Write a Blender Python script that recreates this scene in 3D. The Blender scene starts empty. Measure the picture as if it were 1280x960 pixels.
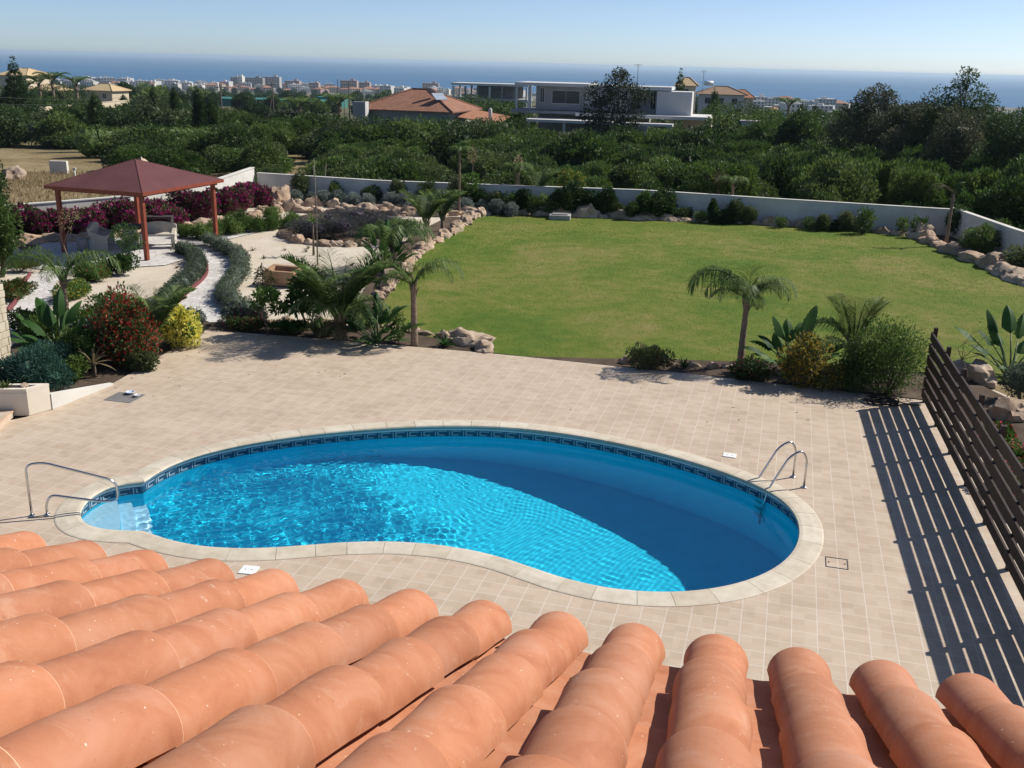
import bpy, bmesh, math, random
import numpy as np
from mathutils import Vector, Matrix, noise, Euler

R = math.radians
sc = bpy.context.scene
col = sc.collection
random.seed(7)

# ------------------------------------------------------------ camera, sky, sun, exposure
FPX, CAMH, ROLL, HORY = 1245.0, 7.4, R(1.45), 79.0
PITCH = math.atan((480 - HORY) / FPX)
cam_d = bpy.data.cameras.new('camera')
cam = bpy.data.objects.new('camera', cam_d)
col.objects.link(cam)
cam.matrix_world = Matrix.Translation((0, 0, CAMH)) @ Matrix.Rotation(R(90) - PITCH, 4, 'X') @ Matrix.Rotation(ROLL, 4, 'Z')
cam_d.sensor_width = 36
cam_d.lens = FPX / 1280 * 36
cam_d.clip_start = 0.05
cam_d.clip_end = 120000
sc.camera = cam

SUN_AZ = Vector((0.915, 0.403, 0)).normalized()
SUN_EL = R(42)
w = bpy.data.worlds.new('World')
sc.world = w
w.use_nodes = True
nt = w.node_tree
bg = nt.nodes['Background']
sky = nt.nodes.new('ShaderNodeTexSky')
sky.sky_type = 'NISHITA'
sky.sun_disc = False
sky.sun_elevation = SUN_EL
sky.sun_rotation = math.atan2(SUN_AZ.x, SUN_AZ.y)
sky.altitude = 60
sky.air_density = 0.5
sky.dust_density = 0.45
sky.ozone_density = 2.8
nt.links.new(sky.outputs[0], bg.inputs[0])
bg.inputs[1].default_value = 0.088

sd = bpy.data.lights.new('sun', 'SUN')
sd.energy = 4.0
sd.angle = R(0.53)
sd.color = (1.0, 0.945, 0.86)
sun = bpy.data.objects.new('sun', sd)
col.objects.link(sun)
dirv = Vector((SUN_AZ.x * math.cos(SUN_EL), SUN_AZ.y * math.cos(SUN_EL), math.sin(SUN_EL)))
sun.rotation_euler = dirv.to_track_quat('Z', 'Y').to_euler()
sun.location = (20, 10, 30)

sc.view_settings.view_transform = 'Standard'
sc.view_settings.look = 'None'
sc.view_settings.exposure = 0.55
sc.view_settings.gamma = 1.0
sc.render.engine = 'CYCLES'
sc.cycles.use_denoising = True
sc.cycles.max_bounces = 12
sc.cycles.diffuse_bounces = 5
sc.cycles.glossy_bounces = 3
sc.cycles.transmission_bounces = 8
sc.cycles.transparent_max_bounces = 8
sc.cycles.volume_bounces = 0
sc.cycles.sample_clamp_indirect = 6.0

# ------------------------------------------------------------ helpers
def G(px, py, z=0.0):
    """a point of the photograph (1280x960 pixels) turned into a point of the ground plane at height z"""
    x, y = px - 640, 480 - py
    c, s = math.cos(ROLL), math.sin(ROLL)
    x, y = x * c - y * s, x * s + y * c
    dy = FPX * math.cos(PITCH) + y * math.sin(PITCH)
    dz = -FPX * math.sin(PITCH) + y * math.cos(PITCH)
    t = (z - CAMH) / dz
    return Vector((x * t, dy * t, z))

def site(x, y, z=0.0):
    """ground coordinates of the first survey moved to the final level of the camera"""
    p0 = math.atan(405 / FPX); r0 = R(1.3); Z = -CAMH
    d = y * math.cos(p0) - Z * math.sin(p0); u = y * math.sin(p0) + Z * math.cos(p0)
    sx, sy = FPX * x / d, FPX * u / d
    g = G(640 + sx * math.cos(r0) + sy * math.sin(r0), 480 + sx * math.sin(r0) - sy * math.cos(r0))
    return Vector((g.x, g.y, z))

def proj(x, y, z):
    Z = z - CAMH
    d = y * math.cos(PITCH) - Z * math.sin(PITCH)
    u = y * math.sin(PITCH) + Z * math.cos(PITCH)
    sx, sy = FPX * x / d, FPX * u / d
    c, s = math.cos(ROLL), math.sin(ROLL)
    return 640 + sx * c + sy * s, 480 + sx * s - sy * c

def at_dist(px, py, D):
    """a point seen at the pixel, at distance Y = D"""
    x, y = px - 640, 480 - py
    c, s = math.cos(ROLL), math.sin(ROLL)
    x, y = x * c - y * s, x * s + y * c
    dy = FPX * math.cos(PITCH) + y * math.sin(PITCH)
    dz = -FPX * math.sin(PITCH) + y * math.cos(PITCH)
    t = D / dy
    return Vector((x * t, D, CAMH + dz * t))

def tag(o, label=None, cat=None, group=None, kind=None):
    if label: o['label'] = label
    if cat: o['category'] = cat
    if group: o['group'] = group
    if kind: o['kind'] = kind
    return o

def empty(name, loc, rz=0.0, label=None, cat=None, group=None):
    o = bpy.data.objects.new(name, None)
    o.empty_display_size = 0.2
    col.objects.link(o)
    o.location = loc
    o.rotation_euler = (0, 0, rz)
    return tag(o, label, cat, group)

def link(name, me, parent=None, loc=None, rz=None):
    o = bpy.data.objects.new(name, me)
    col.objects.link(o)
    if parent is not None: o.parent = parent
    if loc is not None: o.location = loc
    if rz is not None: o.rotation_euler = (0, 0, rz)
    return o

def kids(o):
    return [c for c in bpy.data.objects if c.parent == o]

def copy_thing(src, loc, rz=0.0, s=1.0, label=None, group=None, children=None):
    c = src.copy()
    col.objects.link(c)
    c.location = loc
    c.rotation_euler = (0, 0, rz)
    c.scale = (s, s, s) if not hasattr(s, '__len__') else s
    if label: c['label'] = label
    if group: c['group'] = group
    for ch in (children if children is not None else kids(src)):
        d = ch.copy()
        col.objects.link(d)
        d.parent = c
    return c

class MB:
    """collects shapes and builds them as one mesh"""
    def __init__(s):
        s.v = []; s.f = []; s.m = []; s.sm = []; s.big = []
    def add(s, verts, faces, mat=0, smooth=False):
        b = len(s.v)
        s.v.extend([tuple(v) for v in verts])
        for f in faces:
            s.f.append(tuple(i + b for i in f)); s.m.append(mat); s.sm.append(smooth)
        return s
    def box(s, c, d, rz=0, mat=0, tilt=None):
        m = Matrix.Rotation(rz, 3, 'Z')
        if tilt is not None: m = m @ tilt
        vs = [Vector(c) + m @ Vector((x * d[0] / 2, y * d[1] / 2, z * d[2] / 2)) for x in (-1, 1) for y in (-1, 1) for z in (-1, 1)]
        return s.add(vs, [(0, 1, 3, 2), (4, 6, 7, 5), (0, 4, 5, 1), (2, 3, 7, 6), (0, 2, 6, 4), (1, 5, 7, 3)], mat)
    def prism(s, pts, z0, z1, mat=0):
        """vertical prism over a ccw polygon; z0, z1 numbers or lists"""
        n = len(pts)
        a = [z0] * n if not hasattr(z0, '__len__') else z0
        b = [z1] * n if not hasattr(z1, '__len__') else z1
        vs = [(p[0], p[1], a[i]) for i, p in enumerate(pts)] + [(p[0], p[1], b[i]) for i, p in enumerate(pts)]
        fs = [tuple(range(n - 1, -1, -1)), tuple(range(n, 2 * n))] + [(i, (i + 1) % n, n + (i + 1) % n, n + i) for i in range(n)]
        return s.add(vs, fs, mat)
    def tube(s, pts, r, seg=8, mat=0, cap=True, smooth=True):
        pts = [Vector(p) for p in pts]
        rr = r if hasattr(r, '__len__') else [r] * len(pts)
        vs = []; n = len(pts)
        ref = None
        for i, p in enumerate(pts):
            t = (pts[min(i + 1, n - 1)] - pts[max(i - 1, 0)]).normalized()
            if ref is None:
                ref = Vector((0, 0, 1)) if abs(t.z) < 0.9 else Vector((1, 0, 0))
            a = t.cross(ref).normalized(); b = t.cross(a).normalized()
            ref = -b.cross(t).cross(t) if False else a.cross(t)
            for k in range(seg):
                an = 2 * math.pi * k / seg
                vs.append(p + (a * math.cos(an) + b * math.sin(an)) * rr[i])
            ref = b * -1 if False else ref
        fs = [(i * seg + k, i * seg + (k + 1) % seg, (i + 1) * seg + (k + 1) % seg, (i + 1) * seg + k) for i in range(n - 1) for k in range(seg)]
        if cap:
            fs += [tuple(range(seg)), tuple(range((n - 1) * seg + seg - 1, (n - 1) * seg - 1, -1))]
        return s.add(vs, fs, mat, smooth)
    def arr(s, V, F, mat, shade):
        """numpy block of quads with a shade per face"""
        s.big.append((V, F, mat, shade))
        return s
    def build(s, name, mats, recalc=True):
        me = bpy.data.meshes.new(name)
        if s.big:
            V = [np.array(s.v, dtype=np.float32).reshape(-1, 3)]
            off = len(s.v)
            loops = [i for f in s.f for i in f]; tot = [len(f) for f in s.f]
            L = [np.array(loops, dtype=np.int32)]; T = [np.array(tot, dtype=np.int32)]
            M = [np.array(s.m, dtype=np.int32)]; S = [np.array(s.sm, dtype=bool)]; SH = [np.full(len(s.f), 0.5, dtype=np.float32)]
            for (v, f, m, sh) in s.big:
                V.append(v.astype(np.float32)); L.append((f + off).astype(np.int32).ravel())
                T.append(np.full(len(f), f.shape[1], dtype=np.int32)); off += len(v)
                M.append(np.full(len(f), m, dtype=np.int32) if np.isscalar(m) else m.astype(np.int32)); S.append(np.zeros(len(f), dtype=bool)); SH.append(sh.astype(np.float32))
            V = np.concatenate(V); L = np.concatenate(L); T = np.concatenate(T); M = np.concatenate(M); S = np.concatenate(S); SH = np.concatenate(SH)
            me.vertices.add(len(V)); me.vertices.foreach_set('co', V.ravel())
            me.loops.add(len(L)); me.loops.foreach_set('vertex_index', L)
            me.polygons.add(len(T))
            me.polygons.foreach_set('loop_start', np.concatenate([[0], np.cumsum(T)[:-1]]).astype(np.int32))
            me.polygons.foreach_set('loop_total', T)
            me.polygons.foreach_set('material_index', M)
            me.polygons.foreach_set('use_smooth', S)
            a = me.attributes.new('shade', 'FLOAT', 'FACE'); a.data.foreach_set('value', SH)
            me.update(calc_edges=True)
        else:
            me.from_pydata(s.v, [], s.f)
            me.polygons.foreach_set('material_index', s.m)
            me.polygons.foreach_set('use_smooth', s.sm)
            me.update()
            if recalc:
                bm = bmesh.new(); bm.from_mesh(me)
                bmesh.ops.recalc_face_normals(bm, faces=bm.faces[:])
                bm.to_mesh(me); bm.free()
        for m in (mats if isinstance(mats, (list, tuple)) else [mats]):
            me.materials.append(m)
        return me
    def obj(s, name, mats, parent=None, loc=None, rz=None, bevel=0):
        me = s.build(name, mats)
        if bevel:
            bm = bmesh.new(); bm.from_mesh(me)
            bmesh.ops.remove_doubles(bm, verts=bm.verts[:], dist=1e-5)
            es = [e for e in bm.edges if len(e.link_faces) == 2 and e.calc_face_angle(0) > 0.6]
            bmesh.ops.bevel(bm, geom=es, offset=bevel, segments=2, affect='EDGES', profile=0.6)
            bm.to_mesh(me); bm.free()
        return link(name, me, parent, loc, rz)

# ------------------------------------------------------------ materials
def new_mat(name):
    m = bpy.data.materials.new(name)
    m.use_nodes = True
    n = m.node_tree
    return m, n, n.nodes['Principled BSDF']

def ramp(n, fac, stops):
    r = n.nodes.new('ShaderNodeValToRGB')
    e = r.color_ramp.elements
    while len(e) < len(stops): e.new(0.5)
    for i, (p, c) in enumerate(stops):
        e[i].position = p; e[i].color = (*c, 1)
    n.links.new(fac, r.inputs[0])
    return r.outputs[0]

def coords(n, kind='Object', rot=0.0, scale=(1, 1, 1)):
    t = n.nodes.new('ShaderNodeTexCoord'); mp = n.nodes.new('ShaderNodeMapping')
    n.links.new(t.outputs[kind], mp.inputs[0])
    mp.inputs['Rotation'].default_value = (0, 0, rot)
    mp.inputs['Scale'].default_value = scale
    return mp.outputs[0]

def nz(n, vec, scale, detail=4, rough=0.55, dist=0.0):
    t = n.nodes.new('ShaderNodeTexNoise')
    n.links.new(vec, t.inputs['Vector'])
    t.inputs['Scale'].default_value = scale; t.inputs['Detail'].default_value = detail
    t.inputs['Roughness'].default_value = rough; t.inputs['Distortion'].default_value = dist
    return t.outputs['Fac']

def mixc(n, fac, a, b, mode='MIX'):
    m = n.nodes.new('ShaderNodeMix'); m.data_type = 'RGBA'; m.blend_type = mode
    for sock, v in ((m.inputs[0], fac), (m.inputs[6], a), (m.inputs[7], b)):
        if isinstance(v, (int, float)): sock.default_value = v
        elif isinstance(v, tuple): sock.default_value = (*v, 1)
        else: n.links.new(v, sock)
    return m.outputs[2]

def math_n(n, op, a, b=0.0):
    m = n.nodes.new('ShaderNodeMath'); m.operation = op
    for i, v in enumerate((a, b)):
        if isinstance(v, (int, float)): m.inputs[i].default_value = v
        else: n.links.new(v, m.inputs[i])
    return m.outputs[0]

def bump(n, bsdf, h, strength=0.3, dist=0.02):
    b = n.nodes.new('ShaderNodeBump')
    b.inputs['Strength'].default_value = strength; b.inputs['Distance'].default_value = dist
    n.links.new(h, b.inputs['Height']); n.links.new(b.outputs[0], bsdf.inputs['Normal'])

def solid(name, c1, c2=None, scale=6.0, rough=0.7, bmp=0.2, bdist=0.01, metal=0.0, detail=5, spec=0.35, fine=60.0):
    m, n, b = new_mat(name)
    c2 = c2 or tuple(min(1, x * 1.25) for x in c1)
    v = coords(n)
    f = nz(n, v, scale, detail)
    f2 = nz(n, v, fine, 3)
    f3 = math_n(n, 'ADD', math_n(n, 'MULTIPLY', f, 0.7), math_n(n, 'MULTIPLY', f2, 0.3))
    n.links.new(ramp(n, f3, [(0.32, c1), (0.68, c2)]), b.inputs['Base Color'])
    b.inputs['Roughness'].default_value = rough
    b.inputs['Metallic'].default_value = metal
    b.inputs['Specular IOR Level'].default_value = spec
    if bmp: bump(n, b, f2, bmp, bdist)
    return m

def leaf_mat(name, c1, c2, c3=None, trans=0.36, rough=0.55, spec=0.3):
    m, n, b = new_mat(name)
    a = n.nodes.new('ShaderNodeAttribute'); a.attribute_name = 'shade'
    oi = n.nodes.new('ShaderNodeObjectInfo')
    big = nz(n, coords(n), 1.3, 2)
    f = math_n(n, 'ADD', math_n(n, 'MULTIPLY', a.outputs['Fac'], 0.55), math_n(n, 'ADD', math_n(n, 'MULTIPLY', big, 0.35), math_n(n, 'MULTIPLY', math_n(n, 'SUBTRACT', oi.outputs['Random'], 0.45), 0.5)))
    stops = [(0.15, c1), (0.6, c2), (0.9, c3 or tuple(min(1, x * 1.5) for x in c2))]
    cc = ramp(n, f, stops)
    n.links.new(cc, b.inputs['Base Color'])
    b.inputs['Roughness'].default_value = rough
    b.inputs['Specular IOR Level'].default_value = spec
    tr = n.nodes.new('ShaderNodeBsdfTranslucent'); n.links.new(cc, tr.inputs[0])
    mx = n.nodes.new('ShaderNodeMixShader'); mx.inputs[0].default_value = trans
    n.links.new(b.outputs[0], mx.inputs[1]); n.links.new(tr.outputs[0], mx.inputs[2])
    n.links.new(mx.outputs[0], n.nodes['Material Output'].inputs[0])
    return m

M = {}
M['white_wall'] = solid('white_render', (0.52, 0.50, 0.45), (0.70, 0.68, 0.62), 1.1, 0.85, 0.15)
M['planter'] = solid('cream_planter_render', (0.62, 0.55, 0.44), (0.74, 0.67, 0.56), 1.5, 0.85, 0.1)
M['nosing'] = solid('tan_nosing', (0.50, 0.33, 0.22), (0.60, 0.42, 0.29), 5, .6, 0)
M['cladding'] = solid('cream_cladding_stone', (0.44, 0.38, 0.27), (0.60, 0.54, 0.42), 2.5, .85, .4)
M['concrete'] = solid('concrete', (0.30, 0.29, 0.275), (0.42, 0.41, 0.39), 2.0, 0.85, 0.2)
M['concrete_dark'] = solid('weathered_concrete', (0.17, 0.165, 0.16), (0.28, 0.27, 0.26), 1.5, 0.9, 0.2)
M['stone'] = solid('light_carved_stone', (0.44, 0.39, 0.32), (0.58, 0.53, 0.45), 5, 0.85, 0.35)
M['steel'] = solid('stainless_steel', (0.55, 0.55, 0.55), (0.62, 0.62, 0.62), 3, 0.2, 0.0, metal=1.0)
M['dark_metal'] = solid('dark_metal', (0.05, 0.05, 0.05), (0.09, 0.09, 0.09), 8, 0.5, 0.1)
M['pole_wood'] = solid('weathered_pole_wood', (0.06, 0.05, 0.04), (0.11, 0.09, 0.07), 6, 0.85, 0.3)
M['fence_wood'] = solid('dark_stained_wood', (0.020, 0.010, 0.006), (0.040, 0.020, 0.012), 9, 0.6, 0.25)
M['gaz_wood'] = solid('red_brown_wood', (0.17, 0.035, 0.018), (0.28, 0.07, 0.035), 7, 0.5, 0.15)
M['plastic_white'] = solid('white_plastic', (0.75, 0.75, 0.74), (0.82, 0.82, 0.80), 6, 0.4, 0.0)
M['rubber'] = solid('black_rubber', (0.012, 0.012, 0.013), (0.025, 0.025, 0.026), 6, 0.45, 0.0)
M['bark'] = solid('grey_brown_bark', (0.09, 0.065, 0.045), (0.20, 0.16, 0.12), 9, 0.9, 0.6, 0.02)
M['palm_bark'] = solid('palm_trunk', (0.15, 0.10, 0.065), (0.30, 0.23, 0.17), 14, 0.9, 0.7, 0.02)
M['sapling_bark'] = solid('sapling_stem', (0.12, 0.10, 0.08), (0.25, 0.21, 0.17), 10, 0.9, 0.4)
M['terracotta_far'] = solid('clay_roof', (0.27, 0.115, 0.06), (0.40, 0.19, 0.11), 1.8, 0.85, 0.3)
M['ceramic_blue'] = solid('blue_white_ceramic', (0.35, 0.42, 0.65), (0.8, 0.82, 0.85), 20, 0.25, 0.0)
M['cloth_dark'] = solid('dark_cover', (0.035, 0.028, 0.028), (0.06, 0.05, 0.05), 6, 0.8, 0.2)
M['mesh_green'] = solid('green_netting', (0.02, 0.12, 0.10), (0.04, 0.19, 0.15), 4, 0.7, 0.0)

# --- palettes of foliage
M['lf_scrub'] = leaf_mat('scrub_leaves', (0.042, 0.082, 0.014), (0.096, 0.158, 0.030), (0.20, 0.26, 0.07))
M['lf_scrub_olive'] = leaf_mat('olive_scrub_leaves', (0.052, 0.076, 0.026), (0.105, 0.135, 0.050), (0.19, 0.22, 0.10))
M['lf_dark'] = leaf_mat('dark_leaves', (0.022, 0.048, 0.012), (0.046, 0.088, 0.022), (0.10, 0.145, 0.045))
M['lf_euc'] = leaf_mat('eucalyptus_leaves', (0.030, 0.042, 0.018), (0.062, 0.075, 0.034), (0.13, 0.125, 0.065))
M['lf_bright'] = leaf_mat('bright_green_leaves', (0.03, 0.075, 0.012), (0.075, 0.15, 0.025), (0.15, 0.24, 0.05))
M['lf_palm'] = leaf_mat('palm_fronds', (0.055, 0.10, 0.020), (0.12, 0.19, 0.045), (0.24, 0.30, 0.11), rough=0.55, spec=0.25)
M['lf_palm_dry'] = leaf_mat('dry_palm_fronds', (0.07, 0.065, 0.025), (0.15, 0.125, 0.055), (0.26, 0.21, 0.11))
M['lf_broad'] = leaf_mat('broad_leaves', (0.025, 0.075, 0.016), (0.055, 0.13, 0.030), (0.12, 0.20, 0.055), rough=0.6, spec=0.2)
M['lf_lavender'] = leaf_mat('lavender_foliage', (0.065, 0.09, 0.06), (0.115, 0.15, 0.105), (0.19, 0.225, 0.17))
M['lf_purple'] = leaf_mat('lavender_flowers', (0.055, 0.045, 0.065), (0.10, 0.075, 0.12), (0.18, 0.13, 0.20))
M['lf_silver'] = leaf_mat('silver_foliage', (0.12, 0.15, 0.13), (0.22, 0.26, 0.235), (0.34, 0.38, 0.35))
M['lf_blue'] = leaf_mat('blue_green_leaves', (0.025, 0.075, 0.055), (0.06, 0.14, 0.10), (0.13, 0.23, 0.17))
M['fl_magenta'] = leaf_mat('magenta_bracts', (0.13, 0.007, 0.05), (0.28, 0.02, 0.12), (0.43, 0.06, 0.22))
M['fl_red'] = leaf_mat('red_bracts', (0.17, 0.012, 0.010), (0.33, 0.032, 0.022), (0.5, 0.11, 0.06))
M['fl_yellow'] = leaf_mat('yellow_flowers', (0.68, 0.60, 0.08), (0.82, 0.76, 0.16), (0.88, 0.84, 0.35))
M['fl_orange'] = leaf_mat('golden_leaves', (0.24, 0.17, 0.02), (0.45, 0.34, 0.05), (0.6, 0.5, 0.12))
M['fl_pink'] = leaf_mat('pink_flowers', (0.6, 0.04, 0.12), (0.8, 0.12, 0.25), (0.9, 0.35, 0.45))
M['lf_dry'] = leaf_mat('dry_grass_blades', (0.20, 0.15, 0.075), (0.34, 0.26, 0.14), (0.5, 0.41, 0.25))
M['lf_lawn'] = leaf_mat('lawn_blades', (0.084, 0.148, 0.018), (0.110, 0.170, 0.024), (0.16, 0.19, 0.040))
M['lf_grass'] = leaf_mat('grass_blades', (0.045, 0.08, 0.015), (0.10, 0.135, 0.03), (0.18, 0.19, 0.06))

def m_rock():
    m, n, b = new_mat('limestone_rock')
    v = coords(n)
    oi = n.nodes.new('ShaderNodeObjectInfo')
    base = ramp(n, nz(n, v, 1.6, 6, 0.6, 0.6), [(0.28, (0.25, 0.17, 0.115)), (0.42, (0.42, 0.335, 0.255)), (0.60, (0.56, 0.49, 0.41)), (0.8, (0.33, 0.27, 0.215))])
    tint = ramp(n, oi.outputs['Random'], [(0.0, (0.72, 0.62, 0.54)), (0.35, (1.0, 0.93, 0.86)), (0.7, (0.95, 0.80, 0.68)), (1.0, (0.62, 0.58, 0.55))])
    n.links.new(mixc(n, 1.0, base, tint, 'MULTIPLY'), b.inputs['Base Color'])
    b.inputs['Roughness'].default_value = 0.9
    bump(n, b, nz(n, v, 14, 6, 0.7), 0.7, 0.06)
    return m
M['rock'] = m_rock()

def m_tiles():
    m, n, b = new_mat('deck_stone_tiles')
    v = coords(n, rot=R(15))
    T = 0.345
    br = n.nodes.new('ShaderNodeTexBrick'); n.links.new(v, br.inputs['Vector'])
    br.offset = 0; br.squash = 1
    br.inputs['Scale'].default_value = 1.0; br.inputs['Brick Width'].default_value = T; br.inputs['Row Height'].default_value = T
    br.inputs['Mortar Size'].default_value = 0.007; br.inputs['Mortar Smooth'].default_value = 0.2; br.inputs['Bias'].default_value = 0
    br.inputs['Color1'].default_value = (0, 0, 0, 1); br.inputs['Color2'].default_value = (1, 1, 1, 1); br.inputs['Mortar'].default_value = (0.5, 0.5, 0.5, 1)
    # split-face blocks printed inside every tile
    b2 = n.nodes.new('ShaderNodeTexBrick'); n.links.new(v, b2.inputs['Vector'])
    b2.offset = 0.0
    b2.inputs['Scale'].default_value = 1.0; b2.inputs['Brick Width'].default_value = T / 2; b2.inputs['Row Height'].default_value = T / 2
    b2.inputs['Mortar Size'].default_value = 0.003; b2.inputs['Bias'].default_value = 0
    b2.inputs['Color1'].default_value = (0, 0, 0, 1); b2.inputs['Color2'].default_value = (1, 1, 1, 1); b2.inputs['Mortar'].default_value = (0.35, 0.35, 0.35, 1)
    v2 = coords(n, rot=R(15), scale=(0.35, 1.6, 1))
    streak = nz(n, v2, 26, 4, 0.6)
    big = nz(n, v, 0.35, 4)
    f = math_n(n, 'ADD', math_n(n, 'MULTIPLY', b2.outputs['Color'], 0.34), math_n(n, 'ADD', math_n(n, 'MULTIPLY', streak, 0.34), math_n(n, 'MULTIPLY', br.outputs['Color'], 0.12)))
    c = ramp(n, f, [(0.12, (0.44, 0.345, 0.252)), (0.45, (0.515, 0.415, 0.312)), (0.85, (0.575, 0.485, 0.38))])
    c = mixc(n, math_n(n, 'MULTIPLY', big, 0.28), c, (0.46, 0.35, 0.25))
    c = mixc(n, math_n(n, 'MULTIPLY', br.outputs['Fac'], 0.85), c, (0.62, 0.56, 0.48))
    st = ramp(n, nz(n, v, 0.9, 5, 0.7), [(0.34, (0.80, 0.775, 0.75)), (0.48, (0.95, 0.945, 0.94)), (0.62, (1.03, 1.03, 1.03))])
    c = mixc(n, 0.6, c, st, 'MULTIPLY')
    n.links.new(c, b.inputs['Base Color'])
    b.inputs['Roughness'].default_value = 0.62
    b.inputs['Specular IOR Level'].default_value = 0.35
    bump(n, b, math_n(n, 'SUBTRACT', streak, math_n(n, 'MULTIPLY', br.outputs['Fac'], 0.8)), 0.25, 0.006)
    return m
M['tiles'] = m_tiles()

def m_paving():
    m, n, b = new_mat('crazy_paving')
    v = coords(n)
    vo = n.nodes.new('ShaderNodeTexVoronoi'); n.links.new(v, vo.inputs[0]); vo.inputs['Scale'].default_value = 3.4
    ve = n.nodes.new('ShaderNodeTexVoronoi'); ve.feature = 'DISTANCE_TO_EDGE'; n.links.new(v, ve.inputs[0]); ve.inputs['Scale'].default_value = 3.4
    sep = n.nodes.new('ShaderNodeSeparateColor'); n.links.new(vo.outputs['Color'], sep.inputs[0])
    c = ramp(n, sep.outputs[0], [(0.0, (0.50, 0.48, 0.45)), (1.0, (0.62, 0.60, 0.57))])
    e = ramp(n, ve.outputs['Distance'], [(0.02, (0.5, 0.46, 0.4)), (0.07, (1, 1, 1))])
    c = mixc(n, 0.5, c, e, 'MULTIPLY')
    n.links.new(c, b.inputs['Base Color'])
    b.inputs['Roughness'].default_value = 0.85
    bump(n, b, ve.outputs['Distance'], 0.4, 0.03)
    return m
M['paving'] = m_paving()

def m_ground(name, stops, s1, s2, b_s=0.5, b_d=0.03, fine=40):
    m, n, b = new_mat(name)
    v = coords(n)
    f = math_n(n, 'ADD', math_n(n, 'MULTIPLY', nz(n, v, s1, 5, 0.6, 0.4), 0.6), math_n(n, 'MULTIPLY', nz(n, v, s2, 5, 0.7), 0.4))
    n.links.new(ramp(n, f, stops), b.inputs['Base Color'])
    b.inputs['Roughness'].default_value = 0.95
    b.inputs['Specular IOR Level'].default_value = 0.15
    bump(n, b, nz(n, v, fine, 4, 0.7), b_s, b_d)
    return m
M['sand'] = m_ground('pale_gravel', [(0.3, (0.43, 0.36, 0.27)), (0.5, (0.56, 0.49, 0.39)), (0.7, (0.64, 0.58, 0.48))], 0.5, 9)
M['soil'] = m_ground('dark_soil', [(0.3, (0.055, 0.038, 0.027)), (0.5, (0.11, 0.08, 0.058)), (0.72, (0.19, 0.145, 0.105))], 1.2, 14, 0.8, 0.05)

def m_lawn():
    m, n, b = new_mat('lawn_grass')
    v = coords(n)
    a = nz(n, v, 0.20, 6, 0.7, 0.8)
    c = nz(n, v, 1.6, 5, 0.65)
    d = nz(n, v, 16, 6, 0.85)
    f = math_n(n, 'ADD', math_n(n, 'ADD', math_n(n, 'MULTIPLY', a, 0.52), math_n(n, 'MULTIPLY', c, 0.26)), math_n(n, 'MULTIPLY', d, 0.30))
    cc = ramp(n, f, [(0.36, (0.060, 0.124, 0.016)), (0.46, (0.096, 0.160, 0.022)), (0.54, (0.150, 0.190, 0.032)), (0.64, (0.25, 0.225, 0.075))])
    n.links.new(cc, b.inputs['Base Color'])
    b.inputs['Roughness'].default_value = 0.9
    b.inputs['Specular IOR Level'].default_value = 0.12
    bump(n, b, nz(n, v, 30, 4, 0.8), 0.9, 0.05)
    return m
M['lawn'] = m_lawn()

def m_terrain():
    m, n, b = new_mat('countryside_ground')
    v = coords(n)
    # dry grass by the garden
    dry = ramp(n, math_n(n, 'ADD', math_n(n, 'MULTIPLY', nz(n, v, 0.18, 6, 0.65, 0.5), 0.6), math_n(n, 'MULTIPLY', nz(n, v, 3.0, 5, 0.75), 0.4)),
               [(0.34, (0.13, 0.105, 0.045)), (0.48, (0.235, 0.18, 0.095)), (0.62, (0.34, 0.27, 0.16))])
    vo = n.nodes.new('ShaderNodeTexVoronoi'); vo.feature = 'F1'; vo.distance = 'CHEBYCHEV'
    v3 = coords(n, rot=R(20), scale=(1, 0.55, 1))
    n.links.new(v3, vo.inputs[0]); vo.inputs['Scale'].default_value = 0.009; vo.inputs['Randomness'].default_value = 0.85
    sep = n.nodes.new('ShaderNodeSeparateColor'); n.links.new(vo.outputs['Color'], sep.inputs[0])
    fields = ramp(n, sep.outputs[0], [(0.0, (0.035, 0.062, 0.022)), (0.3, (0.06, 0.085, 0.03)), (0.5, (0.17, 0.135, 0.085)), (0.68, (0.045, 0.075, 0.03)), (0.85, (0.24, 0.20, 0.14)), (1.0, (0.03, 0.055, 0.022))])
    fields = mixc(n, 0.5, fields, ramp(n, nz(n, v, 0.03, 6, 0.7), [(0.3, (0.35, 0.4, 0.3)), (0.7, (1.0, 1.0, 0.95))]), 'MULTIPLY')
    town = ramp(n, nz(n, v, 0.02, 6, 0.8), [(0.35, (0.05, 0.07, 0.035)), (0.5, (0.16, 0.14, 0.11)), (0.65, (0.30, 0.27, 0.23))])
    g = n.nodes.new('ShaderNodeNewGeometry'); sx = n.nodes.new('ShaderNodeSeparateXYZ'); n.links.new(g.outputs['Position'], sx.inputs[0])
    mr = n.nodes.new('ShaderNodeMapRange'); n.links.new(sx.outputs[1], mr.inputs[0]); mr.inputs[1].default_value = 105; mr.inputs[2].default_value = 150
    mr2 = n.nodes.new('ShaderNodeMapRange'); n.links.new(sx.outputs[1], mr2.inputs[0]); mr2.inputs[1].default_value = 1500; mr2.inputs[2].default_value = 1750
    c = mixc(n, mr.outputs[0], dry, fields); c = mixc(n, mr2.outputs[0], c, town)
    n.links.new(c, b.inputs['Base Color'])
    b.inputs['Roughness'].default_value = 0.95; b.inputs['Specular IOR Level'].default_value = 0.1
    bump(n, b, nz(n, v, 4, 5, 0.8), 0.8, 0.15)
    return m
M['terrain'] = m_terrain()

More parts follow.
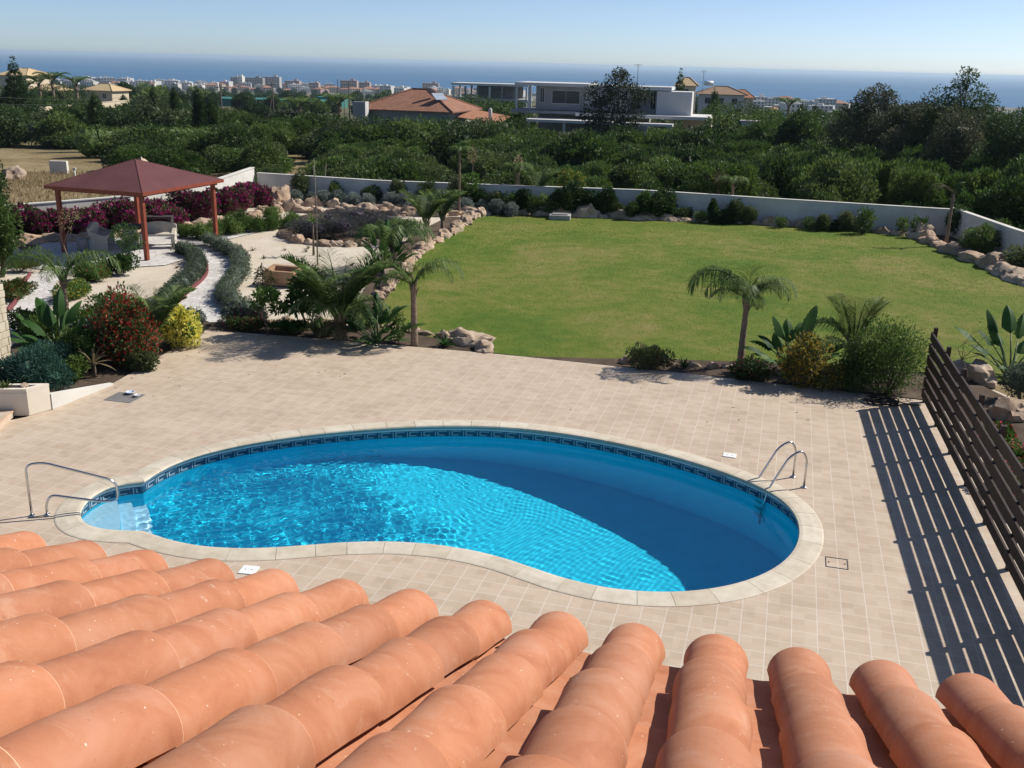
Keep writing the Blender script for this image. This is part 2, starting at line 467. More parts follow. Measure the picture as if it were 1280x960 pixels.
def m_sea():
    m, n, b = new_mat('sea_water')
    v = coords(n)
    cc = ramp(n, nz(n, coords(n, scale=(0.00025, 0.0011, 1)), 1.0, 5, 0.6, 0.5), [(0.35, (0.020, 0.095, 0.20)), (0.62, (0.034, 0.125, 0.245))])
    n.links.new(cc, b.inputs['Base Color'])
    b.inputs['Roughness'].default_value = 0.42
    b.inputs['IOR'].default_value = 1.33
    b.inputs['Specular IOR Level'].default_value = 0.22
    bump(n, b, nz(n, coords(n, scale=(0.02, 0.05, 1)), 1.0, 4, 0.7), 0.6, 6.0)
    return m
M['sea'] = m_sea()

def m_coping():
    m, n, b = new_mat('cream_coping_stone')
    v = coords(n)
    oi = n.nodes.new('ShaderNodeObjectInfo')
    c = ramp(n, nz(n, v, 3.5, 5, 0.65), [(0.3, (0.50, 0.44, 0.34)), (0.6, (0.62, 0.56, 0.455)), (0.8, (0.66, 0.61, 0.51))])
    t = ramp(n, oi.outputs['Random'], [(0.0, (0.86, 0.83, 0.78)), (1.0, (1, 1, 1))])
    n.links.new(mixc(n, 1.0, c, t, 'MULTIPLY'), b.inputs['Base Color'])
    b.inputs['Roughness'].default_value = 0.7
    bump(n, b, nz(n, v, 45, 4), 0.15, 0.004)
    return m
M['coping'] = m_coping()
M['liner'] = solid('blue_pool_liner', (0.008, 0.58, 0.78), (0.014, 0.64, 0.84), 3.0, 0.6, 0.0, spec=0.2)
M['liner_white'] = solid('white_step_liner', (0.42, 0.66, 0.78), (0.50, 0.72, 0.82), 4.0, 0.6, 0.0, spec=0.2)
M['band_dark'] = solid('dark_blue_border', (0.012, 0.055, 0.11), (0.022, 0.085, 0.15), 8.0, 0.35, 0.0)
M['band_light'] = solid('pale_key_border', (0.22, 0.34, 0.42), (0.30, 0.42, 0.50), 8.0, 0.35, 0.0)
M['lip'] = solid('pool_bead', (0.60, 0.64, 0.66), (0.68, 0.72, 0.74), 8.0, 0.5, 0.0)

def m_water():
    m = bpy.data.materials.new('pool_water'); m.use_nodes = True
    n = m.node_tree; n.nodes.clear()
    o = n.nodes.new('ShaderNodeOutputMaterial')
    g = n.nodes.new('ShaderNodeBsdfGlass'); g.inputs['IOR'].default_value = 1.333; g.inputs['Roughness'].default_value = 0.0
    g.inputs['Color'].default_value = (0.93, 0.985, 1.0, 1)
    n.links.new(g.outputs[0], o.inputs[0])
    return m
M['water'] = m_water()

def m_terracotta():
    m, n, b = new_mat('terracotta_roof_tile')
    v = coords(n, 'Object')
    oi = n.nodes.new('ShaderNodeObjectInfo')
    vo = n.nodes.new('ShaderNodeVectorMath'); vo.operation = 'ADD'
    cmb = n.nodes.new('ShaderNodeCombineXYZ')
    n.links.new(math_n(n, 'MULTIPLY', oi.outputs['Random'], 37.0), cmb.inputs[0]); n.links.new(math_n(n, 'MULTIPLY', oi.outputs['Random'], 91.0), cmb.inputs[1])
    n.links.new(v, vo.inputs[0]); n.links.new(cmb.outputs[0], vo.inputs[1])
    v = vo.outputs[0]
    base = ramp(n, nz(n, v, 5.0, 6, 0.65, 0.8), [(0.26, (0.355, 0.130, 0.062)), (0.5, (0.44, 0.187, 0.096)), (0.74, (0.49, 0.245, 0.150))])
    t = ramp(n, oi.outputs['Random'], [(0.0, (0.80, 0.77, 0.77)), (0.3, (1, 0.97, 0.95)), (0.6, (1.05, 1.02, 1.0)), (0.8, (0.88, 0.90, 0.93)), (1.0, (0.98, 0.94, 0.95))])
    c = mixc(n, 1.0, base, t, 'MULTIPLY')
    pale = ramp(n, nz(n, v, 8.0, 7, 0.75, 1.2), [(0.56, (0, 0, 0)), (0.74, (1, 1, 1))])
    c = mixc(n, math_n(n, 'MULTIPLY', pale, 0.45), c, (0.55, 0.37, 0.26))
    bl = ramp(n, nz(n, v, 17.0, 5, 0.7, 0.5), [(0.66, (0, 0, 0)), (0.72, (1, 1, 1))])
    c = mixc(n, math_n(n, 'MULTIPLY', bl, 0.45), c, (0.60, 0.47, 0.37))
    dk = ramp(n, nz(n, v, 70.0, 2, 0.5), [(0.70, (0, 0, 0)), (0.76, (1, 1, 1))])
    c = mixc(n, math_n(n, 'MULTIPLY', dk, 0.35), c, (0.16, 0.07, 0.04))
    ws = ramp(n, nz(n, v, 75.0, 1, 0.5), [(0.775, (0, 0, 0)), (0.79, (1, 1, 1))])
    c = mixc(n, math_n(n, 'MULTIPLY', ws, 0.55), c, (0.75, 0.68, 0.58))
    n.links.new(c, b.inputs['Base Color'])
    b.inputs['Roughness'].default_value = 0.78
    b.inputs['Specular IOR Level'].default_value = 0.3
    h = math_n(n, 'ADD', math_n(n, 'MULTIPLY', nz(n, v, 90, 4, 0.7), 0.5), math_n(n, 'MULTIPLY', nz(n, v, 9, 4), 1.0))
    bump(n, b, h, 0.35, 0.004)
    return m
M['terra'] = m_terracotta()
M['terra_rim'] = solid('pale_tile_rim', (0.58, 0.34, 0.21), (0.66, 0.42, 0.28), 30, 0.85, 0.2, 0.003)

def m_shingle():
    m, n, b = new_mat('maroon_shingles')
    v = coords(n)
    c = ramp(n, math_n(n, 'ADD', math_n(n, 'MULTIPLY', nz(n, v, 1.1, 4), 0.5), math_n(n, 'MULTIPLY', nz(n, v, 30, 3), 0.5)), [(0.35, (0.080, 0.022, 0.024)), (0.65, (0.130, 0.042, 0.043))])
    n.links.new(c, b.inputs['Base Color'])
    b.inputs['Roughness'].default_value = 0.9
    sx = n.nodes.new('ShaderNodeSeparateXYZ'); n.links.new(v, sx.inputs[0])
    wv = math_n(n, 'FRACT', math_n(n, 'MULTIPLY', sx.outputs[2], 11.0))
    bump(n, b, wv, 0.5, 0.01)
    return m
M['shingle'] = m_shingle()

# ------------------------------------------------------------ generators
ICO = {}
def ico(sub):
    if sub not in ICO:
        bm = bmesh.new(); bmesh.ops.create_icosphere(bm, subdivisions=sub, radius=1)
        ICO[sub] = ([v.co.copy() for v in bm.verts], [tuple(v.index for v in f.verts) for f in bm.faces]); bm.free()
    return ICO[sub]

def lump(mb, c, rad, amp=0.25, freq=1.2, sub=3, mat=0, seed=0.0, smooth=False, flat=None):
    vs, fs = ico(sub)
    c = Vector(c); out = []
    for v in vs:
        k = 1 + amp * noise.noise(v * freq + Vector((seed, seed * 1.7, -seed))) + amp * 0.45 * noise.noise(v * freq * 3.1 + Vector((seed + 9, seed, 3)))
        p = Vector((v.x * rad[0], v.y * rad[1], v.z * rad[2])) * k
        if flat is not None and p.z < flat: p.z = flat
        out.append(c + p)
    mb.add(out, fs, mat, smooth)

def leaf_quads(rs, P, D, L, W, curl=0.12):
    """P base points, D unit directions, L lengths, W widths -> diamond leaves"""
    n = len(P)
    r = rs.normal(size=(n, 3)); S = np.cross(D, r); S /= np.linalg.norm(S, axis=1)[:, None] + 1e-9
    N = np.cross(S, D)
    L = L[:, None]; W = W[:, None]
    V = np.empty((n, 4, 3))
    V[:, 0] = P; V[:, 1] = P + D * L * 0.5 + S * W * 0.5 + N * L * curl
    V[:, 2] = P + D * L; V[:, 3] = P + D * L * 0.5 - S * W * 0.5 + N * L * curl
    return V.reshape(-1, 3), np.arange(n * 4).reshape(n, 4)

def blobs_leaves(mb, blobs, n, L, aspect=0.45, seed=1, mat=0, shell=0.16, up=0.35, mats=None, floor=None, gappy=0.5):
    """leaves spread in the outer volume of several ellipsoids (cx,cy,cz,rx,ry,rz)"""
    rs = np.random.RandomState(seed)
    B = np.array(blobs, float)
    area = (B[:, 3] * B[:, 4] * B[:, 5]) ** (2 / 3)
    pick = rs.choice(len(B), n, p=area / area.sum())
    d = rs.normal(size=(n, 3)); d /= np.linalg.norm(d, axis=1)[:, None]
    rad = 1 - np.abs(rs.normal(size=n)) * shell
    # uneven outline: the radius follows a low-frequency wobble, which also opens gaps
    ph = rs.uniform(0, 6.28, (len(B), 6))
    wob = (np.sin(d[:, 0] * 5 + ph[pick, 0]) + np.sin(d[:, 1] * 6 + ph[pick, 1]) + np.sin(d[:, 2] * 7 + ph[pick, 2]) + 0.7 * np.sin(d[:, 0] * 13 + ph[pick, 3]) + 0.7 * np.sin(d[:, 1] * 12 + ph[pick, 4]) + 0.7 * np.sin(d[:, 2] * 14 + ph[pick, 5])) / 5
    rad = rad * (1 + 0.34 * wob)
    P = B[pick, :3] + d * B[pick, 3:6] * rad[:, None]
    keep = (wob + rs.uniform(-0.6, 0.6, n)) > -gappy
    if floor is not None: keep &= P[:, 2] > floor
    P = P[keep]; d = d[keep]; n2 = len(P)
    D = d * 0.8 + rs.normal(size=(n2, 3)) * 0.6 + np.array([0, 0, up]); D /= np.linalg.norm(D, axis=1)[:, None]
    Ls = L * rs.uniform(0.6, 1.35, n2)
    V, F = leaf_quads(rs, P, D, Ls, Ls * aspect)
    clump = 0.5 + 0.5 * np.sin(P[:, 0] * 3.1 / max(L * 6, 0.3) + P[:, 1] * 2.3 / max(L * 6, 0.3) + P[:, 2] * 2.0 / max(L * 6, 0.3))
    sh = np.clip(0.6 * rs.uniform(0, 1, n2) + 0.4 * clump, 0, 1)
    mm = mat if mats is None else rs.choice([a for a, _ in mats], n2, p=[p for _, p in mats])
    mb.arr(V, F, mm, sh)
    return mb

def bush_mesh(name, rx, ry, h, n, L, seed, mats, aspect=0.45, nb=9, core=True, mix=None, gappy=0.5, up=0.35, dome=0.0):
    rng = random.Random(seed)
    blobs = []
    for i in range(nb):
        a = rng.uniform(0, 6.283); q = rng.uniform(0.0, 0.62) ** 0.7
        s = rng.uniform(0.26, 0.56)
        z = h * rng.uniform(0.34, 0.78) * (1 - 0.35 * q)
        blobs.append((math.cos(a) * q * rx, math.sin(a) * q * ry, z, rx * s, ry * s, min(z * 0.98, h * s * 0.8)))
    blobs.append((0, 0, h * 0.42, rx * 0.52, ry * 0.52, h * 0.40))
    mb = MB()
    if core:
        for b in blobs: lump(mb, b[:3], (b[3] * 0.45, b[4] * 0.45, b[5] * 0.5), 0.5, 2.0, 2, 0, rng.uniform(0, 50))
    blobs_leaves(mb, blobs, n, L, aspect, seed, 0, mats=mix, floor=0.0, gappy=gappy, up=up)
    return mb.build(name, mats)

def blade(mb, base, az, el, L, W, mat=0, bend=0.8, seg=6, fold=0.25, sh=0.5, prof=None, rs=random):
    """one strap or paddle leaf with a fold along the rib, bending down by `bend` radians"""
    V = []; F = []
    p = Vector(base); e = el
    side = Vector((-math.sin(az), math.cos(az), 0))
    for i in range(seg + 1):
        t = i / seg
        wd = W * (prof(t) if prof else math.sin(math.pi * min(1, 0.12 + t * 0.88)) ** 0.7)
        if i == seg: wd = W * 0.03
        d = Vector((math.cos(az) * math.cos(e), math.sin(az) * math.cos(e), math.sin(e)))
        nrm = side.cross(d)
        V += [p + side * wd * 0.5 - nrm * wd * fold * -1, p, p - side * wd * 0.5 + nrm * wd * fold]
        if i < seg:
            b = i * 3
            F += [(b, b + 1, b + 4, b + 3), (b + 1, b + 2, b + 5, b + 4)]
        p = p + d * (L / seg); e -= bend / seg * (0.5 + t)
    mb.arr(np.array([tuple(v) for v in V]), np.array(F), mat, np.full(len(F), sh))

def frond_mesh(name, L, el, droop, n=34, leaflet=0.34, width=0.022, seed=1, mat='lf_palm', vee=0.5, hang=0.7, arch=1.0):
    """a feather palm frond growing along +X from the origin"""
    rs = np.random.RandomState(seed)
    mb = MB()
    pts = []; p = Vector((0, 0, 0)); e = el; seg = 18
    es = []
    for i in range(seg + 1):
        pts.append(p.copy()); es.append(e)
        d = Vector((math.cos(e), 0, math.sin(e)))
        p = p + d * (L / seg); e -= droop / seg * (0.35 + 1.3 * (i / seg) ** arch)
    mb.tube(pts, [0.016 * (1 - 0.85 * i / seg) * max(0.7, L) for i in range(seg + 1)], 5, 0)
    P = []; D = []; Ls = []
    for i in range(n):
        t = 0.14 + 0.86 * (i + rs.uniform(-.3, .3)) / n
        t = min(max(t, 0.05), 0.999)
        k = t * seg; a = int(k); fr = k - a
        q = pts[a].lerp(pts[min(a + 1, seg)], fr); e = es[a]
        fw = Vector((math.cos(e), 0, math.sin(e))); upv = Vector((-math.sin(e), 0, math.cos(e)))
        ll = leaflet * (0.35 + 0.9 * math.sin(math.pi * min(1, t * 0.9 + 0.12)) ** 0.8)
        for s in (-1, 1):
            d = Vector((0, s, 0)) * 1.0 + fw * rs.uniform(0.45, 0.9) + upv * (vee + rs.uniform(-.25, .25))
            d.normalize()
            P.append(q); D.append(d); Ls.append(ll * rs.uniform(0.8, 1.1))
    # every leaflet: two quads, the outer half hangs
    V = []; F = []; SH = []
    for q, d, ll in zip(P, D, Ls):
        mid = q + d * ll * 0.5; dd = (d + Vector((0, 0, -hang))).normalized(); tip = mid + dd * ll * 0.55
        s = d.cross(Vector((0.3, 0.1, 1))).normalized() * width * 0.5
        b = len(V); V += [q - s * 0.6, q + s * 0.6, mid + s, mid - s, tip + s * 0.15, tip - s * 0.15]
        F += [(b, b + 1, b + 2, b + 3), (b + 3, b + 2, b + 4, b + 5)]
        x = rs.uniform(0, 1); SH += [x, x]
    mb.arr(np.array([tuple(v) for v in V]), np.array(F), 0, np.array(SH))
    return mb.build(name, [M[mat]])

FR = {}
def frond(kind):
    if kind not in FR:
        spec = dict(
            short_up=(0.8, 1.25, 0.6, 36, 0.34, 0.022, 3, 'lf_palm', 0.5, 0.35),
            arch=(1.4, 1.05, 2.6, 46, 0.42, 0.018, 4, 'lf_palm', 0.2, 1.3),
            arch_long=(1.85, 1.15, 3.0, 58, 0.44, 0.018, 5, 'lf_palm', 0.1, 1.5),
            side=(1.25, 0.6, 1.9, 60, 0.42, 0.022, 6, 'lf_palm', 0.2, 1.2),
            stiff=(1.5, 1.2, 0.95, 70, 0.44, 0.022, 7, 'lf_palm', 0.5, 0.5),
            dry=(1.5, 1.0, 2.5, 46, 0.30, 0.022, 8, 'lf_palm_dry', 0.0, 1.4),
            hang_dry=(0.9, 0.0, 1.4, 30, 0.28, 0.022, 9, 'lf_palm_dry', 0.0, 1.4),
            big=(3.2, 0.9, 1.6, 60, 0.75, 0.06, 10, 'lf_palm', 0.5, 0.6),
        )[kind]
        FR[kind] = frond_mesh('frond', spec[0], spec[1], spec[2], spec[3], spec[4], spec[5], spec[6], spec[7], spec[8], spec[9])
    return FR[kind]

def palm(loc, trunk_h, r, fronds, label, group=None, lean=(0, 0), s=1.0, name='palm_tree', cat='palm'):
    t = empty(name, loc, 0, label, cat, group)
    mb = MB()
    n = 14; pts = []; rr = []
    for i in range(n + 1):
        k = i / n
        pts.append((lean[0] * k * k, lean[1] * k * k, trunk_h * k - 0.05))
        rr.append(r * (1.35 - 0.45 * k) * (1 + (0.10 if i % 2 else -0.06)) * (1.15 if k > .9 else 1))
    mb.tube(pts, rr, 10, 0)
    for k in range(7):   # old leaf bases
        a = k * 2.4; z = trunk_h * (0.80 + 0.03 * k)
        mb.tube([(lean[0] * .8 + r * .6 * math.cos(a), lean[1] * .8 + r * .6 * math.sin(a), z), (lean[0] + r * 2 * math.cos(a), lean[1] + r * 2 * math.sin(a), z + r * 3.2)], [r * 0.5, r * 0.2], 5, 0)
    mb.obj('trunk', [M['palm_bark']], t)
    top = Vector((lean[0], lean[1], trunk_h - 0.04))
    for i, (az, kind, sc_) in enumerate(fronds):
        f = link('frond', frond(kind), t, top + Vector((math.cos(az), math.sin(az), 0)) * r * 0.5, az)
        f.scale = (sc_, sc_, sc_)
    t.scale = (s, s, s)
    return t

def rosette(name, loc, n, L, W, label, cat, mat, el=(0.4, 1.3), bend=0.6, seed=1, stem=0.0, group=None, prof=None, fold=0.25, seg=6, leafpart='foliage', stem_mat='bark'):
    t = empty(name, loc, 0, label, cat, group)
    rng = random.Random(seed)
    if stem:
        MB().tube([(0, 0, -0.03), (0.02, 0, stem * .5), (0, 0.01, stem)], [0.05, 0.04, 0.035], 7).obj('stem', [M[stem_mat]], t)
    mb = MB(); mb.tube([(0, 0, stem - .04), (0, 0, stem + .05)], [0.03, 0.01], 5)
    for i in range(n):
        a = i * 2.39996 + rng.uniform(-.25, .25); q = rng.random()
        blade(mb, (0, 0, stem), a, el[0] + (el[1] - el[0]) * (i / n) + rng.uniform(-.1, .1), L * rng.uniform(.75, 1.1), W * rng.uniform(.85, 1.1), 0, bend * rng.uniform(.6, 1.3), seg, fold, q, prof)
    mb.obj(leafpart, [M[mat]], t)
    return t

def banana(loc, leaves, label, seed=1, name='bird_of_paradise_plant', cat='plant', group=None):
    """paddle-leaved plant: long stalks fanning out of the ground, each with a broad leaf"""
    t = empty(name, loc, 0, label, cat, group); t.scale = (1.2, 1.2, 1.15)
    rng = random.Random(seed)
    leaves = list(leaves) + [(az + 0.55 + rng.uniform(-.2, .2), min(1.45, el * .8 + .1), sl * .8, L * .85, W) for az, el, sl, L, W in leaves]
    st = MB()
    for (az, el, sl, L, W) in leaves:
        p0 = Vector((rng.uniform(-.08, .08), rng.uniform(-.08, .08), -0.03))
        d = Vector((math.cos(az) * math.cos(el), math.sin(az) * math.cos(el), math.sin(el)))
        mid = p0 + d * sl * .5 + Vector((0, 0, sl * .06)); end = p0 + d * sl
        st.tube([p0, mid, end], [0.028, 0.018, 0.010], 6)
        lf = MB(); lf.tube([end - d * 0.05, end + d * 0.1], [0.011, 0.008], 5)
        blade(lf, end, az, el + 0.05, L, W * 1.2, 0, rng.uniform(0.5, 1.5), 22, rng.uniform(.12, .35), rng.random(), lambda q, ph=rng.random(), tear=rng.choice([0, .25, .45]): (min(1, (q * 5) ** .8) * (1 - q ** 3.2) ** .8) * (1 - tear * ((q * 7 + ph) % 1)) + 0.02)
        lf.obj('leaf', [M['lf_broad']], t)
    st.obj('stalks', [M['lf_broad_stem']], t)
    return t
M['lf_broad_stem'] = solid('green_stalk', (0.06, 0.10, 0.03), (0.12, 0.17, 0.06), 8, 0.5, 0.1)

def shrub(name, loc, rx, ry, h, n, L, seed, mats, label, cat='shrub', group=None, aspect=0.45, nb=8, mix=None, gappy=0.45, core=True, up=0.35, rz=0.0, stems=5):
    t = empty(name, loc, rz, label, cat, group)
    me = bush_mesh('foliage', rx, ry, h, n, L, seed, [M[m] for m in mats], aspect, nb, core, mix, gappy, up)
    link('foliage', me, t)
    rng = random.Random(seed)
    mb = MB()
    for i in range(stems):
        a = rng.uniform(0, 6.28)
        mb.tube([(0.1 * rx * math.cos(a), 0.1 * ry * math.sin(a), -0.04), (0.45 * rx * math.cos(a), .45 * ry * math.sin(a), h * .5)], [0.018 * max(1, h), 0.008 * max(1, h)], 5)
    mb.obj('stems', [M['bark']], t)
    return t

def branchy_tree(name, loc, h, trunk_r, crown_blobs, n, L, seed, mat, label, cat='tree', group=None, aspect=0.3, gappy=0.25, shell=0.25, limbs=True, core=0.0):
    t = empty(name, loc, 0, label, cat, group)
    rng = random.Random(seed)
    tr = MB()
    lean = (rng.uniform(-.3, .3), rng.uniform(-.3, .3))
    fork = Vector((lean[0], lean[1], h * 0.38))
    tr.tube([(0, 0, -0.3), (lean[0] * .4, lean[1] * .4, h * .2), fork], [trunk_r * 1.25, trunk_r, trunk_r * .8], 9)
    for b in crown_blobs:
        c = Vector(b[:3]); m = fork.lerp(c, 0.5) + Vector((rng.uniform(-.2, .2), rng.uniform(-.2, .2), h * .03))
        tr.tube([fork, m, c], [trunk_r * .55, trunk_r * .35, trunk_r * .12], 6)
        for k in range(4):
            a = rng.uniform(0, 6.28)
            e = c + Vector((math.cos(a) * b[3] * .8, math.sin(a) * b[4] * .8, rng.uniform(-.4, .7) * b[5]))
            tr.tube([m.lerp(c, .6), e], [trunk_r * .16, trunk_r * .05], 4)
    tr.obj('trunk', [M['bark']], t)
    mb = MB()
    if core:
        for b in crown_blobs: lump(mb, b[:3], (b[3] * core * .7, b[4] * core * .7, b[5] * core * .7), 0.5, 2.2, 2, 0, rng.uniform(0, 50))
    blobs_leaves(mb, crown_blobs, n, L, aspect, seed, 0, shell=shell, gappy=gappy, up=-0.2)
    mb.obj('crown', [M[mat]], t)
    return t

def rock_mesh(seed, rx, ry, rz, sub=3):
    mb = MB()
    lump(mb, (0, 0, 0), (rx, ry, rz), 0.55, 1.1, sub, 0, seed, False, flat=-rz * 0.45)
    me = mb.build('rock', [M['rock']])
    me.polygons.foreach_set('use_smooth', [True] * len(me.polygons))
    me.set_sharp_from_angle(angle=R(28))
    return me
ROCKS = [rock_mesh(3.1 * i + 1, 0.5 + 0.10 * (i % 3), 0.36 + 0.05 * (i % 2), 0.24 + 0.06 * (i % 4)) for i in range(8)]
RK = random.Random(5)
def rock(loc, s, label, group=None, rz=None, i=None, name='rock'):
    o = link(name, ROCKS[i if i is not None else RK.randrange(8)], None, loc, RK.uniform(0, 6.28) if rz is None else rz)
    o.scale = (s * RK.uniform(.85, 1.15), s * RK.uniform(.85, 1.15), s * RK.uniform(.8, 1.15))
    o.location.z += 0.05 * s
    return tag(o, label, 'rock', group)

def along(pts, step):
    """points every `step` metres along a polyline, with headings"""
    out = []; pts = [Vector((p[0], p[1], 0)) for p in pts]
    d0 = 0.0
    for a, b in zip(pts, pts[1:]):
        L = (b - a).length; t = d0
        while t < L:
            out.append((a.lerp(b, t / L), math.atan2(b.y - a.y, b.x - a.x))); t += step() if callable(step) else step
        d0 = t - L
    return out

def catmull(P, n=8, closed=False):
    out = []; m = len(P)
    for i in range(m if closed else m - 1):
        if closed: p0, p1, p2, p3 = P[(i - 1) % m], P[i], P[(i + 1) % m], P[(i + 2) % m]
        else: p0, p1, p2, p3 = P[max(i - 1, 0)], P[i], P[i + 1], P[min(i + 2, m - 1)]
        for k in range(n):
            t = k / n
            out.append(0.5 * ((2 * p1) + (p2 - p0) * t + (2 * p0 - 5 * p1 + 4 * p2 - p3) * t * t + (3 * p1 - p0 - 3 * p2 + p3) * t ** 3))
    if not closed: out.append(P[-1])
    return out

def sheet(name, outer, holes, z, mat, thick=0.0, kind='structure', parent=None):
    bm = bmesh.new()
    def loop(pts):
        vs = [bm.verts.new((p[0], p[1], z)) for p in pts]
        return [bm.edges.new((vs[i], vs[(i + 1) % len(vs)])) for i in range(len(vs))]
    es = loop(outer)
    for h in holes: es += loop(h)
    bmesh.ops.triangle_fill(bm, edges=es, use_beauty=True)
    bmesh.ops.recalc_face_normals(bm, faces=bm.faces[:])
    if bm.faces and sum(f.normal.z for f in bm.faces) < 0:
        bmesh.ops.reverse_faces(bm, faces=bm.faces[:])
    if thick:
        be = [e for e in bm.edges if len(e.link_faces) == 1]
        r = bmesh.ops.extrude_edge_only(bm, edges=be)
        for g in r['geom']:
            if isinstance(g, bmesh.types.BMVert): g.co.z -= thick
    me = bpy.data.meshes.new(name); bm.to_mesh(me); bm.free(); me.materials.append(mat)
    o = link(name, me, parent)
    if kind and parent is None: o['kind'] = kind
    return o

def wobble(pts, amp, seed, n=4):
    P = [Vector((p[0], p[1], 0)) for p in pts]; out = []
    for i, p in enumerate(P):
        q = P[(i + 1) % len(P)]
        for k in range(n):
            v = p.lerp(q, k / n)
            out.append(v + Vector((noise.noise(v * 1.3 + Vector((seed, 0, 0))), noise.noise(v * 1.3 + Vector((0, seed, 5))), 0)) * amp)
    return out

# ------------------------------------------------------------ terrain and sea
PROF = [(0, -0.10), (46, -0.10), (54, -0.45), (60, -1.0), (100, -2.8), (130, -3.6), (300, -9.0), (600, -19), (1000, -31), (1600, -46), (2250, -58.6), (2400, -60.6), (2600, -62), (90000, -62)]
def tz(x, y):
    r = math.hypot(x * 0.6, max(y, 0))
    for (a, za), (b, zb) in zip(PROF, PROF[1:]):
        if r <= b:
            z = za + (zb - za) * (r - a) / (b - a); break
    if r > 62:
        k = min(1, (r - 62) / 60)
        z += k * 0.7 * noise.noise(Vector((x * 0.02, y * 0.02, 3))) + min(1, max(0, (r - 300) / 400)) * 3 * noise.noise(Vector((x * 0.003, y * 0.003, 8))) * (1 if r < 2100 else 0)
    # the house side of the hill rises on the left
    if y > 120 and x < -40: z += min(6.0, (-x - 40) * 0.035) * max(0, 1 - abs(y - 260) / 200)
    if -9.5 < x < 9.0 and 9.0 < y < 22.5: z = -5.0     # dug out for the pool
    return z

ys = list(np.arange(-30, 8, 4.0)) + list(np.arange(8.5, 24, 0.5)) + list(np.arange(24.5, 130, 2.0)) + list(np.geomspace(132, 2700, 70))
xs0 = sorted(set([-1.0, 1.0] + list(np.arange(-0.62, 0.63, 0.02))))
mb = MB(); verts = []
W_ = []
for j, y in enumerate(ys):
    half = 60 + max(0, y) * 1.0
    row = [x * half / 1.0 for x in np.linspace(-1, 1, 121)]
    if 8 <= y <= 24.3: row = list(np.linspace(-half, -13, 20)) + list(np.linspace(-12.5, 12.5, 81)) + list(np.linspace(13, half, 20))
    W_.append(row)
    for x in row: verts.append((x, y, tz(x, y)))
faces = [(j * 121 + i, j * 121 + i + 1, (j + 1) * 121 + i + 1, (j + 1) * 121 + i) for j in range(len(ys) - 1) for i in range(120)]
mb.add(verts, faces, 0, True)
tag(mb.obj('terrain', [M['terrain']]), kind='structure')
SEAZ = -61.0
mb = MB(); mb.add([(-90000, 1900, SEAZ), (90000, 1900, SEAZ), (90000, 88000, SEAZ), (-90000, 88000, SEAZ)], [(0, 1, 2, 3)])
tag(mb.obj('sea', [M['sea']]), kind='structure')

# ------------------------------------------------------------ pool outline (inner edge of the coping)
bay_px = [(177, 667), (163, 666.5), (128, 666), (107, 661), (95, 651), (93, 641), (105, 623), (128, 609), (154, 603), (178, 601)]
main_px = [(178, 601), (191, 590), (212, 579), (247, 566), (294, 555), (360, 543.5), (445, 535), (530, 530.5), (600, 530.5), (655, 533), (741, 544.5), (824, 562), (899, 585.5), (947, 604), (976, 619), (995, 634), (1006, 653), (1007, 672), (1001, 691), (985, 709), (955, 726), (914, 739), (863, 745.5), (808, 746.5), (754, 740.5), (698, 728), (662, 712), (632, 700), (592, 690), (540, 681), (485, 678), (436, 679.5), (382, 685), (354, 687.5), (299, 691), (247, 689.5), (205, 680), (177, 667)]
def sm(P, it=1):
    for _ in range(it):
        P = [P[0]] + [P[i] * 0.5 + (P[i - 1] + P[i + 1]) * 0.25 for i in range(1, len(P) - 1)] + [P[-1]]
    return P
bay = catmull(sm([G(x, y) for x, y in bay_px]), 6)
main = catmull(sm([G(x, y) for x, y in main_px], 2), 6)
outline = main[:-1] + bay[:-1]           # clockwise seen from above
area2 = sum(outline[i].x * outline[(i + 1) % len(outline)].y - outline[(i + 1) % len(outline)].x * outline[i].y for i in range(len(outline)))
if area2 < 0: outline = outline[::-1]
NO = len(outline)
def nrm_at(P, i, closed=True):
    a = P[(i - 1) % len(P)]; b = P[(i + 1) % len(P)]
    t = (b - a).normalized()
    return Vector((t.y, -t.x, 0))      # outward for a ccw outline
COPW = 0.34
# resample the outline evenly, keeping the two corners as sample points
def resample(P, step):
    L = [0]
    for a, b in zip(P, P[1:]): L.append(L[-1] + (b - a).length)
    n = max(2, round(L[-1] / step)); out = []; j = 0
    for k in range(n + 1):
        t = L[-1] * k / n
        while j < len(L) - 2 and L[j + 1] < t: j += 1
        out.append(P[j].lerp(P[j + 1], (t - L[j]) / (L[j + 1] - L[j])))
    return out
segs = []
for S in (main[::-1], bay[::-1]):
    if area2 > 0: S = S[::-1]
    segs.append(S)
ring_in = []
stones = []
def offs(P, d):
    out = []
    for i in range(len(P)):
        a = P[max(i - 1, 0)]; b = P[min(i + 1, len(P) - 1)]; t = (b - a).normalized()
        out.append(P[i] + Vector((t.y, -t.x, 0)) * d)
    return out
for S in segs:
    S2 = resample(S, 0.1)
    ring_in.append(S2)
inner = ring_in[0][:-1] + ring_in[1][:-1]
outer_chains = [offs(S, COPW) for S in ring_in]
# at the two corners the neighbouring outer edges meet halfway
for A, B in ((0, 1), (1, 0)):
    m = (outer_chains[A][-1] + outer_chains[B][0]) / 2
    OA, OB = outer_chains[A], outer_chains[B]
    # drop outer points that cross over the corner
    c = ring_in[A][-1]
    mdir = (m - c).normalized(); m = c + mdir * COPW * 1.05
    for k in range(1, 6):
        wgt = (6 - k) / 6
        OA[-k - 1] = OA[-k - 1].lerp(m + (ring_in[A][-k - 1] - c) * 0.9, wgt * 0.5)
        OB[k] = OB[k].lerp(m + (ring_in[B][k] - c) * 0.9, wgt * 0.5)
    OA[-1] = m.copy(); OB[0] = m.copy()
outer_ring = outer_chains[0][:-1] + outer_chains[1][:-1]

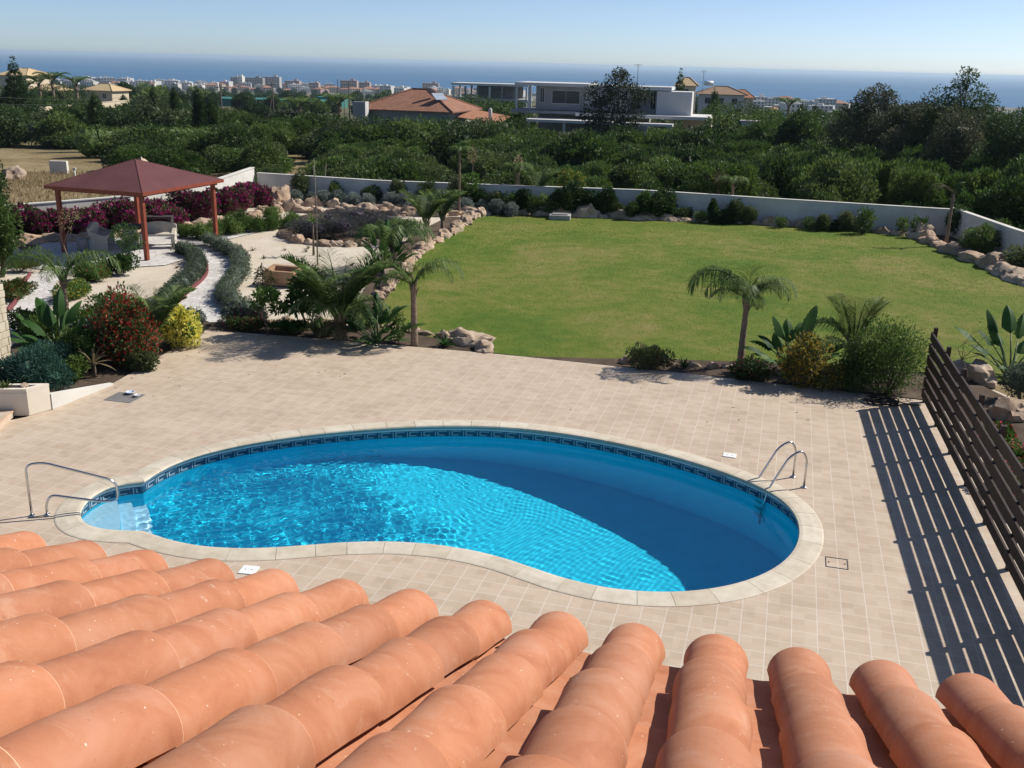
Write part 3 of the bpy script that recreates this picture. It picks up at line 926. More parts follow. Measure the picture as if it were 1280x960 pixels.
def shoelace(P): return sum(P[i].x * P[(i + 1) % len(P)].y - P[(i + 1) % len(P)].x * P[i].y for i in range(len(P)))

# ------------------------------------------------------------ ground sheets
deck_out = [site(*p) if p[1] > 9 else Vector(p + (0,)) for p in [(-8.62, 27.05), (-4.5, 26.2), (-0.44, 25.30), (4.6, 23.85), (9.72, 22.2), (4.75, -0.6), (-17, 5.0), (-13.6, 16.6), (-10.25, 19.75), (-9.35, 22.05)]]
hole = [p + (inner[i] - p) * 0.15 for i, p in enumerate(outer_ring)]
sheet('pool_deck', deck_out, [hole], 0.0, M['tiles'], thick=0.14)

sand_out = [G(140, 482), G(258, 412), G(455, 420), G(470, 380), G(520, 325), G(560, 298), G(623, 262), site(-0.9, 52.2), site(-14.0, 55.6), site(-14.9, 50), site(-17.3, 44.9), site(-22.4, 41.7), site(-23, 30), site(-17, 19), site(-12, 17.5), G(60, 520)]
sheet('gravel_garden', wobble(sand_out, 0.12, 3), [], -0.045, M['sand'])
lawn_px = [(612, 437), (560, 426), (500, 418), (452, 412), (434, 402), (455, 380), (485, 356), (510, 332), (533, 308), (564, 293), (588, 274), (623, 262), (700, 268), (800, 272), (900, 276), (1000, 281), (1080, 286), (1150, 296), (1185, 312), (1240, 333), (1285, 358)]
lawn_pts = [G(x, y) for x, y in lawn_px] + [site(22.0, 33), site(21, 27.5), G(1290, 480), G(1215, 470), G(1150, 470), G(1060, 462), G(960, 455), G(880, 452), G(790, 450), G(700, 447)]
lawn_pts[0] = G(618, 440)
sheet('lawn', wobble(lawn_pts, 0.15, 8), [], -0.035, M['lawn'])
# short grass: blades nobody could count, over the lawn sheet
rgl = np.random.RandomState(8)
lx = np.array([p.x for p in lawn_pts]); ly = np.array([p.y for p in lawn_pts])
nb_ = 130000
t_ = rgl.uniform(0, 1, nb_); gyy = 24.3 * (53.0 / 24.3) ** t_; gxx = rgl.uniform(-6, 24, nb_)
ins = np.zeros(nb_, bool); j = len(lx) - 1
for i in range(len(lx)):
    ins ^= ((ly[i] > gyy) != (ly[j] > gyy)) & (gxx < (lx[j] - lx[i]) * (gyy - ly[i]) / (ly[j] - ly[i] + 1e-12) + lx[i]); j = i
gxx, gyy = gxx[ins], gyy[ins]; nb_ = len(gxx)
Pg = np.stack([gxx, gyy, np.full(nb_, -0.036)], 1)
Dg = rgl.normal(size=(nb_, 3)) * .45 + np.array([0, 0, 1]); Dg /= np.linalg.norm(Dg, axis=1)[:, None]
Lg = rgl.uniform(.016, .032, nb_) * (1 + (gyy - 24) / 40); Vg, Fg = leaf_quads(rgl, Pg, Dg, Lg, Lg * .35)
mb = MB(); mb.arr(Vg, Fg, 0, rgl.uniform(0, 1, nb_)); tag(mb.obj('grass', [M['lf_lawn']]), kind='stuff')
# planting beds
sheet('soil_bed', wobble([G(140, 483), G(262, 413), G(300, 405), G(250, 398), G(215, 392), G(150, 395), G(60, 420), G(20, 425), G(-30, 470), G(-40, 520), G(60, 522)], 0.12, 1), [], -0.030, M['soil'])
sheet('soil_bed', wobble([G(258, 412.5), G(355, 420.5), G(520, 432), G(612, 441), G(616, 434), G(560, 424), G(500, 414), G(452, 407), G(400, 402), G(330, 398), G(285, 402)], 0.06, 2), [], -0.026, M['soil'])
sheet('soil_bed', wobble([G(640, 444), G(800, 459), G(950, 476), G(1080, 490), G(1165, 499), G(1290, 590), G(1310, 520), G(1215, 474), G(1150, 466), G(1060, 458), G(960, 451), G(880, 449), G(780, 447)], 0.06, 4), [], -0.026, M['soil'])
sheet('soil_bed', wobble([G(620, 262), G(700, 267), G(800, 271), G(900, 275), G(1000, 280), G(1080, 285), G(1150, 294), G(1185, 310), G(1240, 331), G(1300, 360), site(21.2, 33), site(21.0, 47.2), site(-0.9, 52.2)], 0.12, 5), [], -0.028, M['soil'])
sheet('soil_bed', wobble([G(505, 342), G(533, 305), G(564, 290), G(590, 271), G(560, 270), G(520, 290), G(470, 330), G(440, 390), G(462, 400)], 0.1, 6), [], -0.024, M['soil'])
sheet('gravel_path', wobble([G(1155, 500), G(1240, 485), G(1330, 520), site(17, 17), site(13, 6), site(5.5, 2), site(7.9, 14)], 0.1, 7), [], -0.038, M['sand'])
# lilac-grey round bed in the middle of the gravel garden, and the beds along the far wall
sheet('soil_bed', wobble([G(345, 292), G(375, 303), G(440, 308), G(500, 300), G(512, 280), G(470, 264), G(400, 262), G(355, 275)], 0.15, 9), [], -0.034, M['soil'])
sheet('soil_bed', wobble([G(30, 312), G(110, 296), G(190, 268), G(300, 248), G(420, 250), G(600, 258), site(-0.9, 52), site(-14.0, 55.5), site(-14.8, 50), site(-17.2, 44.9), site(-22, 41.7)], 0.2, 10), [], -0.036, M['soil'])

# paved pad of the gazebo and the two winding paths
pad = [G(20, 322), G(60, 300), G(120, 286), G(190, 282), G(262, 292), G(290, 306), G(282, 318), G(240, 322), G(205, 331), G(170, 333), G(110, 332), G(70, 338), G(40, 335)]
sheet('paved_terrace', wobble(pad, 0.1, 11), [], -0.012, M['paving'])
pr_l = [(236, 318), (250, 320), (258, 333), (255, 347), (234, 365), (222, 377), (226, 386), (243, 394), (262, 402)]
pr_r = [(283, 314), (290, 325), (290, 337), (280, 350), (268, 365), (266, 375), (272, 384), (286, 390), (300, 402)]
path_r = catmull([G(*p) for p in pr_l], 5) + catmull([G(*p) for p in pr_r], 5)[::-1]
sheet('garden_path', path_r, [], -0.016, M['paving'])
pl_l = [(75, 334), (40, 343), (26, 365), (20, 380), (2, 397), (-25, 412)]
pl_r = [(122, 330), (92, 339), (70, 352), (66, 366), (57, 380), (30, 400), (5, 428)]
path_l = catmull([G(*p) for p in pl_l], 5) + catmull([G(*p) for p in pl_r], 5)[::-1]
sheet('garden_path', path_l, [], -0.020, M['paving'])
sheet('garden_path', [G(232, 306), G(300, 288), G(345, 279), G(350, 283), G(300, 295), G(262, 305)], [], -0.018, M['paving'])

# ------------------------------------------------------------ the pool
WZ = -0.235
pool = empty('swimming_pool', (inner[0].x, inner[0].y, 0), 0, 'kidney-shaped blue swimming pool with cream coping in the tiled deck', 'swimming pool')
pinv = -pool.location
def pobj(mb, name, mats, bevel=0, parent=pool):
    o = mb.obj(name, mats, parent, bevel=bevel)
    if parent is pool: o.location = pinv
    return o
def depth_at(x, y):
    t = (x + 5.6) / 9.5
    t = max(0, min(1, t)); t = t * t * (3 - 2 * t)
    return 1.15 + 1.10 * t
def ring_wall(mb, P, z0, z1, mat=0, shift=0.0, n0=None):
    n = len(P)
    Q = [p + nrm_at(P, i) * shift for i, p in enumerate(P)] if shift else P
    mb.add([(q.x, q.y, z0) for q in Q] + [(q.x, q.y, z1) for q in Q], [(i, (i + 1) % n, n + (i + 1) % n, n + i) for i in range(n)], mat, True)
wallP = [p + nrm_at(inner, i) * 0.03 for i, p in enumerate(inner)]
mb = MB(); ring_wall(mb, wallP, -3.2, -0.30)
pobj(mb, 'pool_wall', [M['liner']])
mb = MB(); ring_wall(mb, wallP, -0.30, -0.12)
pobj(mb, 'border_band', [M['band_dark']])
mb = MB(); ring_wall(mb, wallP, -0.12, -0.085)
pobj(mb, 'liner_bead', [M['lip']])
mb = MB(); ring_wall(mb, wallP, -0.085, -0.02)
pobj(mb, 'pool_rim', [M['concrete']])
# greek key meander on the band
keyP = [p + nrm_at(inner, i) * 0.026 for i, p in enumerate(inner)]
L = [0]
cl = keyP + [keyP[0]]
for a, b in zip(cl, cl[1:]): L.append(L[-1] + (b - a).length)
PER = L[-1]
def atlen(s):
    s = s % PER
    lo = int(np.searchsorted(L, s, 'right')) - 1; lo = min(lo, len(cl) - 2)
    return cl[lo].lerp(cl[lo + 1], (s - L[lo]) / (L[lo + 1] - L[lo]))
nk = round(PER / 0.30); kw = PER / nk
mb = MB()
for k in range(nk):
    s0 = k * kw
    for (a, b, z0, z1) in ((0.02, 0.09, -0.29, -0.13), (0.22, 0.92, -0.155, -0.132), (0.82, 0.92, -0.235, -0.155), (0.42, 0.82, -0.235, -0.210), (0.22, 0.92, -0.290, -0.268)):
        p, q = atlen(s0 + a * kw), atlen(s0 + b * kw)
        mb.add([(p.x, p.y, z0), (q.x, q.y, z0), (q.x, q.y, z1), (p.x, p.y, z1)], [(0, 1, 2, 3)])
pobj(mb, 'key_pattern', [M['band_light']])
# floor
xs = np.arange(-8.4, 5.8, 0.25); yv = np.arange(11.8, 20.8, 0.25)
mb = MB(); mb.add([(x, y, -depth_at(x, y)) for y in yv for x in xs], [(j * len(xs) + i, j * len(xs) + i + 1, (j + 1) * len(xs) + i + 1, (j + 1) * len(xs) + i) for j in range(len(yv) - 1) for i in range(len(xs) - 1)], 0, True)
pobj(mb, 'pool_floor', [M['liner']])
# moulded entry steps in the bay
c1, c2 = G(178, 601), G(177, 667)
axis = Vector((-(c2 - c1).y, (c2 - c1).x, 0)).normalized()
if axis.x > 0: axis = -axis
midc = (c1 + c2) / 2
steps = MB()
for k, (d, dep) in enumerate(((0.0, 0.90), (0.26, 0.65), (0.50, 0.40))):
    pts = []
    tdir = (c2 - c1).normalized()
    for i in range(13):
        t = -1 + 2 * i / 12
        pts.append(midc + tdir * t * 1.5 + axis * (d - 0.16 * (1 - t * t) + 0.04))
    back = [p + axis * 2.2 for p in pts]
    poly = pts + back[::-1]
    if shoelace(poly) < 0: poly = poly[::-1]
    steps.prism(poly, -2.0, -dep - 0.03, 1)  # riser faces in blue liner: their shade is put into the colour
    cpy = [p - axis * 0.002 if i < len(pts) else p for i, p in enumerate(pts + back[::-1])]
    if shoelace(cpy) < 0: cpy = cpy[::-1]
    steps.prism(cpy, -dep - 0.028, -dep, 0)
pobj(steps, 'entry_steps', [M['liner_white'], M['liner']])
# coping stones
for S, O in zip(ring_in, outer_chains):
    n = len(S); k = 0
    while k < n - 1:
        ln = RK.choice([5, 6, 6, 7])
        e = min(n - 1, k + ln)
        if n - 1 - e < 3: e = n - 1
        gap = 0.035
        A = [S[k].lerp(S[k + 1], gap)] + S[k + 1:e] + [S[e].lerp(S[e - 1], gap)]
        Bq = [O[k].lerp(O[k + 1], gap)] + O[k + 1:e] + [O[e].lerp(O[e - 1], gap)]
        mb = MB(); m = len(A)
        prof = [(0.0, -0.035), (-0.055, -0.03), (-0.07, 0.0), (-0.055, 0.022), (0.0, 0.032), (0.5, 0.028), (0.93, 0.014), (1.0, 0.007), (1.0, -0.03)]
        V = []
        for a, b in zip(A, Bq):
            d = (b - a); ln_ = d.length; d = d.normalized()
            for u, z in prof:
                q = a + d * (u * ln_ if u > 0 else u + 0.0)
                V.append((q.x, q.y, z))
        pn = len(prof)
        F = [(i * pn + j, (i + 1) * pn + j, (i + 1) * pn + (j + 1) % pn, i * pn + (j + 1) % pn) for i in range(m - 1) for j in range(pn)]
        F += [tuple(range(pn)), tuple(range((m - 1) * pn + pn - 1, (m - 1) * pn - 1, -1))]
        mb.add(V, F, 0, False)
        o = pobj(mb, 'coping_stone', [M['coping']])
        k = e
# skimmer mouth in the wall
def wall_near(px, py):
    g = G(px, py)
    return min(range(len(inner)), key=lambda i: (inner[i] - g).length)
i0 = wall_near(895, 586)
a, b = inner[i0 - 2], inner[(i0 + 2) % len(inner)]
n_ = nrm_at(inner, i0); c = inner[i0] + n_ * 0.012
mb = MB(); rz_ = math.atan2((b - a).y, (b - a).x)
for dx, dz, sx_, sz_ in ((0, 0.085, 0.42, 0.025), (0, -0.085, 0.42, 0.025), (-0.2, 0, 0.025, 0.15), (0.2, 0, 0.025, 0.15)):
    mb.box((c.x + math.cos(rz_) * dx, c.y + math.sin(rz_) * dx, -0.20 + dz), (sx_, 0.03, sz_), rz_)
pobj(mb, 'skimmer_mouth', [M['band_light']])

# the water: real waves, livelier near the entry, calmer at the deep end
rsw = np.random.RandomState(11)
res = 0.022
gx = np.arange(inner_minx := min(p.x for p in inner) - 0.15, max(p.x for p in inner) + 0.15, res)
gy = np.arange(min(p.y for p in inner) - 0.15, max(p.y for p in inner) + 0.15, res)
X, Y = np.meshgrid(gx, gy)
Z = np.zeros_like(X)
wx = X + 0.25 * np.sin(Y * 1.3 + 0.4) + 0.1 * np.sin(Y * 3.1); wy = Y + 0.25 * np.sin(X * 1.1 + 1.0) + 0.1 * np.sin(X * 2.7)
rough_mask = (0.045 + 0.955 / (1 + np.exp((X + 1.5 + 0.8 * np.sin(Y * 1.4)) / 0.5))) * (1 - 0.9 / (1 + np.exp((X + 6.15) / 0.15)))
for k in range(46):
    lam = rsw.uniform(0.10, 0.27) if k < 36 else rsw.uniform(0.5, 1.8)
    th = rsw.uniform(0, 2 * math.pi); ph = rsw.uniform(0, 6.28)
    amp = 0.00088 * (lam / 0.3) ** 1.1 if k < 36 else 0.0011 * (lam / 1.0)
    Z += amp * np.sin(2 * math.pi / lam * (wx * math.cos(th) + wy * math.sin(th)) + ph) * (rough_mask if k < 36 else .3 * np.minimum(1, rough_mask + .5))
for k in range(8):   # little wind ripples everywhere
    lam = rsw.uniform(0.10, 0.2); th = rsw.normal(0.9, 0.5); ph = rsw.uniform(0, 6.28)
    Z += 0.00010 * np.sin(2 * math.pi / lam * (wx * math.cos(th) + wy * math.sin(th)) + ph)
rr_ = np.hypot(X - 2.4, Y - 13.8)
Z += 0.00025 * np.sin(rr_ * 2 * math.pi / 0.24) * np.exp(-rr_ * 0.9)
ext = [p + nrm_at(inner, i) * 0.06 for i, p in enumerate(inner)]
ex = np.array([p.x for p in ext]); ey = np.array([p.y for p in ext])
inside = np.zeros(X.shape, bool); j = len(ex) - 1
for i in range(len(ex)):
    cnd = ((ey[i] > Y) != (ey[j] > Y)) & (X < (ex[j] - ex[i]) * (Y - ey[i]) / (ey[j] - ey[i] + 1e-12) + ex[i])
    inside ^= cnd; j = i
cell = inside[:-1, :-1] | inside[1:, 1:] | inside[:-1, 1:] | inside[1:, :-1]
ny, nx = X.shape
idx = np.arange(nx * ny).reshape(ny, nx)
q = np.stack([idx[:-1, :-1][cell], idx[:-1, 1:][cell], idx[1:, 1:][cell], idx[1:, :-1][cell]], 1)
used = np.unique(q); remap = -np.ones(nx * ny, int); remap[used] = np.arange(len(used))
V = np.stack([X.ravel()[used], Y.ravel()[used], (WZ + Z).ravel()[used]], 1)
me = bpy.data.meshes.new('pool_water')
me.vertices.add(len(V)); me.vertices.foreach_set('co', V.astype(np.float32).ravel())
qq = remap[q]
me.loops.add(qq.size); me.loops.foreach_set('vertex_index', qq.astype(np.int32).ravel())
me.polygons.add(len(qq)); me.polygons.foreach_set('loop_start', (np.arange(len(qq)) * 4).astype(np.int32)); me.polygons.foreach_set('loop_total', np.full(len(qq), 4, dtype=np.int32))
me.polygons.foreach_set('use_smooth', np.ones(len(qq), dtype=bool))
me.update(calc_edges=True); me.materials.append(M['water'])
water = link('pool_water', me)
tag(water, kind='structure')
# sunlight refracted by the water surface
sd.cycles.is_caustics_light = True
water.cycles.is_caustics_caster = True
for o in kids(pool):
    if o.name.split('.')[0] in ('pool_wall', 'pool_floor', 'entry_steps', 'border_band', 'key_pattern'): o.cycles.is_caustics_receiver = True

# ------------------------------------------------------------ the house roof in the foreground
RAZ = R(13.6)
E0 = G(640, 790, 5.60); SL = R(22.5); SP = 0.2535; EXPO = 0.405
house = empty('house', (0, 2.3, 0), 0, 'house in the foreground under a sloping roof of curved terracotta tiles', 'house')
U = Vector((math.cos(RAZ), -math.sin(RAZ), 0)); Dn = Vector((math.sin(RAZ), math.cos(RAZ), 0))
UP = (-Dn * math.cos(SL) + Vector((0, 0, math.sin(SL)))).normalized(); NR = U.cross(-UP).normalized()
if NR.z < 0: NR = -NR
frame = Matrix((U, UP, NR)).transposed().to_4x4()
E0 = E0 - U * 0.097 - NR * 0.03
def roof_pt(i, s, h=0.0): return E0 + U * (i * SP) + UP * s + NR * h

def cover_tile(seed):
    """half-round tile, wide end down the slope (local x across, y up the slope, z off the roof)"""
    rs = random.Random(seed)
    L_, r0, r1, th = 0.475, 0.099 + rs.uniform(-.0015, .0015), 0.084, 0.011
    V = []; ns = 18; rows = [0, .0045, .012, .03, .1, .2, .3, .4, L_]
    for y in rows:
        k = y / L_; ro = r0 + (r1 - r0) * k + 0.0015 * math.sin(y * 21 + seed) - (0.0022 if y == 0 else 0)
        for i in range(ns + 1):
            a = math.pi * i / ns
            V.append((math.cos(a) * ro, y, math.sin(a) * ro * 0.93))
    o = len(V)
    for y in rows:
        k = y / L_; ro = r0 + (r1 - r0) * k - th
        for i in range(ns + 1):
            a = math.pi * i / ns
            V.append((math.cos(a) * ro, y, math.sin(a) * ro * 0.93))
    F = []; n1 = ns + 1
    for j in range(len(rows) - 1):
        for i in range(ns):
            F.append((j * n1 + i, j * n1 + i + 1, (j + 1) * n1 + i + 1, (j + 1) * n1 + i))
            F.append((o + j * n1 + i, o + (j + 1) * n1 + i, o + (j + 1) * n1 + i + 1, o + j * n1 + i + 1))
    lastr = (len(rows) - 1) * n1
    mats = [1 if k_ < ns * 2 and k_ % 2 == 0 else 0 for k_ in range(len(F))]
    for i in range(ns):
        F.append((i, o + i, o + i + 1, i + 1)); mats.append(1)
        F.append((lastr + i, lastr + i + 1, o + lastr + i + 1, o + lastr + i)); mats.append(0)
    for j in range(len(rows) - 1):
        F.append((j * n1, (j + 1) * n1, o + (j + 1) * n1, o + j * n1)); mats.append(1)
        F.append((j * n1 + ns, o + j * n1 + ns, o + (j + 1) * n1 + ns, (j + 1) * n1 + ns)); mats.append(1)
    mb = MB()
    for f, m in zip(F, mats): pass
    mb.v = V; mb.f = F; mb.m = mats; mb.sm = [True] * len(F)
    me = mb.build('cover_tile', [M['terra'], M['terra_rim']]); me.set_sharp_from_angle(angle=R(40))
    return me

def pan_tile(seed):
    L_, r0, r1, th = 0.47, 0.100, 0.110, 0.012
    V = []; ns = 12
    for (sgn) in (0, 1):
        for y in (0, .15, .3, L_):
            ro = r0 + (r1 - r0) * y / L_ + th * sgn
            for i in range(ns + 1):
                a = math.pi * (0.10 + 0.80 * i / ns)
                V.append((math.cos(a) * ro * 1.05, y, (r0 + (r1 - r0) * y / L_) * 0.42 * (1 - math.sin(a)) + 0.002 - th * sgn))
    n1 = ns + 1; o = 4 * n1; F = []
    for j in range(3):
        for i in range(ns):
            F.append((j * n1 + i, (j + 1) * n1 + i, (j + 1) * n1 + i + 1, j * n1 + i + 1))
            F.append((o + j * n1 + i, o + j * n1 + i + 1, o + (j + 1) * n1 + i + 1, o + (j + 1) * n1 + i))
    for i in range(ns):
        F.append((i, i + 1, o + i + 1, o + i)); F.append((3 * n1 + i, o + 3 * n1 + i, o + 3 * n1 + i + 1, 3 * n1 + i + 1))
    for j in range(3):
        F.append((j * n1, o + j * n1, o + (j + 1) * n1, (j + 1) * n1)); F.append((j * n1 + ns, (j + 1) * n1 + ns, o + (j + 1) * n1 + ns, o + j * n1 + ns))
    mb = MB(); mb.v = V; mb.f = F; mb.m = [0] * len(F); mb.sm = [True] * len(F)
    me = mb.build('pan_tile', [M['terra'], M['terra_rim']]); me.set_sharp_from_angle(angle=R(40))
    return me
COV = [cover_tile(i) for i in range(4)]; PAN = [pan_tile(0)]
ra = random.Random(21)
rest_c = []
def in_view(p, m=40):
    v = p - Vector((0, 0, CAMH))
    if p.y < 0.4: return False
    x, y = proj(p.x, p.y, p.z)
    return -m < x < 1280 + m and 300 < y < 960 + m
inv = house.matrix_world.inverted() if False else Matrix.Translation(-Vector((0, 2.3, 0)))
cand = []
for i in range(-16, 13):
    for j in range(7):
        pc = roof_pt(i, 0.02 + j * EXPO, 0.058 if False else 0.0)
        off = ra.uniform(-.006, .006)
        tilt = math.atan2(0.012, EXPO)
        m = Matrix.Translation(roof_pt(i, j * EXPO + ra.uniform(-.013, .013), 0.030) + U * off) @ frame @ Matrix.Rotation(-tilt * 0.9, 4, 'X') @ Matrix.Rotation(ra.uniform(-.018, .018), 4, 'Z') @ Matrix.Rotation(ra.uniform(-.05, .05), 4, 'Y')
        mid = roof_pt(i, (j + 0.5) * EXPO, 0.1)
        vis = any(in_view(roof_pt(i + du, j * EXPO + dv, 0.1), 10) for du in (-.4, 0, .4) for dv in (0, .2, .4))
        m2 = Matrix.Translation(roof_pt(i + 0.5, j * EXPO + 0.01, 0.0)) @ frame @ Matrix.Rotation(-math.atan2(0.013, EXPO), 4, 'X')
        cand.append((vis, (mid - cam.location).length if False else (mid - Vector((0, 0, CAMH))).length, m, m2, ra.randrange(4)))
shown = sorted([c for c in cand if c[0]], key=lambda c: c[1])[:100]
rest = [c for c in cand if c not in shown]
for vis, d, m, m2, kx in shown:
    o = link('cover_tile', COV[kx], house); o.matrix_basis = inv @ m
    o = link('pan_tile', PAN[0], house); o.matrix_basis = inv @ m2
def merged(name, items, parent):
    mb = MB()
    for me, m in items:
        mb.add([m @ v.co for v in me.vertices], [tuple(p.vertices) for p in me.polygons], 0, True)
    me = mb.build(name, [M['terra']]); me.set_sharp_from_angle(angle=R(40))
    return link(name, me, parent)
o = merged('roof_tiles_beyond', [(COV[c[4]], inv @ c[2]) for c in rest] + [(PAN[0], inv @ c[3]) for c in rest], house); o['kind'] = 'stuff'
# roof deck, mortar bed, fascia and the wall beneath
mb = MB()
a_, b_ = -16.6, 13.1
q = [roof_pt(a_, 0.06, -0.03), roof_pt(b_, 0.06, -0.03), roof_pt(b_, 2.9, -0.03), roof_pt(a_, 2.9, -0.03)]
q2 = [p - NR * 0.12 for p in q]
mb.add([inv @ p for p in q + q2], [(0, 1, 2, 3), (7, 6, 5, 4), (0, 4, 5, 1), (1, 5, 6, 2), (2, 6, 7, 3), (3, 7, 4, 0)])
mb.obj('roof_deck', [M['terra_rim']], house)
mb = MB()
f0, f1 = roof_pt(a_, 0, 0), roof_pt(b_, 0, 0)
wl = [f0 - Dn * 0.45, f1 - Dn * 0.45, f1 - Dn * 3.6, f0 - Dn * 3.6]
wl = [(p.x, p.y - 2.3) for p in wl]
if shoelace([Vector((p[0], p[1], 0)) for p in wl]) < 0: wl = wl[::-1]
mb.prism(wl, 0.002, 5.35)
mb.obj('wall', [M['white_wall']], house)
# pebble lying in a roof valley
g = roof_pt(-0.52, 1.60, 0.035)
pb = link('pebble', rock_mesh(77, 0.035, 0.022, 0.016, 2), None, roof_pt(-0.5, 1.42, 0.03), 0.7)
tag(pb, 'small pale pebble lying in a valley between the terracotta roof tiles', 'pebble')
pb2 = link('twig', MB().tube([(0, 0, 0), (0.02, 0.006, 0.006), (0.035, 0.004, 0.0)], [0.0025, 0.003, 0.001], 5).build('twig', [M['lf_dry']]), None, roof_pt(0.47, 0.34, 0.035))
tag(pb2, 'tiny curled dry twig caught beside the roof tiles near the eave', 'twig')

# ------------------------------------------------------------ rails, ladder, lids
def arc_pts(pts, rad, n=5):
    """round the corners of a polyline"""
    pts = [Vector(p) for p in pts]; out = [pts[0]]
    for i in range(1, len(pts) - 1):
        p = pts[i]; a = (pts[i - 1] - p); b = (pts[i + 1] - p)
        r = min(rad, a.length * .49, b.length * .49)
        A = p + a.normalized() * r; B = p + b.normalized() * r
        for k in range(n + 1):
            t = k / n; out.append(A * (1 - t) ** 2 + p * 2 * t * (1 - t) + B * t * t)
    out.append(pts[-1]); return out

b1 = G(40, 645); ang = R(12)
hr = empty('pool_handrail', b1, ang, 'bent stainless steel handrail over the entry steps of the pool', 'handrail')
pts = [(0, 0, 0.0), (0.0, 0, 0.92), (0.27, 0, 0.95), (1.38, 0, 0.55), (1.40, 0, 0.20), (1.15, 0, 0.18), (0.33, 0, 0.36), (0.24, 0, 0.2), (0.24, 0, 0.0)]
MB().tube(arc_pts(pts, 0.16, 6), 0.021, 12).obj('rail', [M['steel']], hr)
for x in (0, 0.24): MB().tube([(x, 0, 0.0), (x, 0, 0.018), (x, 0, 0.025)], [0.05, 0.05, 0.03], 16).obj('flange', [M['steel']], hr)

lb = (G(1009, 609) + G(987, 597)) / 2
ld = empty('pool_ladder', lb, R(189), 'stainless steel pool ladder with two hooped rails at the deep end', 'ladder')
wdt = (G(1009, 609) - G(987, 597)).length / 2
for s in (-1, 1):
    P_ = [(0, s * wdt, 0), (0.0, s * wdt, 0.56), (0.12, s * wdt, 0.76), (0.36, s * wdt, 0.62), (0.70, s * wdt, -0.02), (0.78, s * wdt, -0.45), (0.80, s * wdt, -1.30)]
    MB().tube(arc_pts(P_, 0.12, 6), 0.021, 12).obj('rail', [M['steel']], ld)
    MB().tube([(0, s * wdt, 0.0), (0, s * wdt, 0.018), (0, s * wdt, 0.028)], [0.055, 0.055, 0.03], 16).obj('flange', [M['steel']], ld)
for z in (-0.42, -0.72, -1.02): MB().box((0.79, 0, z), (0.09, wdt * 2 - 0.03, 0.025)).obj('tread', [M['steel']], ld, bevel=0.008)
for o in kids(ld):
    pass

def lid(px, py, sx_, rz, label, sy_=None):
    o = MB().box((0, 0, 0.008), (sx_, sy_ or sx_, 0.016)).obj('skimmer_lid', [M['plastic_white']], None, G(px, py), rz, bevel=0.005)
    tag(o, label, 'lid')
    for x in (-0.05, 0.05): MB().tube([(x, 0, 0.0165), (x, 0, 0.018)], 0.012, 10).obj('finger_hole', [M['dark_metal']], o)
lid(912, 569.5, 0.26, R(-20), 'square white plastic skimmer lid beside the far coping near the ladder', 0.22)
lid(311, 713, 0.25, R(-8), 'square white plastic lid beside the near coping, half hidden by the roof tiles')
# flush tiled inspection cover
c = G(1046, 704)
t = empty('inspection_cover', c, R(-15 + 90), 'tiled inspection cover with a dark frame near the right end of the pool', 'inspection cover')
mb = MB()
for dx, dy, a, b in ((0, .165, .34, .012), (0, -.165, .34, .012), (.17, 0, .012, .34), (-.17, 0, .012, .34)): mb.box((dx, dy, 0.004), (a, b, 0.008))
mb.obj('frame', [M['dark_metal']], t)
for y in (-.12, .12): MB().tube([(0, y, 0.003), (0, y, 0.007)], 0.014, 10).obj('lifting_hole', [M['dark_metal']], t)
# dark mat with two bowls
c = G(156, 497)
mt = MB().box((0, 0, 0.006), (0.68, 0.60, 0.012), 0).obj('drain_grate', [M['grate'] if 'grate' in M else M['concrete_dark']], None, c, R(-13), bevel=0.004)
tag(mt, 'dark square grate set in the deck with two small bowls on it', 'drain grate')
mb = MB()
for k in range(12): mb.box((-0.31 + k * 0.056, 0, 0.0145), (0.012, 0.56, 0.005))
mb.obj('slats', [M['dark_metal']], mt)
def bowl(loc, r, h, mat, label):
    mb = MB(); n = 20; prof = [(r * .5, 0), (r * .95, h * .7), (r, h), (r * .9, h), (r * .8, h * .6), (r * .4, h * .25), (0.001, h * .22)]
    V = [(a * math.cos(6.2832 * k / n), a * math.sin(6.2832 * k / n), z) for a, z in prof for k in range(n)]
    F = [(j * n + k, j * n + (k + 1) % n, (j + 1) * n + (k + 1) % n, (j + 1) * n + k) for j in range(len(prof) - 1) for k in range(n)] + [tuple(range(n - 1, -1, -1))]
    mb.add(V, F, 0, True); o = mb.obj('bowl', [M[mat]], None, loc); tag(o, label, 'bowl')
bowl(G(163, 493) + Vector((0, 0, 0.018)), 0.105, 0.055, 'ceramic_blue', 'blue and white ceramic bowl on the dark drain grate')
bowl(G(171.5, 496.5) + Vector((0, 0, 0.018)), 0.07, 0.05, 'plastic_white', 'smaller plain white bowl on the dark drain grate')

rfl = random.Random(17)
for k in range(34):
    px, py = rfl.choice([(rfl.uniform(250, 620), rfl.uniform(418, 470)), (rfl.uniform(700, 1080), rfl.uniform(462, 530)), (rfl.uniform(140, 250), rfl.uniform(440, 500))])
    g = G(px, py)
    if py < 418 + (px - 260) * .085 + 6 and px > 260: continue
    mb = MB(); blade(mb, (0, 0, .006), 0, .15, rfl.uniform(.05, .10), rfl.uniform(.02, .04), 0, .6, 4, .2, rfl.random())
    tag(mb.obj('fallen_leaf', [M['lf_palm_dry']], None, g, rfl.uniform(0, 6.28)), 'small dry leaf fallen on the deck tiles near the planting beds', 'leaf', 'fallen leaves on the deck')
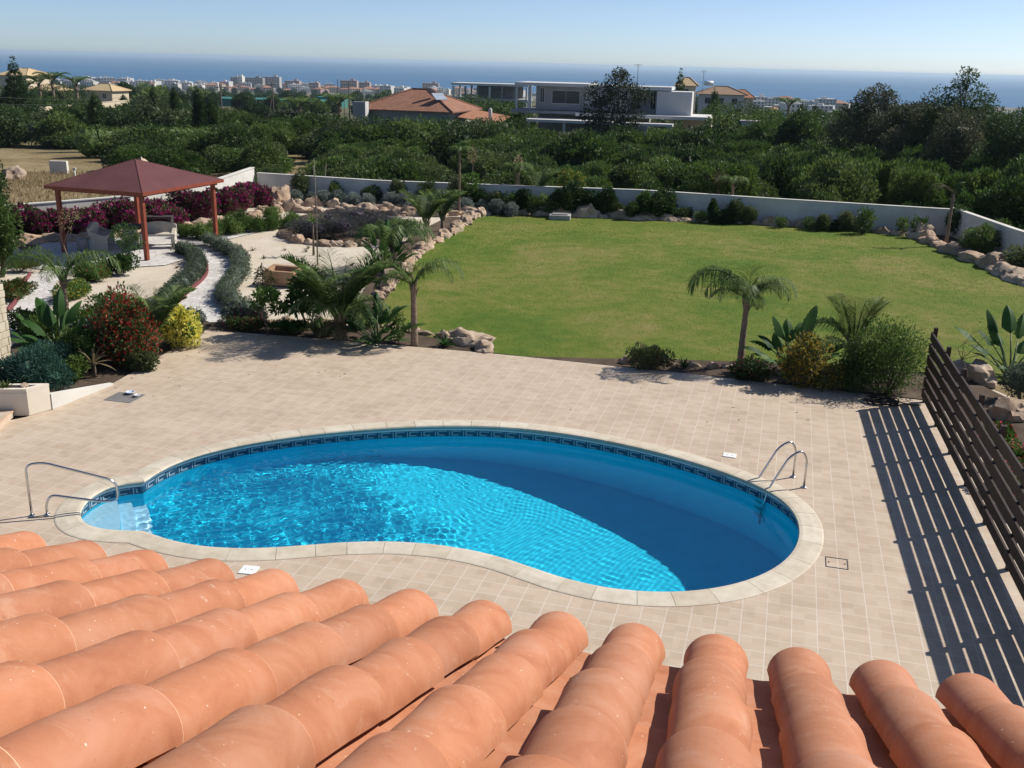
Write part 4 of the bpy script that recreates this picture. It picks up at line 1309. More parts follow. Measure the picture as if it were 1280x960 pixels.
# hose coil by the fence
mb = MB(); pts = []
for k in range(150):
    a = k * 0.25; r = 0.26 + 0.035 * math.sin(k * 0.9) + 0.02 * math.sin(k * .31)
    pts.append((r * math.cos(a) * 1.35, r * math.sin(a) * .8, 0.02 + 0.020 * (k // 26) + 0.006 * math.sin(k * .7)))
tail = [(0.5, 0.1, 0.02), (0.7, 0.02, 0.016), (0.9, 0.08, 0.016)]
mb.tube(pts + tail, 0.014, 7)
o = mb.obj('garden_hose', [M['rubber']], None, G(1100, 503) + Vector((0, -0.05, 0.0)), R(-12)); tag(o, 'coiled black garden hose on the deck at the end of the wooden fence', 'hose')

# ------------------------------------------------------------ fence
fa = site(9.60, 22.15); fd = (site(7.45, 12.68) - site(9.61, 22.24)).normalized()
LEN = 21.0
fen = empty('wooden_fence', fa, math.atan2(fd.y, fd.x), 'dark brown wooden fence of six wide horizontal boards beside the pool deck', 'fence')
FH = 1.70
rf = random.Random(4)
for k in range(6):
    mb = MB(); z = 0.13 + 0.5 * 0.198 + k * 0.274
    x = 0
    while x < LEN:
        l = min(3.4, LEN - x)
        mb.box((x + l / 2, rf.uniform(-.003, .003), z), (l - 0.006, 0.042, 0.196), 0)
        x += l
    mb.obj('board', [M['fence_wood']], fen, bevel=0.004)
k = 0
while k * 1.70 < LEN:
    x = 0.05 + k * 1.70
    MB().box((x, 0.066, 0.90), (0.085, 0.085, 1.83)).obj('post', [M['fence_wood']], fen, bevel=0.006)
    k += 1

# ------------------------------------------------------------ entrance corner on the left: planter, steps, ramp wall, stone pier
pa, pb_ = G(37, 520), G(65, 512)
dirp = (pb_ - pa).normalized(); nl = Vector((-dirp.y, dirp.x, 0))
ul = Vector((-0.965, -0.10, 0)).normalized()
A, B = pa, pb_
C_, D_ = B + ul * 2.6, A + ul * 2.6
pl = empty('planter', A, 0, 'cream rendered planter box beside the entrance steps', 'planter')
mb = MB()
quad = [A, B, C_, D_]
if shoelace(quad) < 0: quad = quad[::-1]
mb.prism([(p.x - A.x, p.y - A.y) for p in quad], 0.002, 0.52)
cen = (A + B + C_ + D_) / 4
mb.obj('box', [M['planter']] if 'planter' in M else [M['white_wall']], pl, bevel=0.012)
rim_o = [cen + (p - cen) * 1.0 for p in quad]
def inset(P, d):
    out = []
    n = len(P)
    for i in range(n):
        a = (P[i] - P[(i - 1) % n]).normalized(); b = (P[(i + 1) % n] - P[i]).normalized()
        na = Vector((-a.y, a.x, 0)); nb = Vector((-b.y, b.x, 0)); m = (na + nb); m = m / max(0.3, m.dot(na))
        out.append(P[i] + m * d)
    return out
ri = inset(quad, 0.10)
mb = MB(); n = 4
V = [(p.x - A.x, p.y - A.y, 0.522) for p in quad] + [(p.x - A.x, p.y - A.y, 0.522) for p in ri] + [(p.x - A.x, p.y - A.y, 0.60) for p in quad] + [(p.x - A.x, p.y - A.y, 0.60) for p in ri]
F = []
for i in range(4):
    j = (i + 1) % 4
    F += [(8 + i, 8 + j, 12 + j, 12 + i), (i, j, 8 + j, 8 + i), (4 + j, 4 + i, 12 + i, 12 + j)]
mb.add(V, F); mb.obj('rim', [M['planter']], pl)
mb = MB(); mb.add([(p.x - A.x, p.y - A.y, 0.56) for p in ri], [(0, 1, 2, 3)]); mb.obj('soil', [M['soil']], pl)
for k in range(3):
    q = ri[0].lerp(ri[2], 0.3 + 0.15 * k)
for k, (t_, sg) in enumerate(((0.18, 1), (0.30, 2), (0.5, 3))):
    q = (A + B) / 2 + ul * (0.3 + t_ * 2)
    rosette('tufted_plant', q + Vector((0, 0, 0.56)), 26, 0.24, 0.03, ['small green tuft at the front of the cream planter', 'small green tuft in the middle of the cream planter', 'small green tuft at the back of the cream planter'][k], 'plant', 'lf_grass', seed=sg)
rock((B + ul * 0.45 - nl * 0.0).xyz * 1.0 + Vector((0.0, -0.12, 0.56)), 0.22, 'small pale stone lying in the soil of the cream planter')
# steps
st = empty('entrance_steps', A + Vector((0, -0.02, 0)), math.atan2(-ul.y, -ul.x) , 'beige tiled entrance steps beside the planter', 'steps')
for k, (w_, z0_) in enumerate(((0.85, 0.15), (0.50, 0.30), (0.15, 0.45))):
    mb = MB(); mb.box((-1.75 + (-.0) - 0.25 * k, -0.62 + 0.0 * k - 0.0, z0_ / 2 + 0.001), (2.9 - 0.9 * k, 1.20, z0_)); mb.obj('step', [M['tiles']], st, bevel=0.006)
    mb = MB(); mb.box((-1.75 - 0.25 * k + (2.9 - 0.9 * k) / 2 + 0.004, -0.62, z0_ - 0.012), (0.03, 1.22, 0.03)); mb.obj('nosing', [M['nosing']] if 'nosing' in M else [M['terra_rim']], st)
# low white kerb tapering from the planter to the deck edge
k0, k1 = B + Vector((0.02, 0, 0)), G(142, 481.5)
dk = (k1 - k0).normalized(); nk_ = Vector((-dk.y, dk.x, 0)) * 0.12
mb = MB(); mb.prism([(0, 0), ((k1 - k0).x, (k1 - k0).y), ((k1 - k0 + nk_).x, (k1 - k0 + nk_).y), (nk_.x, nk_.y)], [0.004] * 4, [0.36, 0.05, 0.05, 0.36])
o = mb.obj('garden_kerb', [M['white_wall']], None, k0); tag(o, 'low white kerb tapering down from the planter to the deck edge', 'kerb')
# stone-clad pier at the left edge
c = G(-12, 462, 0) + Vector((-0.05, 0.1, 0))
mb = MB(); rr2 = random.Random(3); z = 0.0
while z < 2.0:
    hh = rr2.uniform(.14, .24); x = -0.35
    while x < 0.35:
        ww = rr2.uniform(.16, .34); ww = min(ww, 0.36 - x)
        mb.box((x + ww / 2, -0.30 + rr2.uniform(-.012, .012), z + hh / 2), (ww - .012, 0.10, hh - .012))
        mb.box((x + ww / 2, 0.30 + rr2.uniform(-.012, .012), z + hh / 2), (ww - .012, 0.10, hh - .012))
        x += ww
    y = -0.34
    while y < 0.34:
        ww = min(rr2.uniform(.16, .34), .35 - y)
        mb.box((0.35 + rr2.uniform(-.012, .012), y + ww / 2, z + hh / 2), (0.10, ww - .012, hh - .012)); y += ww
    z += hh
pr_ = empty('stone_pier', c, R(-8), 'cream stone-clad pier at the left edge above the planter', 'pier')
mb.obj('stone_cladding', [M['cladding']] if 'cladding' in M else [M['stone']], pr_, bevel=0.012)
MB().box((0, 0, 1.0), (0.66, 0.58, 2.0)).obj('core', [M['white_wall']], pr_)

# ------------------------------------------------------------ gazebo
FRp, FLp, BRp = site(-13.73, 36.72), site(-17.35, 37.95), site(-12.50, 40.84)
gx_ = (FRp - FLp).normalized(); gw = (FRp - FLp).length
gy_ = (BRp - FRp).normalized(); gd = (BRp - FRp).length
ga = math.atan2(gx_.y, gx_.x); GC = FRp - gx_ * gw / 2 + Vector((-math.sin(ga), math.cos(ga), 0)) * gd / 2
gz = empty('gazebo', GC, ga, 'wooden garden gazebo with a hipped maroon shingle roof and red-brown posts', 'gazebo')
hx, hy = gw / 2, gd / 2
for sx_ in (-1, 1):
    for sy_ in (-1, 1):
        MB().box((sx_ * hx, sy_ * hy, 1.26), (0.15, 0.15, 2.52)).obj('post', [M['gaz_wood']], gz, bevel=0.01)
mb = MB()
for sy_ in (-1, 1): mb.box((0, sy_ * hy, 2.45), (gw + 0.4, 0.09, 0.19))
for sx_ in (-1, 1): mb.box((sx_ * hx, 0, 2.45), (0.088, gd - 0.1, 0.188))
mb.obj('beam', [M['gaz_wood']], gz)
oh = 0.30; X_, Y_, ze, za = hx + oh, hy + oh, 2.56, 3.46
mb = MB()
rw = 0.05
mb.add([(-X_, -Y_, ze), (X_, -Y_, ze), (X_, Y_, ze), (-X_, Y_, ze), (0, 0, za), (-X_, -Y_, ze - .05), (X_, -Y_, ze - .05), (X_, Y_, ze - .05), (-X_, Y_, ze - .05), (0, 0, za - .12)],
       [(0, 1, 4), (1, 2, 4), (2, 3, 4), (3, 0, 4), (6, 5, 9), (7, 6, 9), (8, 7, 9), (5, 8, 9), (0, 5, 6, 1), (1, 6, 7, 2), (2, 7, 8, 3), (3, 8, 5, 0)])
for a, b in ((-X_, -Y_), (X_, -Y_), (X_, Y_), (-X_, Y_)):
    mb.box((0, 0, 0), (0.001, 0.001, 0.001)) if False else mb.tube([(a, b, ze - .01), (0, 0, za - .01)], 0.028, 6, smooth=False)
rf_ = mb.obj('roof', [M['shingle']], gz)
mb = MB()
for (a, b, l, ax) in ((0, -Y_ - .015, 2 * X_ + .06, 0), (0, Y_ + .015, 2 * X_ + .06, 0), (-X_ - .015, 0, 2 * Y_, 1), (X_ + .015, 0, 2 * Y_, 1)):
    mb.box((a, b, ze - .055), (l, .03, .12) if ax == 0 else (.03, l, .12))
mb.obj('fascia', [M['gaz_wood']], gz)
mb = MB()
for k in range(9):
    t_ = -0.8 + 0.2 * k
    for sy_ in (-1, 1):
        zt = ze + (za - ze) * (1 - abs(t_)) ; 
        yy = Y_ * abs(t_)
        mb.tube([(t_ * X_, sy_ * Y_, ze - .09), (t_ * X_, sy_ * yy, ze - .12 + (za - ze) * (1 - abs(t_)) - .07)], 0.03, 4, smooth=False)
mb.obj('rafters', [M['gaz_wood']], gz)
# stone table, benches and stool under it
def bench(px, py, rz, label, back=True, w=1.35, mat='stone', name='stone_bench'):
    t = empty(name, G(px, py), rz, label, 'bench'); t.scale = (1.25, 1.2, 1.2)
    for s in (-1, 1):
        MB().prism([(s * w / 2 - .06, -.24), (s * w / 2 + .06, -.24), (s * w / 2 + .06, .24), (s * w / 2 - .06, .24)], 0, [0.42, .42, .62 if back else .42, .62 if back else .42]).obj('leg', [M[mat]], t, bevel=0.012)
    MB().box((0, -0.03, 0.44), (w + .16, .46, .08)).obj('seat', [M[mat]], t, bevel=0.015)
    if back:
        mb = MB(); n = 10
        P_ = [(-w / 2 - .07, 0.19)] + [(w * (i / n - .5), .19) for i in range(n + 1)] + [(w / 2 + .07, .19)]
        V = []
        for i in range(n + 3):
            x = P_[i][0]; zz = .72 + .11 * (1 - (2 * x / (w + .14)) ** 2)
            V += [(x, .20, .48), (x, .29, .48), (x, .25, zz), (x, .34, zz)]
        F = []
        for i in range(n + 2):
            b = i * 4; F += [(b, b + 4, b + 6, b + 2), (b + 1, b + 3, b + 7, b + 5), (b + 2, b + 6, b + 7, b + 3), (b, b + 1, b + 5, b + 4)]
        F += [(0, 2, 3, 1), ((n + 2) * 4, (n + 2) * 4 + 1, (n + 2) * 4 + 3, (n + 2) * 4 + 2)]
        mb.add(V, F); mb.obj('backrest', [M[mat]], t)
    return t
bench(199, 309, R(10), 'pale stone bench facing the table at the right side of the gazebo', True, 0.95)
bench(130, 309, R(100), 'grey stone bench with a curved back at the left side of the gazebo', True, 1.1, 'stone')
tb = empty('stone_table', G(164, 306), R(5), 'stone table with a dark top between the two benches under the gazebo', 'table')
MB().box((0, 0, .36), (.5, .42, .72)).obj('pedestal', [M['stone']], tb, bevel=.02)
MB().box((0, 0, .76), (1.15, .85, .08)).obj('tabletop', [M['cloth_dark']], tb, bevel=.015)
o = MB().tube([(0, 0, 0), (0, 0, .40), (0, 0, .44)], [.22, .24, .22], 18).obj('stone_stool', [M['concrete']], None, G(104, 312)); tag(o, 'round grey stone stool left of the benches in the gazebo', 'stool')
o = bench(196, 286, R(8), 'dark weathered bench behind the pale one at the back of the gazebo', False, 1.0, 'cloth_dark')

# ------------------------------------------------------------ boundary walls
def wall(name, pts, h, label, mat='white_wall', th=0.2, cap=True, z0=-0.8):
    if cap: pts = [tuple(site(*p))[:2] for p in pts]
    t = empty(name, Vector((pts[0][0], pts[0][1], 0)), 0, label, 'wall')
    o = Vector((pts[0][0], pts[0][1], 0))
    P = [Vector((p[0], p[1], 0)) - o for p in pts]
    H = [h] * len(P) if not hasattr(h, '__len__') else h
    mb = MB(); lf = [(-(Q := offs(P, th / 2))[i] + Q[i] * 2) for i in range(len(P))]; rt = offs(P, -th / 2)
    V = []; 
    for i in range(len(P)): V += [(lf[i].x, lf[i].y, z0), (rt[i].x, rt[i].y, z0), (rt[i].x, rt[i].y, H[i]), (lf[i].x, lf[i].y, H[i])]
    F = []
    for i in range(len(P) - 1):
        b = i * 4
        for j in range(4): F.append((b + j, b + (j + 1) % 4, b + 4 + (j + 1) % 4, b + 4 + j))
    F += [(0, 1, 2, 3), (len(V) - 1, len(V) - 2, len(V) - 3, len(V) - 4)]
    mb.add(V, F); mb.obj('wall_body', [M[mat]], t)
    if cap:
        mb = MB(); lf = offs(P, th / 2 + .03); rt = offs(P, -th / 2 - .03); V = []
        for i in range(len(P)): V += [(lf[i].x, lf[i].y, H[i] + .002), (rt[i].x, rt[i].y, H[i] + .002), (rt[i].x, rt[i].y, H[i] + .05), (lf[i].x, lf[i].y, H[i] + .05)]
        mb.add(V, F); mb.obj('coping', [M[mat]], t)
    return t
wall('garden_wall', [(-34.0, 36.0), (-24.5, 39.3), (-21.6, 41.4), (-19.4, 43.05), (-17.3, 44.8), (-16.1, 47.05), (-15.2, 49.2), (-14.35, 54.9)], [1.15, 1.15, 1.15, 1.2, 1.25, 1.3, 1.35, 1.55], 'sunlit white rendered garden wall behind the magenta hedge and gazebo')
wall('garden_wall', [(-14.1, 55.0), (-7.3, 53.2), (-1.0, 52.0), (6.3, 51.3), (12.3, 49.6), (20.3, 47.0)], [1.25, 1.2, 1.25, 1.25, 1.2, 1.2], 'long white rendered garden wall in shade along the far end of the lawn')
wall('garden_wall', [(20.55, 47.2), (20.5, 41), (20.9, 33), (21.8, 25)], 1.25, 'short white rendered garden wall along the right side of the lawn')

# ------------------------------------------------------------ rocks
def rock_row(px_list, step, s, label, group, jitter=0.08, world=False):
    pts = [G(*p) for p in px_list] if not world else px_list
    for p, a in along(pts, lambda: step * RK.uniform(.8, 1.25)):
        rock(Vector((p.x, p.y, 0)) + Vector((RK.uniform(-jitter, jitter), RK.uniform(-jitter, jitter), -0.03)), s * RK.uniform(.7, 1.3), label, group, a + RK.uniform(-.5, .5))
rock_row([(470, 372), (485, 356), (510, 331), (533, 307), (564, 292), (588, 273), (622, 263)], 0.52, 0.62, 'pale limestone rock in the row between the gravel garden and the lawn', 'rocks between gravel garden and lawn')
rock_row([(622, 265), (700, 269), (800, 273), (900, 277), (1000, 282), (1080, 287), (1150, 297)], 0.78, 0.85, 'limestone rock in the edging row at the far end of the lawn', 'rocks along the far lawn edge', 0.12)
rock_row([(1150, 297), (1185, 312), (1240, 333), (1300, 362)], 0.7, 0.95, 'limestone rock in the edging row down the right side of the lawn', 'rocks along the right lawn edge', 0.12)
rock_row([(455, 404), (500, 412), (540, 418), (590, 425)], 0.42, 0.36, 'small sandstone rock edging the bed under the two patio palms', 'small rocks edging the palm bed')
rock_row([(785, 452), (830, 455), (880, 457), (920, 459)], 0.42, 0.36, 'small rock edging the bed beside the leaning palm on the lawn front', 'small rocks edging the lawn front bed')
rock_row([(345, 405), (380, 407), (430, 405)], 0.5, 0.45, 'small sandstone rock behind the shrubs at the back edge of the deck', 'small rocks behind the deck shrubs')
for (px, py, s, lb_) in ((588, 428, 0.95, 'large tan sandstone boulder at the lawn corner of the palm bed'), (606, 436, 0.80, 'weathered sandstone boulder at the very corner of deck and lawn'), (575, 421, 0.55, 'smaller tan boulder behind the two corner boulders')):
    rock(G(px, py), s, lb_)
rock_row([site(-14.3, 43.2), site(-13.2, 45.5), site(-12.3, 48.2), site(-11.8, 50.6)], 0.8, 0.9, 'large pale limestone boulder below the magenta hedge right of the gazebo', 'boulders below the hedge', 0.2, True)
rock_row([site(-21.0, 38.8), site(-18.6, 40.3), site(-16.6, 41.4), site(-15.2, 42.8)], 0.8, 1.0, 'limestone boulder below the magenta hedge behind the gazebo', 'boulders behind the gazebo', 0.2, True)
rock_row([site(-12.6, 50.2), site(-8, 49.8), site(-4, 49.6), site(-1.6, 50.2)], 0.75, 0.9, 'limestone rock in the terrace row below the silver bushes', 'rocks below the silver bushes', 0.25, True)
rock_row([site(-12.0, 52.2), site(-7, 51.3), site(-2, 50.9)], 0.8, 0.8, 'limestone rock in the upper row against the silver bushes', 'rocks among the silver bushes', 0.25, True)
rock_row([(352, 294), (380, 303), (430, 307), (480, 303), (500, 297)], 0.62, 0.6, 'sandstone rock edging the round lavender bed', 'rocks edging the lavender bed', 0.1)
o = rock(site(-12.2, 52.0, .25), 1.4, 'big reddish boulder standing up among the rocks by the wall corner', i=6)
o.scale = (1.3, 1.5, 1.9)
rock(G(1200, 468), 0.9, 'pale boulder on the lawn edge just behind the wooden fence')
rock(G(1222, 472), 1.1, 'dark reddish boulder beside the pale one behind the wooden fence')
rock(G(1266, 518), 1.0, 'broad flat limestone boulder behind the fence among red flowers', i=1)
rock(G(1250, 548), 0.4, 'fist-sized stone on the gravel behind the fence')

# sandstone trough in the gravel
t = empty('stone_trough', G(356, 355), R(-12), 'tan sandstone trough standing on the gravel', 'trough')
def m_sand():
    return solid('tan_sandstone', (0.30, 0.17, 0.09), (0.47, 0.30, 0.18), 3, 0.9, 0.5, 0.02)
M['sandstone'] = m_sand()
mb = MB()
oo = [(-.62, -.34), (.5, -.38), (.66, .3), (-.55, .38)]; ii = [(-.46, -.20), (.36, -.22), (.48, .16), (-.42, .22)]
V = [(x, y, 0) for x, y in oo] + [(x * 1.03, y * 1.03, .5 + (.1 if k in (2, 3) else 0)) for k, (x, y) in enumerate(oo)] + [(x, y, .5 + (.08 if k in (2, 3) else 0)) for k, (x, y) in enumerate(ii)] + [(x * .9, y * .9, .22) for x, y in ii]
F = [(3, 2, 1, 0), (12, 13, 14, 15)]
for k in range(4):
    j = (k + 1) % 4
    F += [(k, j, 4 + j, 4 + k), (4 + k, 4 + j, 8 + j, 8 + k), (8 + k, 8 + j, 12 + j, 12 + k)]
mb.add(V, F); mb.obj('basin', [M['sandstone']], t, bevel=0.03)
lump(mb2 := MB(), (0, 0, .24), (.40, .17, .06), .3, 3, 2, 0, 4); mb2.obj('soil', [M['soil']], t)
# concrete slab on the lawn
t = empty('well_cover', G(700, 273), R(-6), 'low concrete block with a lid lying on the far edge of the lawn', 'cover')
MB().box((0, 0, .08), (1.05, .8, .24)).obj('block', [M['concrete']], t, bevel=.02)
MB().box((0, .02, .225), (.8, .56, .045)).obj('lid', [M['concrete_dark']], t, bevel=.01)

# ------------------------------------------------------------ palms of the garden
def A_(d): return R(d)
palm(G(925, 456), 1.78, 0.07, [(A_(330), 'arch_long', .8), (A_(25), 'arch', 1.0), (A_(70), 'short_up', 1.2), (A_(250), 'arch', .9), (A_(172), 'arch_long', 1.12), (A_(193), 'arch_long', 1.2), (A_(222), 'arch_long', .95), (A_(205), 'arch', 1.25), (A_(350), 'arch_long', .9), (A_(10), 'arch', .85), (A_(335), 'arch', .75), (A_(60), 'side', .7), (A_(120), 'arch', .9), (A_(280), 'side', .7), (A_(150), 'side', .85), (A_(90), 'stiff', .42)],
     'young palm with drooping fronds on the front edge of the lawn', lean=(0.03, 0.03))
palm(G(518, 431), 1.70, 0.075, [(A_(5), 'arch_long', 1.0), (A_(350), 'arch_long', .8), (A_(170), 'arch', 1.1), (A_(215), 'arch', .8), (A_(140), 'side', 1.0), (A_(60), 'arch', .9), (A_(110), 'arch', .8), (A_(190), 'side', .9)],
     'slim young palm arching towards the lawn at the back edge of the deck', lean=(-0.03, 0.05))
palm(G(426, 424), 0.55, 0.14, [(A_(20 + 23 * k), 'stiff', 1.35 + .25 * math.sin(k * 2.1)) for k in range(17)] + [(A_(10 + 60 * k), 'arch', 1.2) for k in range(6)] + [(A_(40 + 60 * k), 'hang_dry', .9) for k in range(5)],
     'dense upright date palm between the shrubs at the back edge of the deck')
palm(G(196, 441), 0.42, 0.05, [(A_(30 + 36 * k), 'stiff', 1.05 + .15 * math.sin(k * 3)) for k in range(11)],
     'small spiky palm between the red and the yellow bush')
palm(G(85, 407), 1.35, 0.07, [(A_(15), 'arch_long', 1.15), (A_(340), 'arch_long', 1.0), (A_(200), 'arch_long', 1.1), (A_(165), 'arch_long', 1.2), (A_(60), 'arch', 1.2), (A_(270), 'arch', .9), (A_(120), 'arch', 1.1), (A_(300), 'arch', .8)],
     'palm with long arching fronds in the left bed beside the winding path')
palm(G(491, 338), 1.0, 0.11, [(A_(10 + 33 * k), 'arch', 1.35 + .2 * math.sin(k)) for k in range(12)] + [(A_(20 + 80 * k), 'hang_dry', .9) for k in range(4)],
     'bushy palm left of the rock row halfway along the gravel garden')
palm(G(533, 300), 0.7, 0.09, [(A_(25 + 36 * k), 'stiff', 1.1 + .15 * math.sin(k * 2)) for k in range(11)],
     'stiff young palm in the bed beside the upper rock row')
palm(G(553, 288), 0.5, 0.08, [(A_(50 + 40 * k), 'stiff', 1.15) for k in range(9)],
     'stiff young palm nearest the far end of the rock row')
palm(G(1062, 468), 0.75, 0.10, [(A_(155), 'arch', 1.15), (A_(135), 'arch', 1.1), (A_(40), 'stiff', 1.05), (A_(60), 'stiff', 1.0), (A_(78), 'stiff', 1.0), (A_(105), 'stiff', 1.05), (A_(25), 'stiff', 1.0), (A_(125), 'stiff', 1.0), (A_(300), 'side', 1.0), (A_(200), 'side', 1.0)],
     'young fan of palm fronds rising behind the bushes near the fence', lean=(0, 0))
palm(G(1182, 306), 2.3, 0.06, [(A_(170), 'dry', .9), (A_(200), 'dry', .8), (A_(10), 'stiff', .5), (A_(60), 'stiff', .45)], 'thin palm with a drooping dry brown frond at the right corner of the lawn')
palm(G(574, 268), 3.25, 0.045, [(A_(20 + 60 * k), 'side', .62) for k in range(6)], 'tall thin-stemmed palm at the far left corner of the lawn')
palm(G(645, 262), 2.0, 0.05, [(A_(35 + 60 * k), 'arch', .85) for k in range(6)] + [(A_(100), 'hang_dry', .9)], 'thin palm against the far wall just right of the lawn corner')
palm(G(913, 272), 1.75, 0.055, [(A_(10 + 40 * k), 'arch', .72) for k in range(9)], 'umbrella-shaped palm at the far edge of the lawn')
palm(G(672, 262), 0.7, 0.09, [(A_(10 + 45 * k), 'stiff', 1.25) for k in range(8)], 'broad low palm against the far wall behind the concrete block')

# paddle-leaved plants
banana(G(470, 428), [(A_(a), R(e), sl, L_, W_2) for a, e, sl, L_, W_2 in ((20, 62, .6, .7, .20), (-15, 35, .6, .75, .24), (160, 40, .5, .6, .20), (195, 55, .5, .6, .2), (100, 75, .7, .7, .2), (60, 50, .55, .6, .2), (250, 35, .4, .5, .18), (300, 45, .5, .55, .2), (130, 60, .6, .6, .2), (0, 15, .35, .45, .18), (220, 20, .35, .45, .16), (340, 55, .6, .6, .2), (80, 65, .6, .55, .2))], 'dark glossy paddle-leaved plant between the two patio palms', 2)
banana(G(990, 468), [(A_(a), R(e), sl, L_, W_2) for a, e, sl, L_, W_2 in ((45, 68, .95, .75, .28), (130, 66, .85, .6, .30), (185, 40, .75, .6, .26), (160, 45, .7, .6, .24), (10, 38, .8, .7, .24), (330, 40, .75, .6, .24), (355, 20, .75, .5, .22), (205, 18, .6, .5, .24), (230, 42, .6, .5, .24), (90, 70, .7, .6, .26), (280, 30, .55, .5, .24))], 'large paddle-leaved plant behind the golden bush near the fence', 4)
banana(G(75, 448), [(A_(a), R(e), sl, L_, W_2) for a, e, sl, L_, W_2 in ((140, 72, .75, .8, .28), (100, 80, .9, .75, .25), (60, 70, .8, .7, .26), (170, 50, .7, .7, .25), (20, 48, .7, .7, .22), (200, 38, .6, .6, .22), (340, 30, .6, .6, .22), (0, 62, .6, .6, .22), (230, 60, .5, .5, .22), (300, 55, .5, .5, .2))], 'large upright paddle-leaved plant in the left bed above the blue-green bush', 6)
banana(G(482, 342), [(A_(a), R(e), sl, L_, W_2) for a, e, sl, L_, W_2 in ((80, 82, 1.0, .8, .28), (140, 70, .9, .8, .26), (30, 72, .9, .7, .26), (200, 60, .7, .7, .24), (330, 60, .7, .7, .24), (270, 75, .7, .7, .24), (0, 45, .7, .6, .22))], 'tall dark paddle-leaved plant in the rock-edged bed left of the lawn', 8)
banana(G(1262, 470), [(A_(a), R(e), sl, L_, W_2) for a, e, sl, L_, W_2 in ((150, 45, 1.0, .6, .28), (90, 72, 1.0, .7, .28), (60, 60, .9, .7, .26), (20, 50, .8, .6, .26), (185, 40, .6, .5, .22), (330, 50, .7, .6, .25), (120, 65, 1.0, .6, .26))], 'paddle-leaved plant on the lawn side behind the fence at the right edge', 10)
# agaves and other rosettes
rosette('agave', G(556, 432), 16, .36, .085, 'small green agave in the bed beside the corner boulders', 'agave', 'lf_broad', (0.25, 1.2), .4, 3)
rosette('agave', G(855, 459), 16, .30, .05, 'small dark agave in the bed at the front edge of the lawn', 'agave', 'lf_dark', (0.25, 1.2), .3, 4)
rosette('cordyline', G(118, 470), 22, .55, .04, 'bronze-green spiky plant at the front of the left bed', 'plant', 'lf_palm_dry', (-0.1, 1.3), .8, 5, stem=.32)
rosette('cordyline', G(392, 318), 16, .45, .05, 'small spiky plant on a thin stem in the gravel near the tall stake', 'plant', 'lf_palm', (0.0, 1.3), .8, 6, stem=1.3)

# leafy shrubs round the deck
shrub('red_shrub', G(158, 455), .95, .75, 1.75, 8500, .10, 21, ['lf_dark', 'fl_red'], 'tall shrub with red tips in the left bed', core=False, nb=15, mix=[(0, .64), (1, .36)])
shrub('yellow_bush', G(222, 432), .66, .60, 1.08, 8000, .075, 22, ['lf_bright', 'fl_yellow'], 'rounded bush covered in pale yellow flowers at the deck corner', 'bush', aspect=.85, mix=[(0, .2), (1, .8)], nb=10, up=.9)
shrub('blue_green_bush', G(40, 482), .95, .70, 1.0, 9000, .095, 23, ['lf_blue'], 'dense blue-green bush behind the cream planter', 'bush', aspect=.25, up=.7)
shrub('blue_green_bush', G(67, 470), .5, .5, .8, 3500, .095, 24, ['lf_blue'], 'smaller blue-green bush just right of the dense one', 'bush', aspect=.25, up=.7)
shrub('green_shrub', G(100, 458), .75, .6, 1.0, 4200, .10, 25, ['lf_scrub', 'lf_bright'], 'mid-green leafy shrub behind the spiky bronze plant', mix=[(0, .6), (1, .4)])
shrub('green_shrub', G(132, 430), .8, .6, .9, 3800, .10, 26, ['lf_bright'], 'light green shrub between the paddle-leaved plant and the red shrub')
shrub('low_shrub', G(110, 408), 1.1, .5, .55, 4200, .08, 27, ['lf_bright', 'fl_red'], 'low green border shrub with a few red blooms along the left path', mix=[(0, .93), (1, .07)])
shrub('low_shrub', G(92, 372), .55, 1.1, .55, 3600, .09, 28, ['lf_bright', 'fl_orange'], 'yellow-green border shrub on the right of the left path', mix=[(0, .85), (1, .15)])
shrub('low_shrub', G(118, 350), .75, .55, .6, 3600, .09, 29, ['lf_bright', 'fl_red'], 'green shrub with reddish tips in front of the gazebo', mix=[(0, .88), (1, .12)])
shrub('low_shrub', G(150, 342), .75, .5, .7, 3600, .09, 30, ['lf_bright'], 'bright green shrub at the foot of the front gazebo post')
shrub('low_shrub', G(14, 372), .5, 1.3, .5, 4200, .09, 31, ['lf_grass', 'fl_red'], 'green and reddish ground-hugging shrub left of the left path', mix=[(0, .9), (1, .1)])
shrub('low_shrub', G(22, 338), 1.1, .5, .4, 3600, .11, 32, ['lf_grass', 'lf_palm_dry'], 'straw-green grassy shrub at the left end of the paved terrace', mix=[(0, .6), (1, .4)], aspect=.12, up=.9)
shrub('shrub', G(196, 396), .9, .4, .5, 3000, .08, 33, ['lf_scrub_olive'], 'grey-green low shrub behind the yellow bush')
shrub('low_shrub', G(246, 405), .35, .3, .45, 1500, .06, 34, ['lf_lavender'], 'small grey-green shrub beside the lower end of the winding path')
shrub('ground_cover_shrub', G(315, 412), .9, .3, .38, 3600, .065, 35, ['lf_scrub', 'fl_magenta'], 'low dark shrub with maroon tips at the back edge of the deck', mix=[(0, .75), (1, .25)])
shrub('ground_cover_shrub', G(366, 416), .7, .28, .34, 3000, .065, 36, ['lf_bright'], 'fresh green low shrub at the back edge of the deck')
shrub('low_shrub', G(402, 418), .4, .25, .3, 1500, .07, 37, ['lf_scrub'], 'small dark shrub left of the date palm')
